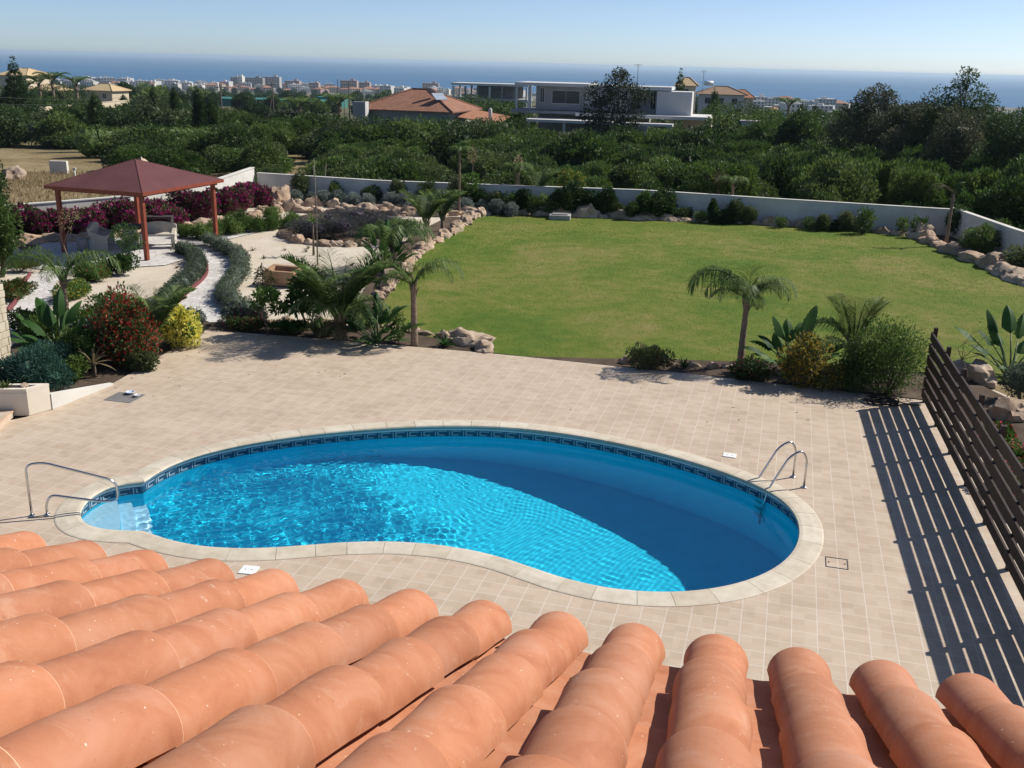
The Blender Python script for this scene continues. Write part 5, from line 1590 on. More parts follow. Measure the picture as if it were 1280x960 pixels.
for k, (px, py, rx, h, mt_, lb_, mx) in enumerate(((60, 428, .8, .8, ['lf_bright', 'lf_scrub'], 'mixed green shrub left of the tall paddle-leaved plant', [(0, .5), (1, .5)]), (40, 418, .7, .7, ['lf_scrub'], 'dark green shrub by the stone pier below the left path', None), (108, 436, .6, .75, ['lf_bright', 'lf_silver'], 'variegated pale-leaved shrub right of the tall paddle-leaved plant', [(0, .55), (1, .45)]), (178, 462, .4, .4, ['lf_scrub_olive'], 'small olive tuft at the foot of the red-tipped shrub', None), (88, 474, .45, .5, ['lf_bright', 'lf_scrub'], 'leafy low shrub between the blue-green bushes and the bronze plant', [(0, .5), (1, .5)]), (182, 418, .6, .9, ['lf_scrub_olive'], 'loose olive shrub behind the red-tipped shrub', None), (240, 418, .3, .3, ['lf_scrub'], 'small green tuft right of the yellow bush', None), (140, 398, .9, .6, ['lf_scrub', 'lf_bright'], 'green shrub by the left end of the gravel behind the red-tipped shrub', [(0, .6), (1, .4)]), (445, 408, .5, .7, ['lf_scrub_olive'], 'olive shrub behind the date palm', None), (300, 404, .7, .5, ['lf_lavender', 'fl_magenta'], 'grey shrub with maroon blooms at the end of the right lavender hedge', [(0, .85), (1, .15)]))):
    shrub('bed_shrub', G(px, py), rx, rx * .7, h, 3200, .10, 1200 + k, mt_, lb_, mix=mx, nb=9, core=False)
# young trees in the bed at the back of the deck
branchy_tree('young_tree', G(336, 419), 1.35, .022, [(0, 0, 1.15, .33, .33, .16), (.32, 0, .8, .2, .2, .14), (-.28, .1, .85, .16, .16, .1)], 900, .12, 41, 'lf_bright', 'small round-topped sapling at the back edge of the deck', aspect=.5, gappy=.4)
branchy_tree('young_tree', G(333, 404), 1.6, .02, [(0, 0, 1.3, .3, .3, .3), (.1, 0, .85, .28, .28, .2)], 900, .10, 42, 'lf_palm_dry', 'thin sapling with reddish leaves beside a wooden stake', aspect=.4, gappy=.2)
tag(MB().tube([(0, 0, -.05), (0, 0, 1.75)], .018, 6).obj('wooden_stake', [M['pole_wood']], None, G(331, 402)), 'short wooden stake beside the reddish sapling', 'stake')
branchy_tree('umbrella_plant', G(385, 412), 1.6, .03, [(0, 0, 1.15, .42, .4, .42), (-.25, 0, .75, .3, .3, .25), (.25, 0, .8, .3, .3, .25), (.05, 0, 1.5, .25, .25, .2)], 1500, .20, 43, 'lf_bright', 'variegated light-leaved tree left of the date palm', aspect=.34, gappy=.5)
branchy_tree('young_tree', G(393, 420), 1.3, .015, [(0, 0, .35, .2, .2, .25)], 300, .1, 44, 'lf_scrub', 'low sprouting sapling left of the date palm trunk', aspect=.4)
branchy_tree('young_tree', G(500, 428), .8, .012, [(0, 0, .45, .18, .18, .28)], 350, .11, 45, 'lf_scrub', 'low leafy sapling between the paddle-leaved plant and the slim palm', aspect=.45)
tag(MB().tube([(0, 0, -.05), (0.02, 0, 2.0), (0, 0, 3.9)], [.03, .026, .018], 7).obj('tall_stake', [M['sapling_bark']], None, G(397, 330)), 'tall thin grey stake standing in the gravel garden', 'stake')

# bed at the front edge of the lawn
shrub('flowering_shrub', G(812, 461), .62, .35, .62, 3600, .07, 51, ['lf_scrub_olive', 'fl_magenta'], 'low olive shrub with few pink flowers at the left end of the lawn bed', mix=[(0, .93), (1, .07)])
shrub('flowering_shrub', G(930, 475), .8, .35, .6, 4200, .07, 52, ['lf_dark', 'fl_magenta'], 'low dark shrub with magenta flowers at the foot of the lawn palm', mix=[(0, .88), (1, .12)])
shrub('golden_bush', G(1000, 482), .75, .5, 1.3, 4600, .095, 53, ['lf_scrub_olive', 'fl_orange'], 'golden yellow-leaved bush at the edge of the deck', 'bush', mix=[(0, .5), (1, .5)], gappy=.25, core=False, nb=14)
shrub('golden_bush', G(1040, 487), .5, .4, .7, 2600, .08, 54, ['lf_scrub_olive', 'fl_orange'], 'smaller golden-green bush right of the taller golden one', 'bush', mix=[(0, .65), (1, .35)])
shrub('large_shrub', G(1106, 490), 1.35, .75, 1.75, 13000, .085, 55, ['lf_scrub', 'lf_bright'], 'large fine-leaved green shrub beside the end of the fence', aspect=.3, mix=[(0, .75), (1, .25)], nb=20, gappy=.35, core=False)
shrub('large_shrub', G(1062, 488), .6, .45, 1.0, 4000, .075, 56, ['lf_dark'], 'dark green shrub below the fan of palm fronds', aspect=.35)
branchy_tree('bare_sapling', G(1212, 478), 1.5, .018, [(-.2, 0, 1.1, .25, .2, .25), (.2, 0, 1.25, .25, .2, .25), (0, 0, 1.4, .2, .2, .2), (-.4, 0, .8, .2, .2, .15), (.4, 0, .9, .2, .2, .15)], 70, .06, 57, 'lf_palm_dry', 'almost leafless sapling behind the wooden fence')
# behind the fence
for k, (px, py, lb_, mx) in enumerate(((1278, 500, 'grey-green bush below the paddle-leaved plant behind the fence', 0), (1275, 585, 'geranium bush with pink and red flowers behind the fence', 1), (1240, 560, 'low red-flowered geranium against the fence boards', 1), (1285, 640, 'green flowering bush behind the fence further down the right edge', 1), (1262, 612, 'small flowering bush behind the fence beside the geraniums', 1))):
    g = G(px, py)
    if mx: shrub('geranium_bush', g, .55, .5, .55, 3000, .07, 60 + k, ['lf_bright', 'fl_pink', 'fl_red'], lb_, mix=[(0, .82), (1, .10), (2, .08)], aspect=.7)
    else: shrub('grey_bush', g, .6, .5, .9, 3200, .07, 60 + k, ['lf_lavender'], lb_)

# lavender borders of the winding path
def hedge(name, px, w_, h, n, L_, seed, mats, label, cat='hedge', mix=None, step=.35, aspect=.3, world=False, up=.5):
    pts = [G(*p) for p in px] if not world else px
    o = pts[0].copy(); o.z = 0
    t = empty(name, o, 0, label, cat)
    rng = random.Random(seed); blobs = []
    for p, a in along(pts, step):
        q = p - o
        blobs.append((q.x + rng.uniform(-.08, .08), q.y + rng.uniform(-.08, .08), h * rng.uniform(.38, .5), w_ * rng.uniform(.42, .6), w_ * rng.uniform(.42, .6), h * rng.uniform(.48, .62)))
    mb = MB()
    for b in blobs: lump(mb, b[:3], (b[3] * .75, b[4] * .75, b[5] * .75), .3, 2, 2, 0, rng.uniform(0, 50))
    blobs_leaves(mb, blobs, n, L_, aspect, seed, 0, mats=mix, floor=0.0, up=up)
    mb.obj('foliage', [M[m] for m in mats], t)
    return t
hedge('lavender_hedge', [(228, 316), (243, 322), (248, 336), (243, 350), (222, 366), (207, 382)], .60, .5, 13000, .075, 71, ['lf_lavender', 'lf_scrub_olive'], 'grey-green lavender hedge on the left of the winding paved path', mix=[(0, .75), (1, .25)])
hedge('lavender_hedge', [(262, 306), (285, 316), (302, 328), (303, 345), (288, 360), (280, 376), (297, 390), (322, 402)], .62, .5, 16000, .075, 72, ['lf_lavender', 'lf_scrub_olive'], 'grey-green lavender hedge on the right of the winding paved path', mix=[(0, .75), (1, .25)])
M['edging'] = solid('maroon_edging', (0.14, 0.035, 0.04), (0.2, 0.06, 0.06), 8, .7, 0)
def edging(px, label):
    pts = catmull([G(*p) for p in px], 6); o = pts[0].copy(); V = []; P2 = offs(pts, .03); P3 = offs(pts, -.03)
    for a, b in zip(P2, P3): V += [(a.x - o.x, a.y - o.y, -.03), (b.x - o.x, b.y - o.y, -.03), (b.x - o.x, b.y - o.y, .10), (a.x - o.x, a.y - o.y, .10)]
    F = [(i * 4 + j, i * 4 + (j + 1) % 4, i * 4 + 4 + (j + 1) % 4, i * 4 + 4 + j) for i in range(len(pts) - 1) for j in range(4)]
    mb = MB(); mb.add(V, F + [(0, 1, 2, 3)]); tag(mb.obj('path_edging', [M['edging']], None, o), label, 'edging')
edging([(252, 321), (259.5, 334), (256, 347), (236, 365), (222, 379)], 'maroon edging strip on the left side of the winding path')
edging([(38, 343), (24, 365), (18, 380), (0, 397)], 'maroon edging strip on the left side of the left path')
# round lavender bed: many mounds
for k, (px, py, rx, h, lb_) in enumerate(((385, 290, 1.5, .9, 'leftmost purple-grey lavender mound of the round bed'), (425, 292, 1.8, 1.1, 'largest purple-grey lavender mound in the middle of the round bed'), (468, 288, 1.6, .95, 'purple-grey lavender mound right of the largest one'), (440, 274, 1.7, 1.0, 'lavender mound at the back of the round bed'), (498, 284, 1.1, .75, 'small lavender mound at the right end of the round bed'))):
    shrub('lavender_bush', G(px, py + 6), rx, .95, h * .85, 9000, .11, 80 + k, ['lf_purple', 'lf_lavender', 'lf_dark'], lb_, mix=[(0, .52), (1, .26), (2, .22)], aspect=.14, up=.9)
# silver mounds by the wall
sb = None
for k in range(15):
    x_ = -11.6 + k * .78 + (0.5 if k > 5 else 0); g = site(x_, 54.95 - (x_ + 14.1) * .235 - 1.45 + .25 * math.sin(k * 2.2), -.05)
    if sb is None:
        sb = shrub('silver_bush', g, .62, .5, .62, 3200, .10, 90, ['lf_silver'], 'silver-leaved round bush in the row along the far wall', 'bush', 'silver bushes along the far wall', aspect=.3); sbk = kids(sb)
    else: copy_thing(sb, g, k * 1.7, RK.uniform(.8, 1.3), children=sbk)
# rosemary tufts right of the gazebo
rs_ = None
for k, (px, py) in enumerate(((232, 296), (246, 297), (256, 299), (268, 296), (280, 292), (292, 292), (305, 289), (318, 289), (330, 287), (342, 286), (298, 280), (312, 282), (340, 276), (356, 284), (366, 280))):
    g = G(px, py); g.z = -.05
    if rs_ is None:
        rs_ = shrub('rosemary_bush', g, .42, .4, .62, 2200, .13, 95, ['lf_scrub', 'lf_bright'], 'green rosemary bush in the beds right of the gazebo', 'bush', 'rosemary bushes right of the gazebo', aspect=.14, up=1.2, mix=[(0, .7), (1, .3)]); rsk = kids(rs_)
    else: copy_thing(rs_, g, k * 2.1, RK.uniform(.7, 1.35), children=rsk)
shrub('golden_bush', G(292, 262), .75, .6, 1.0, 2600, .1, 97, ['lf_scrub_olive', 'fl_orange'], 'small golden shrub between boulders right of the gazebo', 'bush', mix=[(0, .5), (1, .5)])
# bougainvillea hedge against the left wall
for k, (x, y, rx, h, lb_) in enumerate(((-21.6, 40.8, 1.25, 1.2, 'leftmost magenta bougainvillea by the white wall'), (-20.1, 41.4, 1.3, 1.15, 'magenta bougainvillea left of the left gazebo post'), (-18.6, 42.1, 1.3, 1.2, 'magenta bougainvillea seen between the left posts of the gazebo'), (-17.2, 43.0, 1.3, 1.35, 'magenta bougainvillea behind the benches of the gazebo'), (-16.0, 44.6, 1.3, 1.25, 'magenta bougainvillea behind the middle of the gazebo'), (-15.1, 46.4, 1.3, 1.3, 'magenta bougainvillea just left of the right gazebo post'), (-14.4, 48.1, 1.3, 1.25, 'magenta bougainvillea behind the right gazebo post'), (-13.9, 49.9, 1.3, 1.2, 'magenta bougainvillea right of the right gazebo post'), (-13.5, 51.6, 1.2, 1.1, 'rightmost magenta bougainvillea near the wall corner'))):
    shrub('bougainvillea', site(x, y, -.05), rx, .95, h, 7000, .13, 100 + k, ['fl_magenta', 'lf_dark', 'lf_scrub_olive'], lb_, mix=[(0, .54), (1, .26), (2, .20)], aspect=.7)
# climbers and shrubs against the wall behind the silver bushes
for k, (x_, rx, h, n_, mt_, lb_) in enumerate(((-11.6, .8, 1.7, 1500, 'lf_scrub_olive', 'loose olive shrub against the far wall near the reddish boulder'), (-9.7, .5, 1.2, 700, 'lf_scrub', 'thin green climber on the far wall above the silver bushes, left'), (-7.9, .7, 1.0, 900, 'lf_dark', 'small dark shrub against the far wall above the lavender bed'), (-6.3, .7, 1.7, 1500, 'lf_scrub_olive', 'loose olive shrub topping the far wall above the lavender bed'), (-4.7, .6, 1.5, 1200, 'lf_scrub', 'green shrub against the far wall left of the tall thin palm'), (-3.0, .8, 1.9, 1700, 'lf_scrub_olive', 'tall loose shrub against the far wall behind the thin palm'), (-1.8, .6, 1.4, 1500, 'lf_dark', 'dark shrub against the far wall by the lawn corner'))):
    shrub('wall_shrub', site(x_, 54.95 - (x_ + 14.1) * .235 - .55, -.05), rx, .45, h, n_ * 2, .12, 700 + k, [mt_], lb_, core=False, nb=5)
# plants in front of the far and right walls
wl_rng = random.Random(9); proto = {}
for k in range(34):
    x_ = -0.9 + k * .62 + wl_rng.uniform(-.2, .2); px = 640 + x_ * 27.5
    if x_ > 19.6: break
    y_ = (52.0 - (x_ + 1) * .096 if x_ < 6.3 else (51.3 - (x_ - 6.3) * .283 if x_ < 12.3 else 49.6 - (x_ - 12.3) * .325)) - wl_rng.uniform(.7, 1.3)
    if px > 860 and wl_rng.random() < .2: continue
    kind = wl_rng.choice(['dark', 'olive', 'green', 'thin'] if px < 860 else ['olive', 'thin', 'dark', 'thin'])
    g = site(x_, y_, -.05)
    s_ = wl_rng.uniform(.75, 1.25) * (1.15 if px < 860 else .85)
    if kind not in proto:
        rx, h, n_, L_, mt_, lb_ = dict(dark=(.75, 1.4, 3000, .13, ['lf_dark'], 'dark leafy shrub growing in front of the far garden wall'), olive=(.8, 1.1, 2600, .13, ['lf_scrub_olive'], 'olive-green shrub growing in front of the far garden wall'), green=(.7, 1.5, 2800, .14, ['lf_bright', 'lf_scrub'], 'light green shrub growing in front of the far garden wall'), thin=(.55, 1.2, 900, .14, ['lf_scrub'], 'thin see-through shrub growing in front of the far garden wall'))[kind]
        proto[kind] = shrub('wall_shrub', g, rx, .55, h, n_, L_, 120 + len(proto), mt_, lb_, 'shrub', kind + ' shrubs by the far wall', core=kind != 'thin', mix=[(0, .5), (1, .5)] if len(mt_) == 2 else None, nb=5)
        proto[kind + 'k'] = kids(proto[kind])
    else: copy_thing(proto[kind], g, wl_rng.uniform(0, 6.28), (s_ * wl_rng.uniform(.7, 1.2), s_ * .9, s_ * wl_rng.uniform(.55, 1.45)), children=proto[kind + 'k'])
shrub('yellow_green_bush', G(712, 258), .8, .6, 2.2, 3600, .15, 130, ['lf_bright', 'fl_orange'], 'tall yellow-green bush rising above the far wall', 'bush', mix=[(0, .8), (1, .2)])
shrub('round_topiary', G(1226, 318), .95, .85, 1.3, 5200, .12, 131, ['lf_bright', 'lf_scrub_olive'], 'rounded light green bush by the right wall', 'bush', mix=[(0, .5), (1, .5)])
for k, (px, py, rx, h, mt_, lb_) in enumerate(((1200, 296, .8, 1.5, 'lf_dark', 'dark shrub in the corner where the far and right walls meet'), (1262, 318, 1.0, 1.2, 'lf_dark', 'dark shrub between the round bush and the right wall'), (1278, 338, .9, 1.0, 'lf_scrub_olive', 'low shrub by the right wall at the right edge'), (1245, 306, .8, 1.3, 'lf_scrub', 'climbing green shrub hanging over the right wall'), (1205, 276, .5, 1.6, 'lf_bright', 'slender light green shrub in the wall corner'))):
    shrub('shrub', G(px, py), rx, .7, h, 3200, .13, 140 + k, [mt_], lb_)
branchy_tree('small_tree', G(588, 262), 1.9, .04, [(0, 0, 1.5, .5, .5, .4), (.1, 0, 1.0, .3, .3, .25)], 900, .14, 150, 'lf_bright', 'small light green tree at the far left corner of the lawn', aspect=.5)
# small tufts scattered in the gravel garden
tf = None; rt = random.Random(31)
spots = []
for k in range(46):
    px, py = rt.uniform(210, 470), rt.uniform(300, 400)
    if 222 < px < 320 and py > 300: continue
    spots.append((px, py))
for px, py in spots + [(316, 312), (330, 322), (300, 306), (440, 330), (455, 345)]:
    g = G(px, py); g.z = -.045
    if tf is None:
        tf = rosette('gravel_tuft', g, 16, .16, .018, 'tiny dry tuft sprouting from the pale gravel', 'tuft', 'lf_palm_dry', (0.3, 1.2), .5, 7, group='tufts in the gravel', seg=3); tfk = kids(tf)
    else: copy_thing(tf, g, rt.uniform(0, 6), rt.uniform(.6, 1.6), children=tfk)
# tall cypress-like shrub at the far left edge
shrub('tall_hedge_shrub', G(-2, 345), 1.15, .9, 2.9, 6500, .13, 160, ['lf_scrub'], 'tall green conifer shrub at the left edge behind the path', nb=10)
shrub('tall_hedge_shrub', G(3, 300), .9, .8, 4.2, 4200, .13, 161, ['lf_dark'], 'narrow dark conifer at the left edge reaching above the dry field', nb=8)
branchy_tree('bare_sapling', G(88, 334), 2.0, .03, [(0, 0, 1.6, .3, .3, .3), (.2, 0, 1.9, .3, .3, .25)], 160, .1, 162, 'lf_dry', 'pinkish bare sapling in front of the left gazebo post')
branchy_tree('young_tree', G(160, 338), 1.5, .03, [(0, 0, 1.3, .5, .4, .35), (.2, 0, 1.0, .4, .3, .25)], 1300, .12, 163, 'lf_bright', 'feathery green young tree in front of the gazebo benches', aspect=.25)
branchy_tree('young_tree', G(192, 268), 1.4, .05, [(0, 0, 1.0, .5, .5, .6), (0, 0, .5, .5, .5, .5)], 1800, .12, 164, 'lf_dark', 'dark upright conifer between the rear gazebo posts', aspect=.3)

# ------------------------------------------------------------ the scrub beyond the wall
def scrub_variant(seed, rx, ry, h, n, L_, mats, mix, nb):
    return bush_mesh('scrub_bush', rx, ry, h, int(n * 1.5), L_, seed, [M[m] for m in mats], .42, nb, True, mix, .9, .3)
SCR = {
    'green': [scrub_variant(200 + k, 2.2, 2.0, 2.6, 8500, .21, ['lf_scrub', 'lf_bright'], [(0, .86), (1, .14)], 12) for k in range(3)],
    'olive': [scrub_variant(210 + k, 2.0, 1.9, 2.2, 7500, .21, ['lf_scrub_olive', 'lf_scrub'], [(0, .6), (1, .4)], 11) for k in range(3)],
    'dark': [scrub_variant(220 + k, 2.1, 2.0, 2.9, 8500, .21, ['lf_dark', 'lf_scrub'], [(0, .6), (1, .4)], 12) for k in range(3)],
    'dry': [scrub_variant(230, 1.3, 1.2, 1.5, 3600, .15, ['lf_palm_dry', 'lf_scrub_olive'], [(0, .45), (1, .55)], 8)],
}
LBS = {'green': 'mid-green bush in the wild scrub beyond the garden wall', 'olive': 'olive-green bush in the wild scrub beyond the garden wall', 'dark': 'dark green bush in the wild scrub beyond the garden wall', 'dry': 'half-dry brownish bush in the wild scrub beyond the garden wall'}
rb = random.Random(77)
nsc = 0
HOUSEZONES = [(-12, 124.5, 7.2), (-5, 122, 4), (-18, 123.5, 3.5), (9, 141, 8), (16, 142.5, 9), (22, 143, 7)]
def zone_hit(x, y): return any(math.hypot(x - a, y - b) < r for a, b, r in HOUSEZONES)
ycur = 57.5
placed = []
while ycur < 150:
    step = 3.3 + (ycur - 57) * 0.045
    half = ycur * 0.56 + 5
    x = -half + rb.uniform(0, step)
    while x < half:
        X_, Y_p = x + rb.uniform(-.35, .35) * step, ycur + rb.uniform(-.4, .4) * step
        z = tz(X_, Y_p)
        px, py = proj(X_, Y_p, z)
        x += step * rb.uniform(.85, 1.2)
        # the dry field on the left and small clearings
        if px < 165 and py > 186: continue
        if px < 310 and py > 222: continue
        if 335 < px < 415 and 199 < py: continue
        if 540 < px < 600 and 209 < py: continue
        if 705 < px < 760 and 196 < py < 212: continue
        if any(math.hypot(X_ - hx_, Y_p - hy_) < hr_ for hx_, hy_, hr_ in HOUSEZONES): continue
        
        # the wall plane
        wy = 55.0 - (X_ + 14.1) * 0.232 if X_ < 20.6 else 0
        if Y_p < wy + 2.6: continue
        kind = rb.choices(['green', 'olive', 'dark', 'dry'], [.46, .24, .26, .04] if px < 800 else [.52, .12, .36, 0])[0]
        s_ = (0.85 + (ycur - 57) * 0.012) * rb.uniform(.7, 1.3)
        hz_ = rb.uniform(.75, 1.15)
        if px > 930: hz_ *= 1.4 if Y_p < 75 else 1.1
        if px < 330: hz_ = 0.85
        # keep the view to the red-roofed house and the villa open
        top = z + 2.6 * s_ * hz_
        lim = (163 if Y_p > 88 else 182) if px < 330 else ((144 if Y_p > 80 else 165) if px < 630 else ((160 if Y_p > 90 else 172) if px < 900 else (136 if Y_p > 80 else 166)))
        ty = proj(X_, Y_p, top)[1]
        if ty < lim:
            zl = at_dist(px, lim, Y_p).z
            if zl - z < 1.0: continue
            hz_ *= (zl - z) / (top - z) * rb.uniform(.9, 1.05)
        placed.append((X_, Y_p, z, kind, s_, hz_))
        nsc += 1
    ycur += step * .82
placed.sort(key=lambda p: math.hypot(p[0], p[1]))
print('SCRUB', len(placed))
placed = placed[:290]
for X_, Y_p, z, kind, s_, hz_ in placed:
    o = link('scrub_bush', rb.choice(SCR[kind]), None, (X_, Y_p, z - .12), rb.uniform(0, 6.28))
    o.scale = (s_, s_, s_ * hz_)
    tag(o, LBS[kind], 'bush', kind + ' scrub bushes')
# right-hand side: bushes beyond the right wall
for k, (X_, Y_p, s_, hz_) in enumerate(((-33, 45, 1.2, 1.0), (-37, 52, 1.4, 1.1), (-40, 60, 1.5, 1.1), (-30, 40, 1.0, .8), (-44, 68, 1.7, 1.1))):
    o = link('scrub_bush', SCR['green' if k % 2 else 'olive'][k % 3], None, (X_, Y_p, tz(X_, Y_p) - .1), k * 1.3); o.scale = (s_, s_, s_ * hz_)
    tag(o, 'wild bush in the dry field left of the white garden wall', 'bush', 'bushes in the dry field left')
for k, (X_, Y_p, s_, hz_) in enumerate(((24, 48, 1.1, 1.1), (24.5, 43.5, 1.1, 1.0), (26.5, 52, 1.2, 1.2), (24.3, 39, 1.0, .9), (25, 35, 1.0, .8), (29, 46, 1.3, 1.2), (29, 56, 1.3, 1.3), (33, 52, 1.4, 1.3))):
    o = link('scrub_bush', SCR['green' if k % 3 else 'dark'][k % 3], None, (X_, Y_p, tz(X_, Y_p) - .1), k * 1.3); o.scale = (s_, s_, s_ * hz_)
    tag(o, 'wild bush growing just outside the right-hand garden wall', 'bush', 'bushes outside the right wall')
# dry grass of the field on the left: one tangle nobody could count
rg = np.random.RandomState(3)
n = 26000
gxs = rg.uniform(-48, -13, n); gys = rg.uniform(46, 84, n)
keep = (gys > 57 - (gxs + 14) * 0.35 * -1 * 0 ) | (gxs < -24 + (gys - 44) * 0.9 * 0 )
P = []
for x, y in zip(gxs, gys):
    z = tz(x, y); px, py = proj(x, y, z)
    if (px < 172 and 184 < py < 262 and (y > 46.5 + 0.2 * (x + 17) if x > -16 else y > 44.5 + (x + 17.3) * 0.6)) or (px < 310 and 222 < py < 240 and y > 56.5):
        P.append((x, y, z - .02))
for _ in range(5000):
    x, y = rg.uniform(-14, 6), rg.uniform(55.5, 62)
    px, py = proj(x, y, tz(x, y))
    if (325 < px < 425) or (530 < px < 612): P.append((x, y, tz(x, y) - .02))
P = np.array(P)
if len(P):
    D = rg.normal(size=(len(P), 3)) * .35 + np.array([0, 0, 1]); D /= np.linalg.norm(D, axis=1)[:, None]
    Ls = rg.uniform(.18, .5, len(P)); V, F = leaf_quads(rg, P, D, Ls, Ls * .10)
    mb = MB(); mb.arr(V, F, 0, rg.uniform(0, 1, len(P)))
    tag(mb.obj('dry_grass', [M['lf_dry']]), kind='stuff')
# --- small pieces in the dry field
g = at_dist(71, 184, 84); z = tz(g.x, 84)
tag(MB().box((0, 0, .5), (1.45, .4, 1.1)).obj('white_block', [M['white_wall']], None, (g.x, 84, z), bevel=.03), 'short piece of white wall standing in the dry field', 'wall')
mb = MB(); mb.tube([(0, 0, -.1), (0, 0, .9)], .07, 8); mb.box((0, 0, .95), (.22, .12, .16)); g = at_dist(91, 194, 76)
tag(mb.obj('marker_post', [M['white_wall']], None, (g.x, 76, tz(g.x, 76))), 'small white marker post in the dry field', 'post')
rock(Vector((at_dist(14, 190, 78).x, 78, tz(-40, 78))), 2.0, 'pale rocks heap at the far left of the dry field')
rock(Vector((at_dist(176, 184, 80).x, 80, tz(-30, 80))), 2.6, 'pale boulder showing between the scrub bushes above the gazebo roof')

# ------------------------------------------------------------ trees
def tree_at(px_base, D, top_py, name, label, blobs, n, L_, seed, mat, trunk_r=.2, group=None, core=.5, gappy=.3, shell=.22, aspect=.3):
    """blobs in units of the tree height"""
    x = at_dist(px_base, top_py + 20, D).x
    z = tz(x, D); top = at_dist(px_base, top_py, D).z; h = top - z
    bl = [(a * h, b * h, c * h, d * h, e * h, f * h) for a, b, c, d, e, f in blobs]
    return branchy_tree(name, Vector((x, D, z)), h, trunk_r, bl, n, L_, seed, mat, label, aspect=aspect, gappy=gappy, shell=shell, core=core)
tree_at(774, 116, 86, 'eucalyptus_tree', 'loose dark eucalyptus tree standing in front of the white modern villa',
        [(0, 0, .84, .16, .16, .13), (-.2, 0, .74, .16, .15, .12), (.2, 0, .72, .15, .15, .12), (-.05, .1, .62, .22, .2, .14), (-.27, 0, .52, .14, .14, .12), (.17, 0, .50, .14, .14, .10), (-.15, 0, .34, .22, .2, .14), (.08, 0, .32, .2, .2, .12), (0, 0, .95, .09, .09, .06)], 13000, .32, 301, 'lf_euc', .16, core=0, gappy=.25, shell=.35, aspect=.35)
tree_at(1206, 82, 82, 'eucalyptus_tree', 'tallest eucalyptus tree on the right, rising above the horizon',
        [(.02, 0, .93, .075, .07, .06), (-.03, 0, .86, .07, .07, .05), (.09, 0, .74, .17, .16, .12), (-.17, 0, .70, .14, .14, .13), (-.05, 0, .60, .2, .2, .15), (.22, 0, .60, .12, .12, .12), (.33, 0, .56, .08, .08, .12), (.1, 0, .45, .25, .22, .16), (-.15, 0, .40, .22, .2, .16), (.2, 0, .3, .25, .2, .14)], 17000, .24, 302, 'lf_dark', .22, core=0, gappy=.35, shell=.35, aspect=.4)
tree_at(1200, 76, 128, 'olive_tree', 'rounded olive-green tree in front of the tallest eucalyptus', [(0, 0, .68, .26, .25, .28), (-.1, 0, .42, .3, .28, .26), (.14, 0, .42, .28, .28, .24), (0, 0, .25, .36, .3, .2)], 14000, .22, 303, 'lf_euc', .15, core=.6, gappy=.8, shell=.3, aspect=.4)
tree_at(1096, 92, 101, 'eucalyptus_tree', 'wide eucalyptus tree left of the tallest one, its top just below the horizon',
        [(0, 0, .86, .15, .15, .11), (.12, 0, .82, .1, .1, .09), (-.12, 0, .80, .1, .1, .09), (-.22, 0, .68, .13, .13, .12), (.02, 0, .64, .22, .2, .14), (.24, 0, .60, .16, .16, .10), (-.28, 0, .5, .18, .18, .14), (.05, 0, .42, .3, .25, .18), (.35, 0, .44, .2, .2, .15)], 15000, .26, 304, 'lf_euc', .2, core=0, gappy=.35, shell=.35, aspect=.4)
tree_at(1140, 88, 121, 'grey_tree', 'ragged grey-brown tree between the two big eucalyptus trees', [(0, 0, .8, .22, .2, .16), (.3, 0, .72, .2, .2, .16), (-.25, 0, .62, .25, .2, .2), (.1, 0, .5, .35, .3, .22), (.5, 0, .55, .22, .2, .2)], 15000, .24, 305, 'lf_euc', .15, core=.3, gappy=.7, shell=.35, aspect=.4)
tree_at(1158, 84, 128, 'grey_tree', 'ragged olive tree just left of the tallest eucalyptus', [(0, 0, .8, .2, .2, .18), (.2, 0, .6, .25, .2, .22), (-.2, 0, .55, .26, .2, .22), (0, 0, .35, .35, .3, .22)], 14000, .24, 306, 'lf_euc', .15, core=.3, gappy=.7, shell=.35, aspect=.4)
tree_at(1262, 80, 118, 'bushy_tree', 'dark bushy tree at the right edge below the tallest eucalyptus', [(0, 0, .6, .3, .28, .26), (-.2, 0, .4, .3, .28, .24), (.2, 0, .45, .3, .28, .26)], 12000, .24, 307, 'lf_dark', .15, core=.5, gappy=.8, shell=.3, aspect=.4)
tree_at(1285, 72, 132, 'bushy_tree', 'dark tree cut off by the right edge of the view', [(0, 0, .6, .3, .28, .3), (-.2, 0, .4, .3, .28, .26)], 12000, .24, 308, 'lf_dark', .15, core=.5, gappy=.8, shell=.3, aspect=.4)
for k, (px, D, ty, mt, lb_) in enumerate(((1010, 120, 136, 'lf_scrub', 'mid-green tree above the scrub at the right of the small white hut'), (960, 125, 134, 'lf_scrub', 'round green tree just above the small white hut'), (985, 112, 143, 'lf_bright', 'light green broad tree in the scrub right of the hut'), (1045, 110, 140, 'lf_dark', 'dark broad tree at the left foot of the wide eucalyptus'), (900, 150, 128, 'lf_scrub', 'green tree beside the villa terrace on the right'), (925, 165, 124, 'lf_dark', 'dark tree in front of the tile-roofed house by the sea'), (640, 150, 128, 'lf_scrub', 'green tree between the red-roofed house and the villa'), (620, 165, 122, 'lf_bright', 'light green tree in front of the unfinished concrete frame'), (590, 170, 118, 'lf_dark', 'dark tree right of the red tile roof'), (575, 175, 122, 'lf_scrub', 'green tree behind the right corner of the red tile roof'))):
    tree_at(px, D, ty, 'bushy_tree', lb_, [(0, 0, .66, .5, .45, .32), (-.4, 0, .5, .4, .4, .3), (.4, 0, .5, .42, .4, .3), (0, 0, .32, .6, .5, .28)], 6500, .36, 320 + k, mt, .15, core=.7, gappy=.9, aspect=.45)
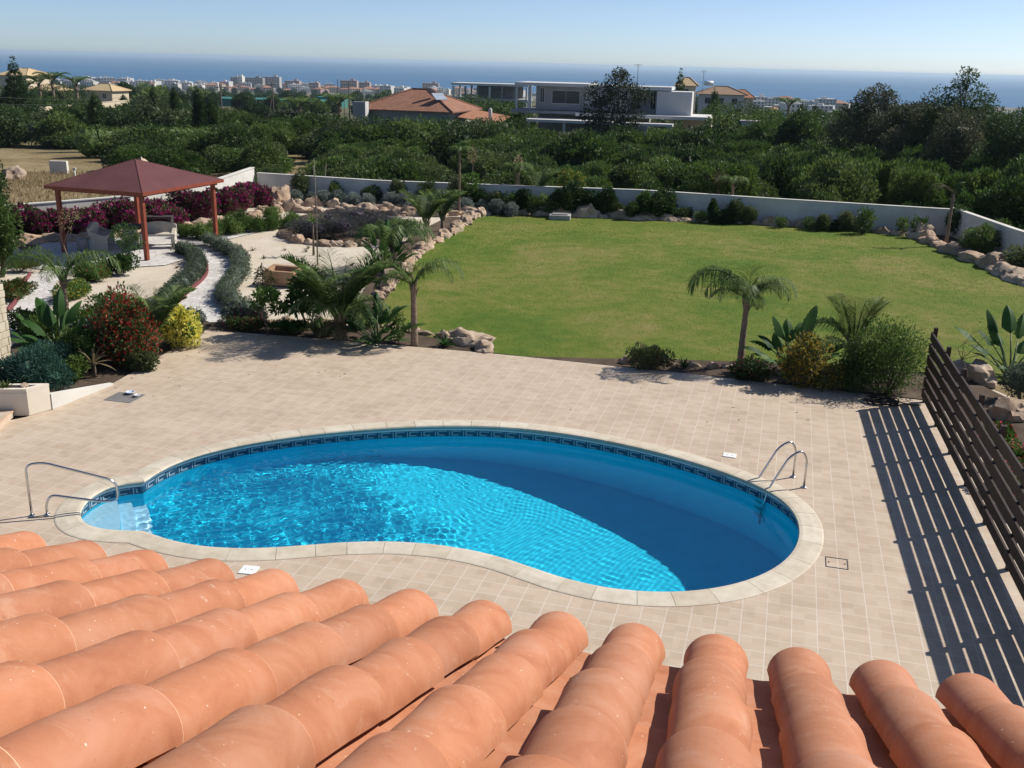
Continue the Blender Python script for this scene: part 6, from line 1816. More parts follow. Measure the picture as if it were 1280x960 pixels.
for k, (px, D, ty, s_, mt, lb_) in enumerate(((20, 150, 112, 1, 'lf_dark', 'dark tree mass below the conifer at the far left'), (60, 165, 118, 1, 'lf_scrub', 'green tree below the palms on the left hillside'), (5, 120, 130, 1, 'lf_dark', 'dark tree at the left edge behind the blue sign'), (78, 120, 140, 1, 'lf_scrub', 'round bush-like tree right of the blue panel'), (190, 150, 122, 1.2, 'lf_dark', 'dark round tree behind the hedge left of the cypress'), (215, 160, 120, 1.2, 'lf_dark', 'broad dark tree just left of the tall cypress'), (320, 200, 124, 1, 'lf_dark', 'dark tree behind the hedge near the telegraph pole'), (160, 170, 128, 1, 'lf_scrub', 'green tree right of the small cream house'), (130, 140, 140, 1, 'lf_scrub_olive', 'olive tree in front of the cream house wall'), (300, 150, 138, 1, 'lf_scrub', 'green tree to the right of the tall cypress'), (390, 140, 140, 1, 'lf_scrub', 'green tree in front of the date palms by the red roof'), (355, 150, 136, 1, 'lf_scrub_olive', 'olive-green tree between pole and date palms'))):
    tree_at(px, D, ty, 'bushy_tree', lb_, [(0, 0, .62, .45 * s_, .45, .34), (-.35, 0, .45, .4, .4, .3), (.35, 0, .45, .4, .4, .3), (0, 0, .28, .55, .5, .26)], 6500, .36, 340 + k, mt, .15, core=.7, gappy=.9, aspect=.45)
rz3 = random.Random(41)
def crowd(pxs, Ds, tys, label, group, seed0, mts=('lf_scrub', 'lf_dark', 'lf_scrub', 'lf_scrub_olive')):
    for k, px in enumerate(pxs):
        t = tree_at(px + rz3.uniform(-4, 4), rz3.uniform(*Ds), rz3.uniform(*tys), 'bushy_tree', label, [(0, 0, .62, .5, .45, .34), (-.4, 0, .45, .42, .4, .3), (.4, 0, .45, .42, .4, .3), (0, 0, .28, .6, .5, .26)], 3800, .34, seed0 + k, rz3.choice(mts), .15, core=.6, gappy=.9, aspect=.45)
        t['group'] = group
crowd(range(432, 650, 17), (104, 109), (143, 152), 'tall bush in the row hiding the foot of the red-roofed house', 'tall bushes before the red-roofed house', 900)
crowd(range(650, 905, 19), (119, 125), (158, 164), 'tall bush in the row hiding the foot of the white villa', 'tall bushes before the white villa', 930)
crowd(range(-4, 96, 15), (185, 205), (99, 108), 'tree in the clump around the hillside houses at the far left', 'trees around the hillside houses', 960)
for k in range(22):
    px = -10 + k * 15.5 + rz3.uniform(-4, 4); D = rz3.uniform(128, 150)
    nm = ['far left edge', 'Norfolk pine', 'terrace wall', 'cream house', 'tall cypress', 'telegraph pole'][min(5, k // 4)]
    ty_ = rz3.uniform(138, 144) if 38 < px < 92 else (rz3.uniform(120, 127) if 92 <= px < 118 or 160 < px < 200 else (rz3.uniform(130, 135) if px < 200 else rz3.uniform(132, 143)))
    tree_at(px, D, ty_, 'bushy_tree', 'green tree in the row below the left hillside houses', [(0, 0, .62, .5, .45, .34), (-.4, 0, .45, .42, .4, .3), (.4, 0, .45, .42, .4, .3), (0, 0, .28, .6, .5, .26)], 3600, .40, 800 + k, rz3.choice(['lf_scrub', 'lf_dark', 'lf_scrub', 'lf_scrub_olive']), .15, core=.7, gappy=.9, aspect=.45)['group'] = 'trees below the left hillside houses'
# cypresses and the Norfolk pine
def conifer(px, D, ty, w_, label, seed, mat='lf_dark', name='cypress_tree', tier=False):
    x = at_dist(px, ty + 20, D).x; z = tz(x, D); h = at_dist(px, ty, D).z - z
    t = empty(name, Vector((x, D, z)), 0, label, 'tree')
    MB().tube([(0, 0, -.3), (0, 0, h * .3), (0, 0, h * .9)], [.16, .12, .04], 7).obj('trunk', [M['bark']], t)
    blobs = []; rng = random.Random(seed)
    if not tier:
        for k in range(12):
            q = k / 11; r = w_ * (math.sin(math.pi * min(1, .18 + q * .82)) ** .6) * .5
            blobs.append((rng.uniform(-.1, .1) * w_, rng.uniform(-.1, .1) * w_, h * (.06 + .88 * q), max(r, .08), max(r, .08), h * .085))
    else:
        for k in range(9):
            q = k / 8; r = w_ * .5 * (1 - q) ** .8 + .12
            blobs.append((0, 0, h * (.2 + .78 * q), r, r, h * .05))
    mb = MB()
    if not tier:
        for b in blobs: lump(mb, b[:3], (b[3] * .7, b[4] * .7, b[5] * .8), .3, 2, 2, 0, rng.uniform(0, 40))
    blobs_leaves(mb, blobs, 5200, .30 if not tier else .42, .34, seed, 0, gappy=.6 if not tier else 1.2, up=.8 if not tier else .1)
    mb.obj('crown', [M[mat]], t)
conifer(118, 113, 115, 1.7, 'dark narrow cypress in front of the small cream house', 401)
conifer(248, 118, 109, 1.5, 'tallest narrow cypress standing in the hedge', 402)
conifer(264, 119, 124, 1.3, 'shorter cypress just right of the tallest one', 403)
conifer(193, 140, 108, 1.4, 'slim cypress left of the tall one above the dark trees', 404)
conifer(218, 142, 107, 1.4, 'slim cypress between the dark trees', 405)
conifer(155, 190, 118, 2.0, 'broad cypress right of the cream house', 406)
conifer(18, 150, 74, 4.6, 'Norfolk pine rising above the cream roofs on the left hillside', 407, name='norfolk_pine', tier=True)
conifer(850, 205, 88, 3.4, 'tiered Norfolk pine behind the flat roof of the white villa', 408, name='norfolk_pine', tier=True)
conifer(893, 175, 110, 2.6, 'pair-like dark cypress in front of the tiled house by the sea', 409)
conifer(1000, 260, 128, 2.4, 'small cypress against the white town houses on the right', 410)
conifer(1018, 265, 130, 2.4, 'second small cypress right of the town houses', 411)
# tall fan and feather palms in the distance
def far_palm(px, D, ty, label, s_=1.0, nfr=11):
    x = at_dist(px, ty + 20, D).x; z = tz(x, D); h = at_dist(px, ty, D).z - z
    palm(Vector((x, D, z)), max(1.0, h - 1.2 * s_), .22, [(A_(360 / nfr * k + 7 * (k % 3)), 'big', s_ * (.8 + .25 * (k % 2))) for k in range(nfr)], label)
far_palm(374, 150, 124, 'left date palm in front of the red roof')
far_palm(424, 140, 119, 'right date palm beside the chimney of the red-roofed house')
far_palm(66, 175, 92, 'tall palm on the left hillside leaning over the cream roofs', 1.1)
far_palm(50, 178, 96, 'palm just left of the tallest hillside palm', 1.0)
far_palm(96, 170, 97, 'palm just left of the small cream house roof', .9)
far_palm(34, 180, 102, 'lower palm beside the Norfolk pine', .9)
far_palm(985, 240, 124, 'palm against the white houses at the right of the town', 1.3)
# hedge along the scrub edge on the left
gA = at_dist(120, 172, 96); gB = at_dist(330, 160, 118)
hedge('clipped_hedge', None, 2.6, 2.6, 9000, .26, 420, ['lf_scrub', 'lf_bright'], 'long clipped green hedge behind the wild bushes on the left', mix=[(0, .75), (1, .25)], step=1.6, world=True, up=.3) if False else None
def long_hedge(a, b, w_, h, label, seed):
    A = Vector((a[0], a[1], 0)); B = Vector((b[0], b[1], 0)); t = empty('hedge', Vector((a[0], a[1], tz(*a))), 0, label, 'hedge')
    mb = MB(); rng = random.Random(seed); blobs = []
    n_ = int((B - A).length / .7)
    for k in range(n_):
        p = A.lerp(B, k / n_); z = tz(p.x, p.y) - tz(*a)
        blobs.append((p.x - A.x, p.y - A.y, z + h * .5, w_ * .6, w_ * .6, h * rng.uniform(.46, .56)))
    for bb in blobs: lump(mb, bb[:3], (bb[3] * .8, bb[4] * .8, bb[5] * .85), .2, 2, 2, 0, rng.uniform(0, 50))
    blobs_leaves(mb, blobs, 12000, .26, .4, seed, 0, mats=[(0, .8), (1, .2)], up=.3)
    mb.obj('foliage', [M['lf_scrub'], M['lf_bright']], t)
long_hedge((-44, 104), (-27, 122), 2.4, 3.0, 'long clipped green hedge behind the wild bushes on the left', 421)

# ------------------------------------------------------------ houses
M['glass'] = solid('window_glass', (0.02, 0.025, 0.03), (0.03, 0.035, 0.04), 3, 0.15, 0, spec=.6)
M['cream'] = solid('cream_render', (0.52, 0.43, 0.30), (0.62, 0.53, 0.40), 2, .85, .1)
M['cream_roof'] = solid('cream_clay_roof', (0.42, 0.30, 0.16), (0.55, 0.42, 0.25), 2, .85, .3)
M['grey_render'] = solid('grey_cement_render', (0.26, 0.25, 0.24), (0.36, 0.35, 0.335), .6, .9, .2)
M['villa_white'] = solid('villa_render', (0.50, 0.49, 0.47), (0.60, 0.59, 0.57), .4, .85, .1)
M['brown_roof'] = solid('brown_clay_roof', (0.20, 0.13, 0.085), (0.32, 0.22, 0.15), 2, .9, .3)
M['solar'] = solid('solar_glass', (0.25, 0.30, 0.36), (0.35, 0.40, 0.46), 1, .2, 0, spec=.8)
M['pink_wall'] = solid('pinkish_render', (0.33, 0.235, 0.20), (0.40, 0.30, 0.26), .2, .9, 0)

def m_cover_rows():
    m, n, b = new_mat('clay_tile_rows')
    v = coords(n)
    wv = n.nodes.new('ShaderNodeTexBrick'); n.links.new(coords(n, scale=(1, 1, 1)), wv.inputs[0])
    wv.inputs['Scale'].default_value = 1; wv.inputs['Brick Width'].default_value = .3; wv.inputs['Row Height'].default_value = .42; wv.offset = 0
    wv.inputs['Mortar Size'].default_value = .05
    wv.inputs['Color1'].default_value = (0.30, 0.13, 0.075, 1); wv.inputs['Color2'].default_value = (0.40, 0.20, 0.12, 1); wv.inputs['Mortar'].default_value = (0.16, 0.075, 0.05, 1)
    c = mixc(n, .4, wv.outputs[0], ramp(n, nz(n, v, .8, 5), [(.3, (.7, .65, .6)), (.7, (1.1, 1.05, 1.0))]), 'MULTIPLY')
    n.links.new(c, b.inputs['Base Color']); b.inputs['Roughness'].default_value = .9
    return m
M['clay_rows'] = m_cover_rows()

def hip_roof(parent, cx, cy, w_, d_, z0, h, mat, over=.6, ridge=None, name='roof', th=.12):
    x, y = w_ / 2 + over, d_ / 2 + over
    r = ridge if ridge is not None else max(0, (w_ - d_) / 2)
    V = [(cx - x, cy - y, z0), (cx + x, cy - y, z0), (cx + x, cy + y, z0), (cx - x, cy + y, z0), (cx - r, cy, z0 + h), (cx + r, cy, z0 + h)]
    V += [(a, b, c - th) for a, b, c in V[:4]]
    F = [(0, 1, 5, 4), (1, 2, 5), (2, 3, 4, 5), (3, 0, 4), (0, 6, 7, 1), (1, 7, 8, 2), (2, 8, 9, 3), (3, 9, 6, 0), (6, 9, 8, 7)]
    if r < .05: V[5] = V[4]; 
    mb = MB(); mb.add(V, F)
    o = mb.obj(name, [M[mat]], parent)
    mb = MB()
    for a, b in ((0, 4), (1, 5), (2, 5), (3, 4), (4, 5)):
        if (Vector(V[a]) - Vector(V[b])).length > .1: mb.tube([Vector(V[a]) + Vector((0, 0, .03)), Vector(V[b]) + Vector((0, 0, .03))], .11, 6, smooth=False)
    mb.obj('ridge_tiles', [M[mat]], o)
    return o
def window(parent, x, y, z, w_, h, face='y', name='window'):
    """window on a wall whose outer face is at y (facing -y) or x"""
    f = MB()
    t_ = .08
    for dx, dz, a, b in ((0, h / 2, w_ + .16, .08), (0, -h / 2, w_ + .16, .08), (-w_ / 2, 0, .08, h), (w_ / 2, 0, .08, h), (0, 0, .05, h)):
        if face == 'y': f.box((x + dx, y - .03, z + dz), (a, t_, b))
        else: f.box((x - .03 if face == '-x' else x + .03, y + dx, z + dz), (t_, a, b))
    fo = f.obj(name, [M['villa_white']], parent)
    g_ = MB()
    if face == 'y': g_.box((x, y - .012, z), (w_, .02, h))
    else: g_.box((x + (-.012 if face == '-x' else .012), y, z), (.02, w_, h))
    g_.obj('pane', [M['glass']], fo)

# red-roofed house in the middle distance
D1 = 118.0
p0 = at_dist(513, 140, D1)
zb = tz(p0.x, D1)
p0.x -= .6
h1 = empty('red_roofed_house', Vector((p0.x, D1, zb)), R(-16), 'low house with a hipped red tile roof, chimney and solar heater among the scrub', 'house')
h1.scale = (.80, .85, 1)
eave = at_dist(520, 138, D1).z - zb; apex = at_dist(510, 111, D1 + 5).z - zb
MB().box((0, 5.5, eave / 2 - .5), (13.2, 11.0, eave + 1.0)).obj('wall', [M['grey_render']], h1)
hip_roof(h1, 0, 5.5, 13.2, 11.0, eave, apex - eave, 'clay_rows', .9, 1.2)
ch = MB(); ch.box((-6.2, -1.6, eave * .5), (1.9, 1.0, eave + 1.6)); ch.obj('chimney', [M['grey_render']], h1)
MB().box((-5.2, -1.62, eave * .5 + .1), (.12, 1.1, eave + 1.5)).obj('chimney_edge', [M['villa_white']], h1)
for x in (-2.5, 1.0, 4.3): window(h1, x, -.005, eave * .55, 1.3, 1.1)
window(h1, 6.605, 3.5, eave * .55, 1.3, 1.1, 'x')
sp = MB(); sp.box((0, 0, 0), (2.1, 1.3, .08), 0, 0, Matrix.Rotation(R(32), 3, 'X') )
so = sp.obj('solar_panel', [M['solar']], h1, (4.3, 2.3, eave + 1.55)); so.rotation_euler = (0, 0, R(62))
MB().tube([(2.4, 2.6, eave + 2.2), (3.5, 3.4, eave + 2.2)], .28, 12).obj('hot_water_tank', [M['pink_wall']], h1)
p = MB(); p.add([(7.2, 2.0, eave - .6), (13.5, 1.0, eave - 1.1), (13.5, 7.0, eave - .5), (7.2, 8.0, eave + .1), (7.2, 2.0, eave - .72), (13.5, 1.0, eave - 1.22), (13.5, 7.0, eave - .62), (7.2, 8.0, eave - .02)], [(0, 1, 2, 3), (7, 6, 5, 4), (0, 4, 5, 1), (1, 5, 6, 2), (2, 6, 7, 3), (3, 7, 4, 0)])
p.obj('annex_roof', [M['terracotta_far']], h1)
MB().box((10.4, 4.7, (eave - 1.2) / 2 - .5), (5.6, 4.6, eave - .4)).obj('annex_wall', [M['grey_render']], h1)
MB().tube([(11.6, 3.5, eave - .9), (11.6, 3.5, eave + .3), (11.6, 3.5, eave + .45)], [.26, .26, .12], 10).obj('flue', [M['villa_white']], h1)
p = MB(); p.add([(-15.5, -1.5, eave - 3.3), (-7.6, -3.6, eave - 3.3), (-7.4, -.4, eave - 2.75), (-15.2, 1.8, eave - 2.75), (-15.5, -1.5, eave - 3.4), (-7.6, -3.6, eave - 3.4), (-7.4, -.4, eave - 2.85), (-15.2, 1.8, eave - 2.85)], [(0, 1, 2, 3), (7, 6, 5, 4), (0, 4, 5, 1), (1, 5, 6, 2), (2, 6, 7, 3), (3, 7, 4, 0)])
p.obj('porch_roof', [M['terracotta_far']], h1)

# modern white villa
D2 = 138.0
c0 = at_dist(732, 140, D2); zb = tz(c0.x, D2)
v = empty('modern_villa', Vector((c0.x, D2, zb)), R(-12), 'large unfinished white modern villa with flat roofs and open corner frame', 'villa')
v.scale = (.67, .88, 1)
zt = at_dist(730, 107, D2).z - zb; zf = at_dist(730, 141, D2).z - zb
S = 138 / 1245   # metres in a pixel of the photograph at the villa
hgt = zt - zf
# left wing: upper box running back to the left
MB().box((-5.2, 5.0, zf + hgt / 2), (10.2, 9.0, hgt - .4)).obj('wall', [M['grey_render']], v)
MB().box((4.2, 3.6, zf + hgt / 2), (8.6, 7.0, hgt - .5)).obj('wall', [M['villa_white']], v)
MB().box((-7.0, 4.9, zt), (15.0, 10.6, .42)).obj('roof_slab', [M['villa_white']], v)
MB().box((8.6, 4.2, zt - .1), (16.2, 8.0, .40)).obj('roof_slab', [M['villa_white']], v)
MB().box((-7.2, 4.4, zf - .05), (15.4, 11.2, .36)).obj('floor_slab', [M['grey_render']], v)
MB().box((11.5, 2.4, zf - .15), (26.0, 10.0, .40)).obj('floor_slab', [M['villa_white']], v)
for x, y in ((-14.1, -.1), (-11.3, -.1), (-14.1, 9.6), (-11.3, 9.6)): MB().box((x, y, zf + hgt / 2), (.36, .36, hgt - .42)).obj('column', [M['villa_white']], v)
window(v, -4.2, .49, zf + hgt * .55, 5.6, 1.7)
window(v, -9.0, .49, zf + hgt * .60, .9, 1.9)
# right wing
MB().box((17.3, 3.6, zf + hgt / 2 - .2), (6.8, 6.2, hgt - .5)).obj('wall', [M['villa_white']], v)
MB().box((11.3, 5.2, zf + hgt / 2 - .2), (5.6, 4.0, hgt - .5)).obj('recessed_wall', [M['grey_render']], v)
for x in (9.9, 12.9): window(v, x, 3.19, zf + hgt * .5, 1.1, 2.3)
MB().box((8.75, .6, zf + hgt / 2 - .2), (.3, .3, hgt - .5)).obj('column', [M['villa_white']], v)
# ground floor and lower canopies
MB().box((1.0, 5.5, zf / 2 - .8), (22, 8.0, zf + 1.2)).obj('ground_floor', [M['grey_render']], v)
MB().box((-2.0, -3.4, zf - .95), (17.0, 5.4, .34)).obj('canopy', [M['villa_white']], v)
for x in (-10.0, -3.0, 3.0, 6.0): MB().box((x, -5.6, (zf - 1.1) / 2 - .5), (.5, .4, zf - .1)).obj('canopy_column', [M['villa_white']], v)
MB().box((13.0, -3.4, zf - 1.0), (9.6, 4.6, .32)).obj('canopy', [M['villa_white']], v)
for x in (9.0, 13.2, 17.2): MB().box((x, -5.2, (zf - 1.1) / 2 - .5), (.9, .35, zf - .1)).obj('canopy_column', [M['villa_white']], v)
MB().box((22.0, 4.0, (zf) / 2 - .8), (5.5, 6.4, zf + 1.1)).obj('side_block', [M['cream']], v)
# antennas on its roof
for (px, D, ty, lb_, h_) in ((798, 150, 80, 'thin antenna mast with a crossbar on the villa roof', 3.2), (880, 190, 88, 'second thin antenna mast beyond the villa on the right', 4.0)):
    top = at_dist(px, ty, D)
    mb = MB(); mb.tube([(0, 0, 0), (0, 0, h_)], .035, 5); mb.tube([(-.55, 0, h_ - .12), (.55, 0, h_ - .12)], .03, 5); mb.tube([(-.3, 0, h_ - .4), (.3, 0, h_ - .4)], .02, 5)
    tag(mb.obj('antenna', [M['dark_metal']], None, (top.x, D, top.z - h_)), lb_, 'antenna')
# unfinished concrete frame behind, left of the villa
D3 = 240; c0 = at_dist(612, 125, D3); zb = tz(c0.x, D3); zt3 = at_dist(615, 106, D3).z - zb
t = empty('concrete_frame', Vector((c0.x, D3, zb)), R(-8), 'unfinished grey concrete building frame with open columns and flat slab', 'building')
MB().box((0, 4, zt3), (18, 9, .5)).obj('roof_slab', [M['villa_white']], t)
MB().box((0, 4, zt3 - 3.3), (18, 9, .45)).obj('floor_slab', [M['concrete']], t)
for k in range(7):
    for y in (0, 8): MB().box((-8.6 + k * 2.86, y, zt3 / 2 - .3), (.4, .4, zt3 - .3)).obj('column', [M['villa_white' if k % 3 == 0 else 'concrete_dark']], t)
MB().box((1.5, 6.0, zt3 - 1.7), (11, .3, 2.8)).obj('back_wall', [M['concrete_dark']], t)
# small cream house and hillside houses on the left
def simple_house(px, D, top_py, eave_py, w_px, label, rz=0, wall='cream', roof='cream_roof', d_=8, name='cream_house', wins=2):
    c = at_dist(px, eave_py, D); zb = tz(c.x, D); e = c.z - zb; a = at_dist(px, top_py, D + d_ / 2).z - zb
    w_ = w_px * D / FPX
    t = empty(name, Vector((c.x, D, zb)), rz, label, 'house')
    MB().box((0, d_ / 2, e / 2 - 1), (w_ - 1, d_ - 1, e + 2)).obj('wall', [M[wall]], t)
    hip_roof(t, 0, d_ / 2, w_ - 1, d_ - 1, e, max(.6, a - e), roof, .6, w_ * .12)
    for k in range(wins): window(t, (k + .5) / wins * (w_ - 2) - (w_ - 2) / 2, .495, e - 1.3, 1.1, 1.2)
    return t
simple_house(121, 260, 104.5, 113, 42, 'small cream house with a pale tiled hip roof behind the cypress', R(-14))
simple_house(14, 260, 85, 94, 40, 'big cream house with a tiled roof behind the Norfolk pine', R(-8), d_=12)
simple_house(50, 245, 105, 113, 36, 'cream house with roof and columns half hidden by palms', R(-5), d_=9)
simple_house(902, 210, 108, 118, 60, 'long low house with a brown tiled roof right of the villa', R(-10), 'villa_white', 'brown_roof', 9, 'tiled_house', 3)
simple_house(858, 225, 97, 107, 28, 'small pyramid-roofed house just behind the villa roof', R(-10), 'cream', 'cream_roof', 6, 'tiled_house', 1)
simple_house(928, 330, 112, 122, 30, 'brown-roofed house at the left end of the right-hand town', R(-10), 'cream', 'terracotta_far', 10, 'tiled_house', 1)
for px in (882, 890): pass
c = at_dist(886, 104, 215); mb = MB(); mb.tube([(-.9, 0, 0), (.9, 0, 0)], .45, 12); tag(mb.obj('water_tank', [M['plastic_white']], None, (c.x, 215, c.z)), 'white rooftop water tank beside the pyramid roof right of the villa', 'tank')
mb = MB(); mb.box((0, 0, 0), (1.8, 1.6, 1.4)); 
# low walls of the hillside houses
for (x0, x1, D, ty, lb_) in ((45, 88, 160, 134, 'sunlit cream terrace wall below the palms on the left'), (122, 158, 165, 128, 'sunlit cream terrace wall right of the small cream house')):
    a = at_dist(x0, ty, D); b = at_dist(x1, ty - 3, D + 8)
    t = wall('terrace_wall', [(a.x, D), (b.x, D + 8)], [a.z, b.z], lb_, 'cream', .3, False, a.z - 1.1)
# blue-grey panel and white hut
c = at_dist(46, 162, 120); zb = tz(c.x, 120)
t = empty('site_board', Vector((c.x, 120, zb)), R(10), 'faded blue-grey board standing among bushes on the left', 'board')
MB().box((0, 0, c.z - zb), (2.0, .06, 1.3)).obj('board', [solid('blue_grey_board', (.10, .13, .18), (.14, .18, .24), 3, .6, 0)], t)
for x in (-.8, .8): MB().box((x, .08, (c.z - zb) / 2), (.09, .09, c.z - zb + 1.2)).obj('post', [M['dark_metal']], t)
c = at_dist(938, 156, 118); zb = tz(c.x, 118)
t = empty('white_hut', Vector((c.x, 118, zb)), R(-14), 'small plain white hut half hidden in the scrub', 'hut')
MB().box((0, 0, (c.z - zb) / 2), (2.1, 2.2, c.z - zb + .7)).obj('wall', [M['villa_white']], t)
MB().box((0, 0, (c.z - zb) + .42), (2.4, 2.5, .12)).obj('roof', [M['grey_render']], t)
c = at_dist(790, 163, 116); zb = tz(c.x, 116)
tag(MB().box((0, 0, 0), (3.4, .14, 1.6)).obj('site_fence_panel', [M['grey_render']], None, (c.x, 116, c.z - .2), R(-10)), 'pale grey sheet panel in front of the villa below the eucalyptus', 'panel')
for k, (px, py, D, s_, lb_) in enumerate(((628, 152, 122, 7, 'heap of pale rubble right of the red annex roof'), (645, 150, 126, 5, 'second rubble heap beside the villa corner'))):
    c = at_dist(px, py, D); rock(Vector((c.x, D, tz(c.x, D))), s_, lb_, i=k)
# flowering stalks and stakes in the scrub
for k, (px, py, D, h_, lb_) in enumerate(((590, 220, 60, 3.6, 'pale seed stalk rising in front of the scrub above the wall'), (648, 205, 58, 3.0, 'thin grey stalk beside the palm at the far wall'), (392, 232, 55.6, 2.4, 'thin upright stick beyond the far wall'), (404, 232, 55.8, 2.5, 'thin leaning stick right of the upright one beyond the wall'))):
    c = at_dist(px, py, D); mb = MB(); mb.tube([(0, 0, -.5), (.05, 0, h_ * .5), (.2 if k == 3 else .02, 0, h_)], [.035, .03, .02], 5)
    if k < 2: blobs_leaves(mb, [(0, 0, h_ * .9, .25, .25, .5)], 200, .12, .4, 500 + k, 1)
    tag(mb.obj('stalk', [M['sapling_bark'], M['lf_dry']], None, (c.x, D, tz(c.x, D))), lb_, 'stalk')
palm(Vector((at_dist(898, 232, 56).x, 56, tz(15, 56))), 2.6, .1, [(A_(40 * k), 'hang_dry', 1.0) for k in range(9)], 'grey dried palm head sticking out of the scrub beyond the wall')

# telegraph poles and wires
poles = []
for px, D, ty, hh, lb_ in ((275, 150, 105, 8.5, 'wooden telegraph pole right of the tall cypress'), (340, 175, 102, 9, 'wooden telegraph pole with a stay leaning against it'), (422, 260, 99, 9, 'short dark pole left of the red tile roof'), (436, 190, 103, 8, 'thick dark pole beside the date palm'), (430, 128, 121, 5, 'thin grey pipe standing left of the chimney')):
    top = at_dist(px, ty, D); zb = tz(top.x, D)
    t = empty('telegraph_pole', Vector((top.x, D, zb)), 0, lb_, 'pole')
    H_ = top.z - zb
    MB().tube([(0, 0, -.5), (0, 0, H_)], [.15, .10] if D != 128 else [.05, .05], 8).obj('pole', [M['pole_wood']], t)
    if D in (150, 175):
        MB().box((0, 0, H_ - .45), (1.3, .09, .10)).obj('crossarm', [M['pole_wood']], t)
        for x in (-.5, .5): MB().tube([(x, 0, H_ - .4), (x, 0, H_ - .22)], [.05, .035], 6).obj('insulator', [M['plastic_white']], t)
    if D == 175: MB().tube([(-1.6, 0, 0), (-.1, 0, H_ * .72)], .09, 6).obj('stay', [M['pole_wood']], t)
    poles.append(Vector((top.x, D, top.z)))
def wire(a, b, sag, label):
    pts = [a.lerp(b, k / 16) - Vector((0, 0, sag * 4 * (k / 16) * (1 - k / 16))) for k in range(17)]
    mb = MB(); mb.tube([p - a for p in pts], .018, 4); tag(mb.obj('overhead_wire', [M['dark_metal']], None, a), label, 'wire')
far_l = at_dist(-60, 117, 120)
wire(far_l, poles[0] + Vector((-.5, 0, -.25)), 1.2, 'upper overhead wire crossing the left hillside to the telegraph pole')
wire(far_l + Vector((0, 0, -.9)), poles[0] + Vector((.5, 0, -.3)), 1.2, 'lower overhead wire crossing the left hillside to the telegraph pole')
wire(poles[0] + Vector((0, 0, -.3)), poles[1] + Vector((0, 0, -.3)), .5, 'overhead wire between the two telegraph poles')

# ------------------------------------------------------------ green netting, field trees and the coastal town
for k, (x0, x1, D, py, lb_) in enumerate(((248, 400, 480, 126.5, 'long strip of green shade netting over crops left of the date palms'), (395, 425, 500, 125, 'short strip of green netting behind the right date palm'), (905, 925, 280, 143, 'patch of green netting right of the villa'))):
    a = at_dist(x0, py, D); b = at_dist(x1, py, D); z = tz((a.x + b.x) / 2, D)
    hN = max(2.2, a.z - z + 1.5)
    mb = MB(); mb.prism([(0, 0), (b.x - a.x, 0), (b.x - a.x, 22), (0, 22)], -1, hN)
    tag(mb.obj('shade_netting', [M['mesh_green']], None, (a.x, D, z)), lb_, 'netting')
FT = [bush_mesh('field_tree', 3.4, 3.2, 4.6, 1500, .7, 600 + k, [M[m] for m in mt], .6, 6, True) for k, mt in enumerate((['lf_dark'], ['lf_scrub'], ['lf_scrub_olive']))]
rt = random.Random(12)
cnt = 0
rows = [(250, 520, 700, 28, 0), (600, 480, 900, 30, 1), (330, 300, 520, 24, 2), (430, 300, 380, 20, 2)]
def put_tree(x, y, s_, k=None):
    o = link('field_tree', FT[rt.randrange(3) if k is None else k], None, (x, y, tz(x, y) - .3), rt.uniform(0, 6.28)); o.scale = (s_ * rt.uniform(.8, 1.3), s_, s_ * rt.uniform(.7, 1.1))
    tag(o, 'distant tree in the flat fields between the hillside and the town', 'tree', 'trees in the distant fields')
for k in range(150):
    y = rt.uniform(170, 1500) if k % 2 else rt.uniform(170, 600)
    x = rt.uniform(-.56, .56) * y
    put_tree(x, y, rt.uniform(.6, 1.3) * (1 + y / 900))
for row in range(5):
    y0 = (330, 520, 760, 1050, 1350)[row]; xa = rt.uniform(-.5, -.1) * y0; 
    for k in range(22):
        x = xa + k * 7.5 * (1 + y0 / 1400); put_tree(x, y0 + rt.uniform(-4, 4) + k * 2, .95 * (1 + y0 / 1600), 0)

def town_house_mesh(seed, w_, d_, h, roof, wallm, redroof=False):
    mb = MB(); rs = random.Random(seed)
    mb.box((0, 0, h / 2 - 1.5), (w_, d_, h + 3), 0, 0)
    fl = int(h / 3.1); nwin = max(2, int(w_ / 3.4))
    for f in range(fl):
        for k in range(nwin):
            mb.box((-w_ / 2 + (k + .5) * w_ / nwin, -d_ / 2 - .01, 1.7 + f * 3.1), (w_ / nwin * .5, .08, 1.7), 0, 1)
        mb.box((0, -d_ / 2 - .5, .45 + f * 3.1 + .0), (w_ * .9, 1.0, .18), 0, 0)
    if redroof:
        x, y = w_ / 2 + .5, d_ / 2 + .5
        mb.add([(-x, -y, h), (x, -y, h), (x, y, h), (-x, y, h), (-x * .4, 0, h + 2.2), (x * .4, 0, h + 2.2)], [(0, 1, 5, 4), (1, 2, 5), (2, 3, 4, 5), (3, 0, 4), (3, 2, 1, 0)], 2)
    else:
        mb.box((0, 0, h + .25), (w_ + .2, d_ + .2, .5), 0, 0)
        mb.box((rs.uniform(-.2, .2) * w_, 0, h + 1.4), (w_ * .25, d_ * .3, 2.0), 0, 0)
        mb.tube([(w_ * .3, 0, h + .8), (w_ * .3, 0, h + 1.9)], .7, 8, 0)
    return mb.build('town_house', [M[wallm], M['glass'], M[roof]])
TW = [town_house_mesh(1, 12, 10, 6.2, 'villa_white', 'white_wall'), town_house_mesh(2, 16, 11, 9.3, 'villa_white', 'white_wall'), town_house_mesh(3, 20, 12, 12.4, 'villa_white', 'villa_white')]
TR = [town_house_mesh(4, 13, 10, 6.2, 'terracotta_far', 'pink_wall', True), town_house_mesh(5, 18, 11, 9.3, 'terracotta_far', 'cream', True)]
rn = random.Random(99)
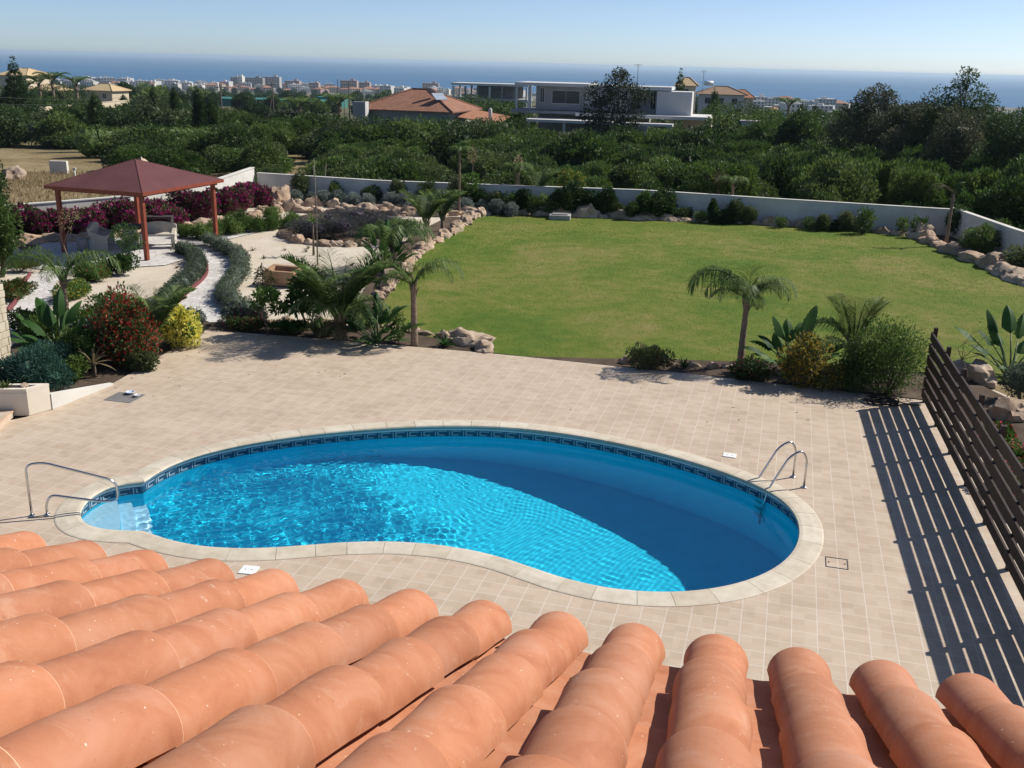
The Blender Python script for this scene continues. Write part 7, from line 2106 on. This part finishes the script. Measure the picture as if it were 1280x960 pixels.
def town(n, pxa, pxb, Da, Db, pred, smin=.8, smax=1.2):
    for k in range(n):
        D = rn.uniform(Da, Db); px = rn.uniform(pxa, pxb)
        x = at_dist(px, 110, D).x
        red = rn.random() < pred
        o = link('town_house', rn.choice(TR if red else TW), None, (x, D, tz(x, D)), rn.choice([R(-10), R(12), R(-25), R(30)]) + rn.uniform(-.1, .1))
        s_ = rn.uniform(smin, smax); o.scale = (s_, s_, s_ * rn.uniform(.8, 1.15))
        tag(o, 'small red-roofed building in the distant coastal town' if red else 'small white flat-roofed building in the distant coastal town', 'building', 'red-roofed town buildings' if red else 'white town buildings')
town(84, 85, 270, 1650, 2300, .12)
town(30, 20, 120, 1750, 2300, .2)
town(70, 240, 470, 1700, 2300, .55)
town(58, 440, 640, 1700, 2300, .45)
town(22, 560, 900, 1900, 2320, .3)
town(26, 940, 1060, 1100, 1500, .25)
town(8, 930, 1050, 700, 900, .2, .7, 1.0)
def block(px0, px1, D, ty, by, label, mat='villa_white', rz=0.0, floors=6, name='hotel'):
    ty += 1.3; a, b = at_dist(px0, ty, D), at_dist(px1, ty, D); cx = (a.x + b.x) / 2; z = tz(cx, D); top = a.z
    w_ = b.x - a.x; h = top - z
    t = empty(name, Vector((cx, D, z)), rz, label, 'hotel' if name == 'hotel' else 'building')
    MB().box((0, 10, h / 2 - 2), (w_, 20, h + 4)).obj('wall', [M[mat]], t)
    mb = MB(); nb_ = max(3, int(w_ / 5))
    for f in range(floors):
        for k in range(nb_): mb.box((-w_ / 2 + (k + .5) * w_ / nb_, -.05, h * (f + .6) / floors), (w_ / nb_ * .62, .3, h / floors * .5))
    mb.obj('windows', [M['glass']], t)
    mb = MB()
    for f in range(floors): mb.box((0, -.8, h * (f + .25) / floors), (w_ * .98, 1.6, .5))
    mb.obj('balconies', [M[mat]], t)
    MB().box((w_ * .2, 10, h + 1.5), (w_ * .2, 8, 3)).obj('roof_house', [M[mat]], t)
block(304, 328, 2050, 95.5, 108, 'left wing of the big pale hotel block near the coast', 'concrete_dark')
block(328, 349, 2080, 94.5, 108, 'right wing of the big pale hotel block near the coast', 'concrete')
block(297, 302.5, 2020, 94, 108, 'narrow bright white tower at the left end of the hotel', 'white_wall', floors=8)
block(288, 297, 2060, 95, 108, 'grey slab beside the white tower of the hotel', 'grey_render')
block(356, 374, 2000, 99.5, 108, 'brown apartment block right of the hotel', 'pink_wall', floors=4, name='apartment_block')
block(425, 446, 2000, 99, 110, 'long pink apartment block in the middle of the town', 'pink_wall', floors=4, name='apartment_block')
block(446, 462, 2040, 101.5, 110, 'lower pink apartment block right of the long one', 'pink_wall', floors=3, name='apartment_block')
block(386, 398, 1980, 102, 110, 'small pink apartment block left of the long one', 'pink_wall', floors=3, name='apartment_block')
block(528, 548, 2000, 102.5, 110, 'terraced pale building at the right end of the town', 'pink_wall', floors=4, name='apartment_block')

# ------------------------------------------------------------ haze
mb = MB(); mb.box((0, 0, 0), (1, 1, 1))
hz = mb.obj('haze', [])
hx0, hx1, hy0, hy1, hz0, hz1 = -91000, 91000, -100, 89000, -64, 16
hz.location = ((hx0 + hx1) / 2, (hy0 + hy1) / 2, (hz0 + hz1) / 2); hz.scale = (hx1 - hx0, hy1 - hy0, hz1 - hz0)
hm = bpy.data.materials.new('haze'); hm.use_nodes = True; hm.node_tree.nodes.clear()
o_ = hm.node_tree.nodes.new('ShaderNodeOutputMaterial'); pv = hm.node_tree.nodes.new('ShaderNodeVolumePrincipled')
pv.inputs['Color'].default_value = (0.66, 0.84, 1.0, 1); pv.inputs['Density'].default_value = 0.00008; pv.inputs['Anisotropy'].default_value = 0.2
hm.node_tree.links.new(pv.outputs[0], o_.inputs['Volume'])
hz.data.materials.clear(); hz.data.materials.append(hm); hz['kind'] = 'stuff'
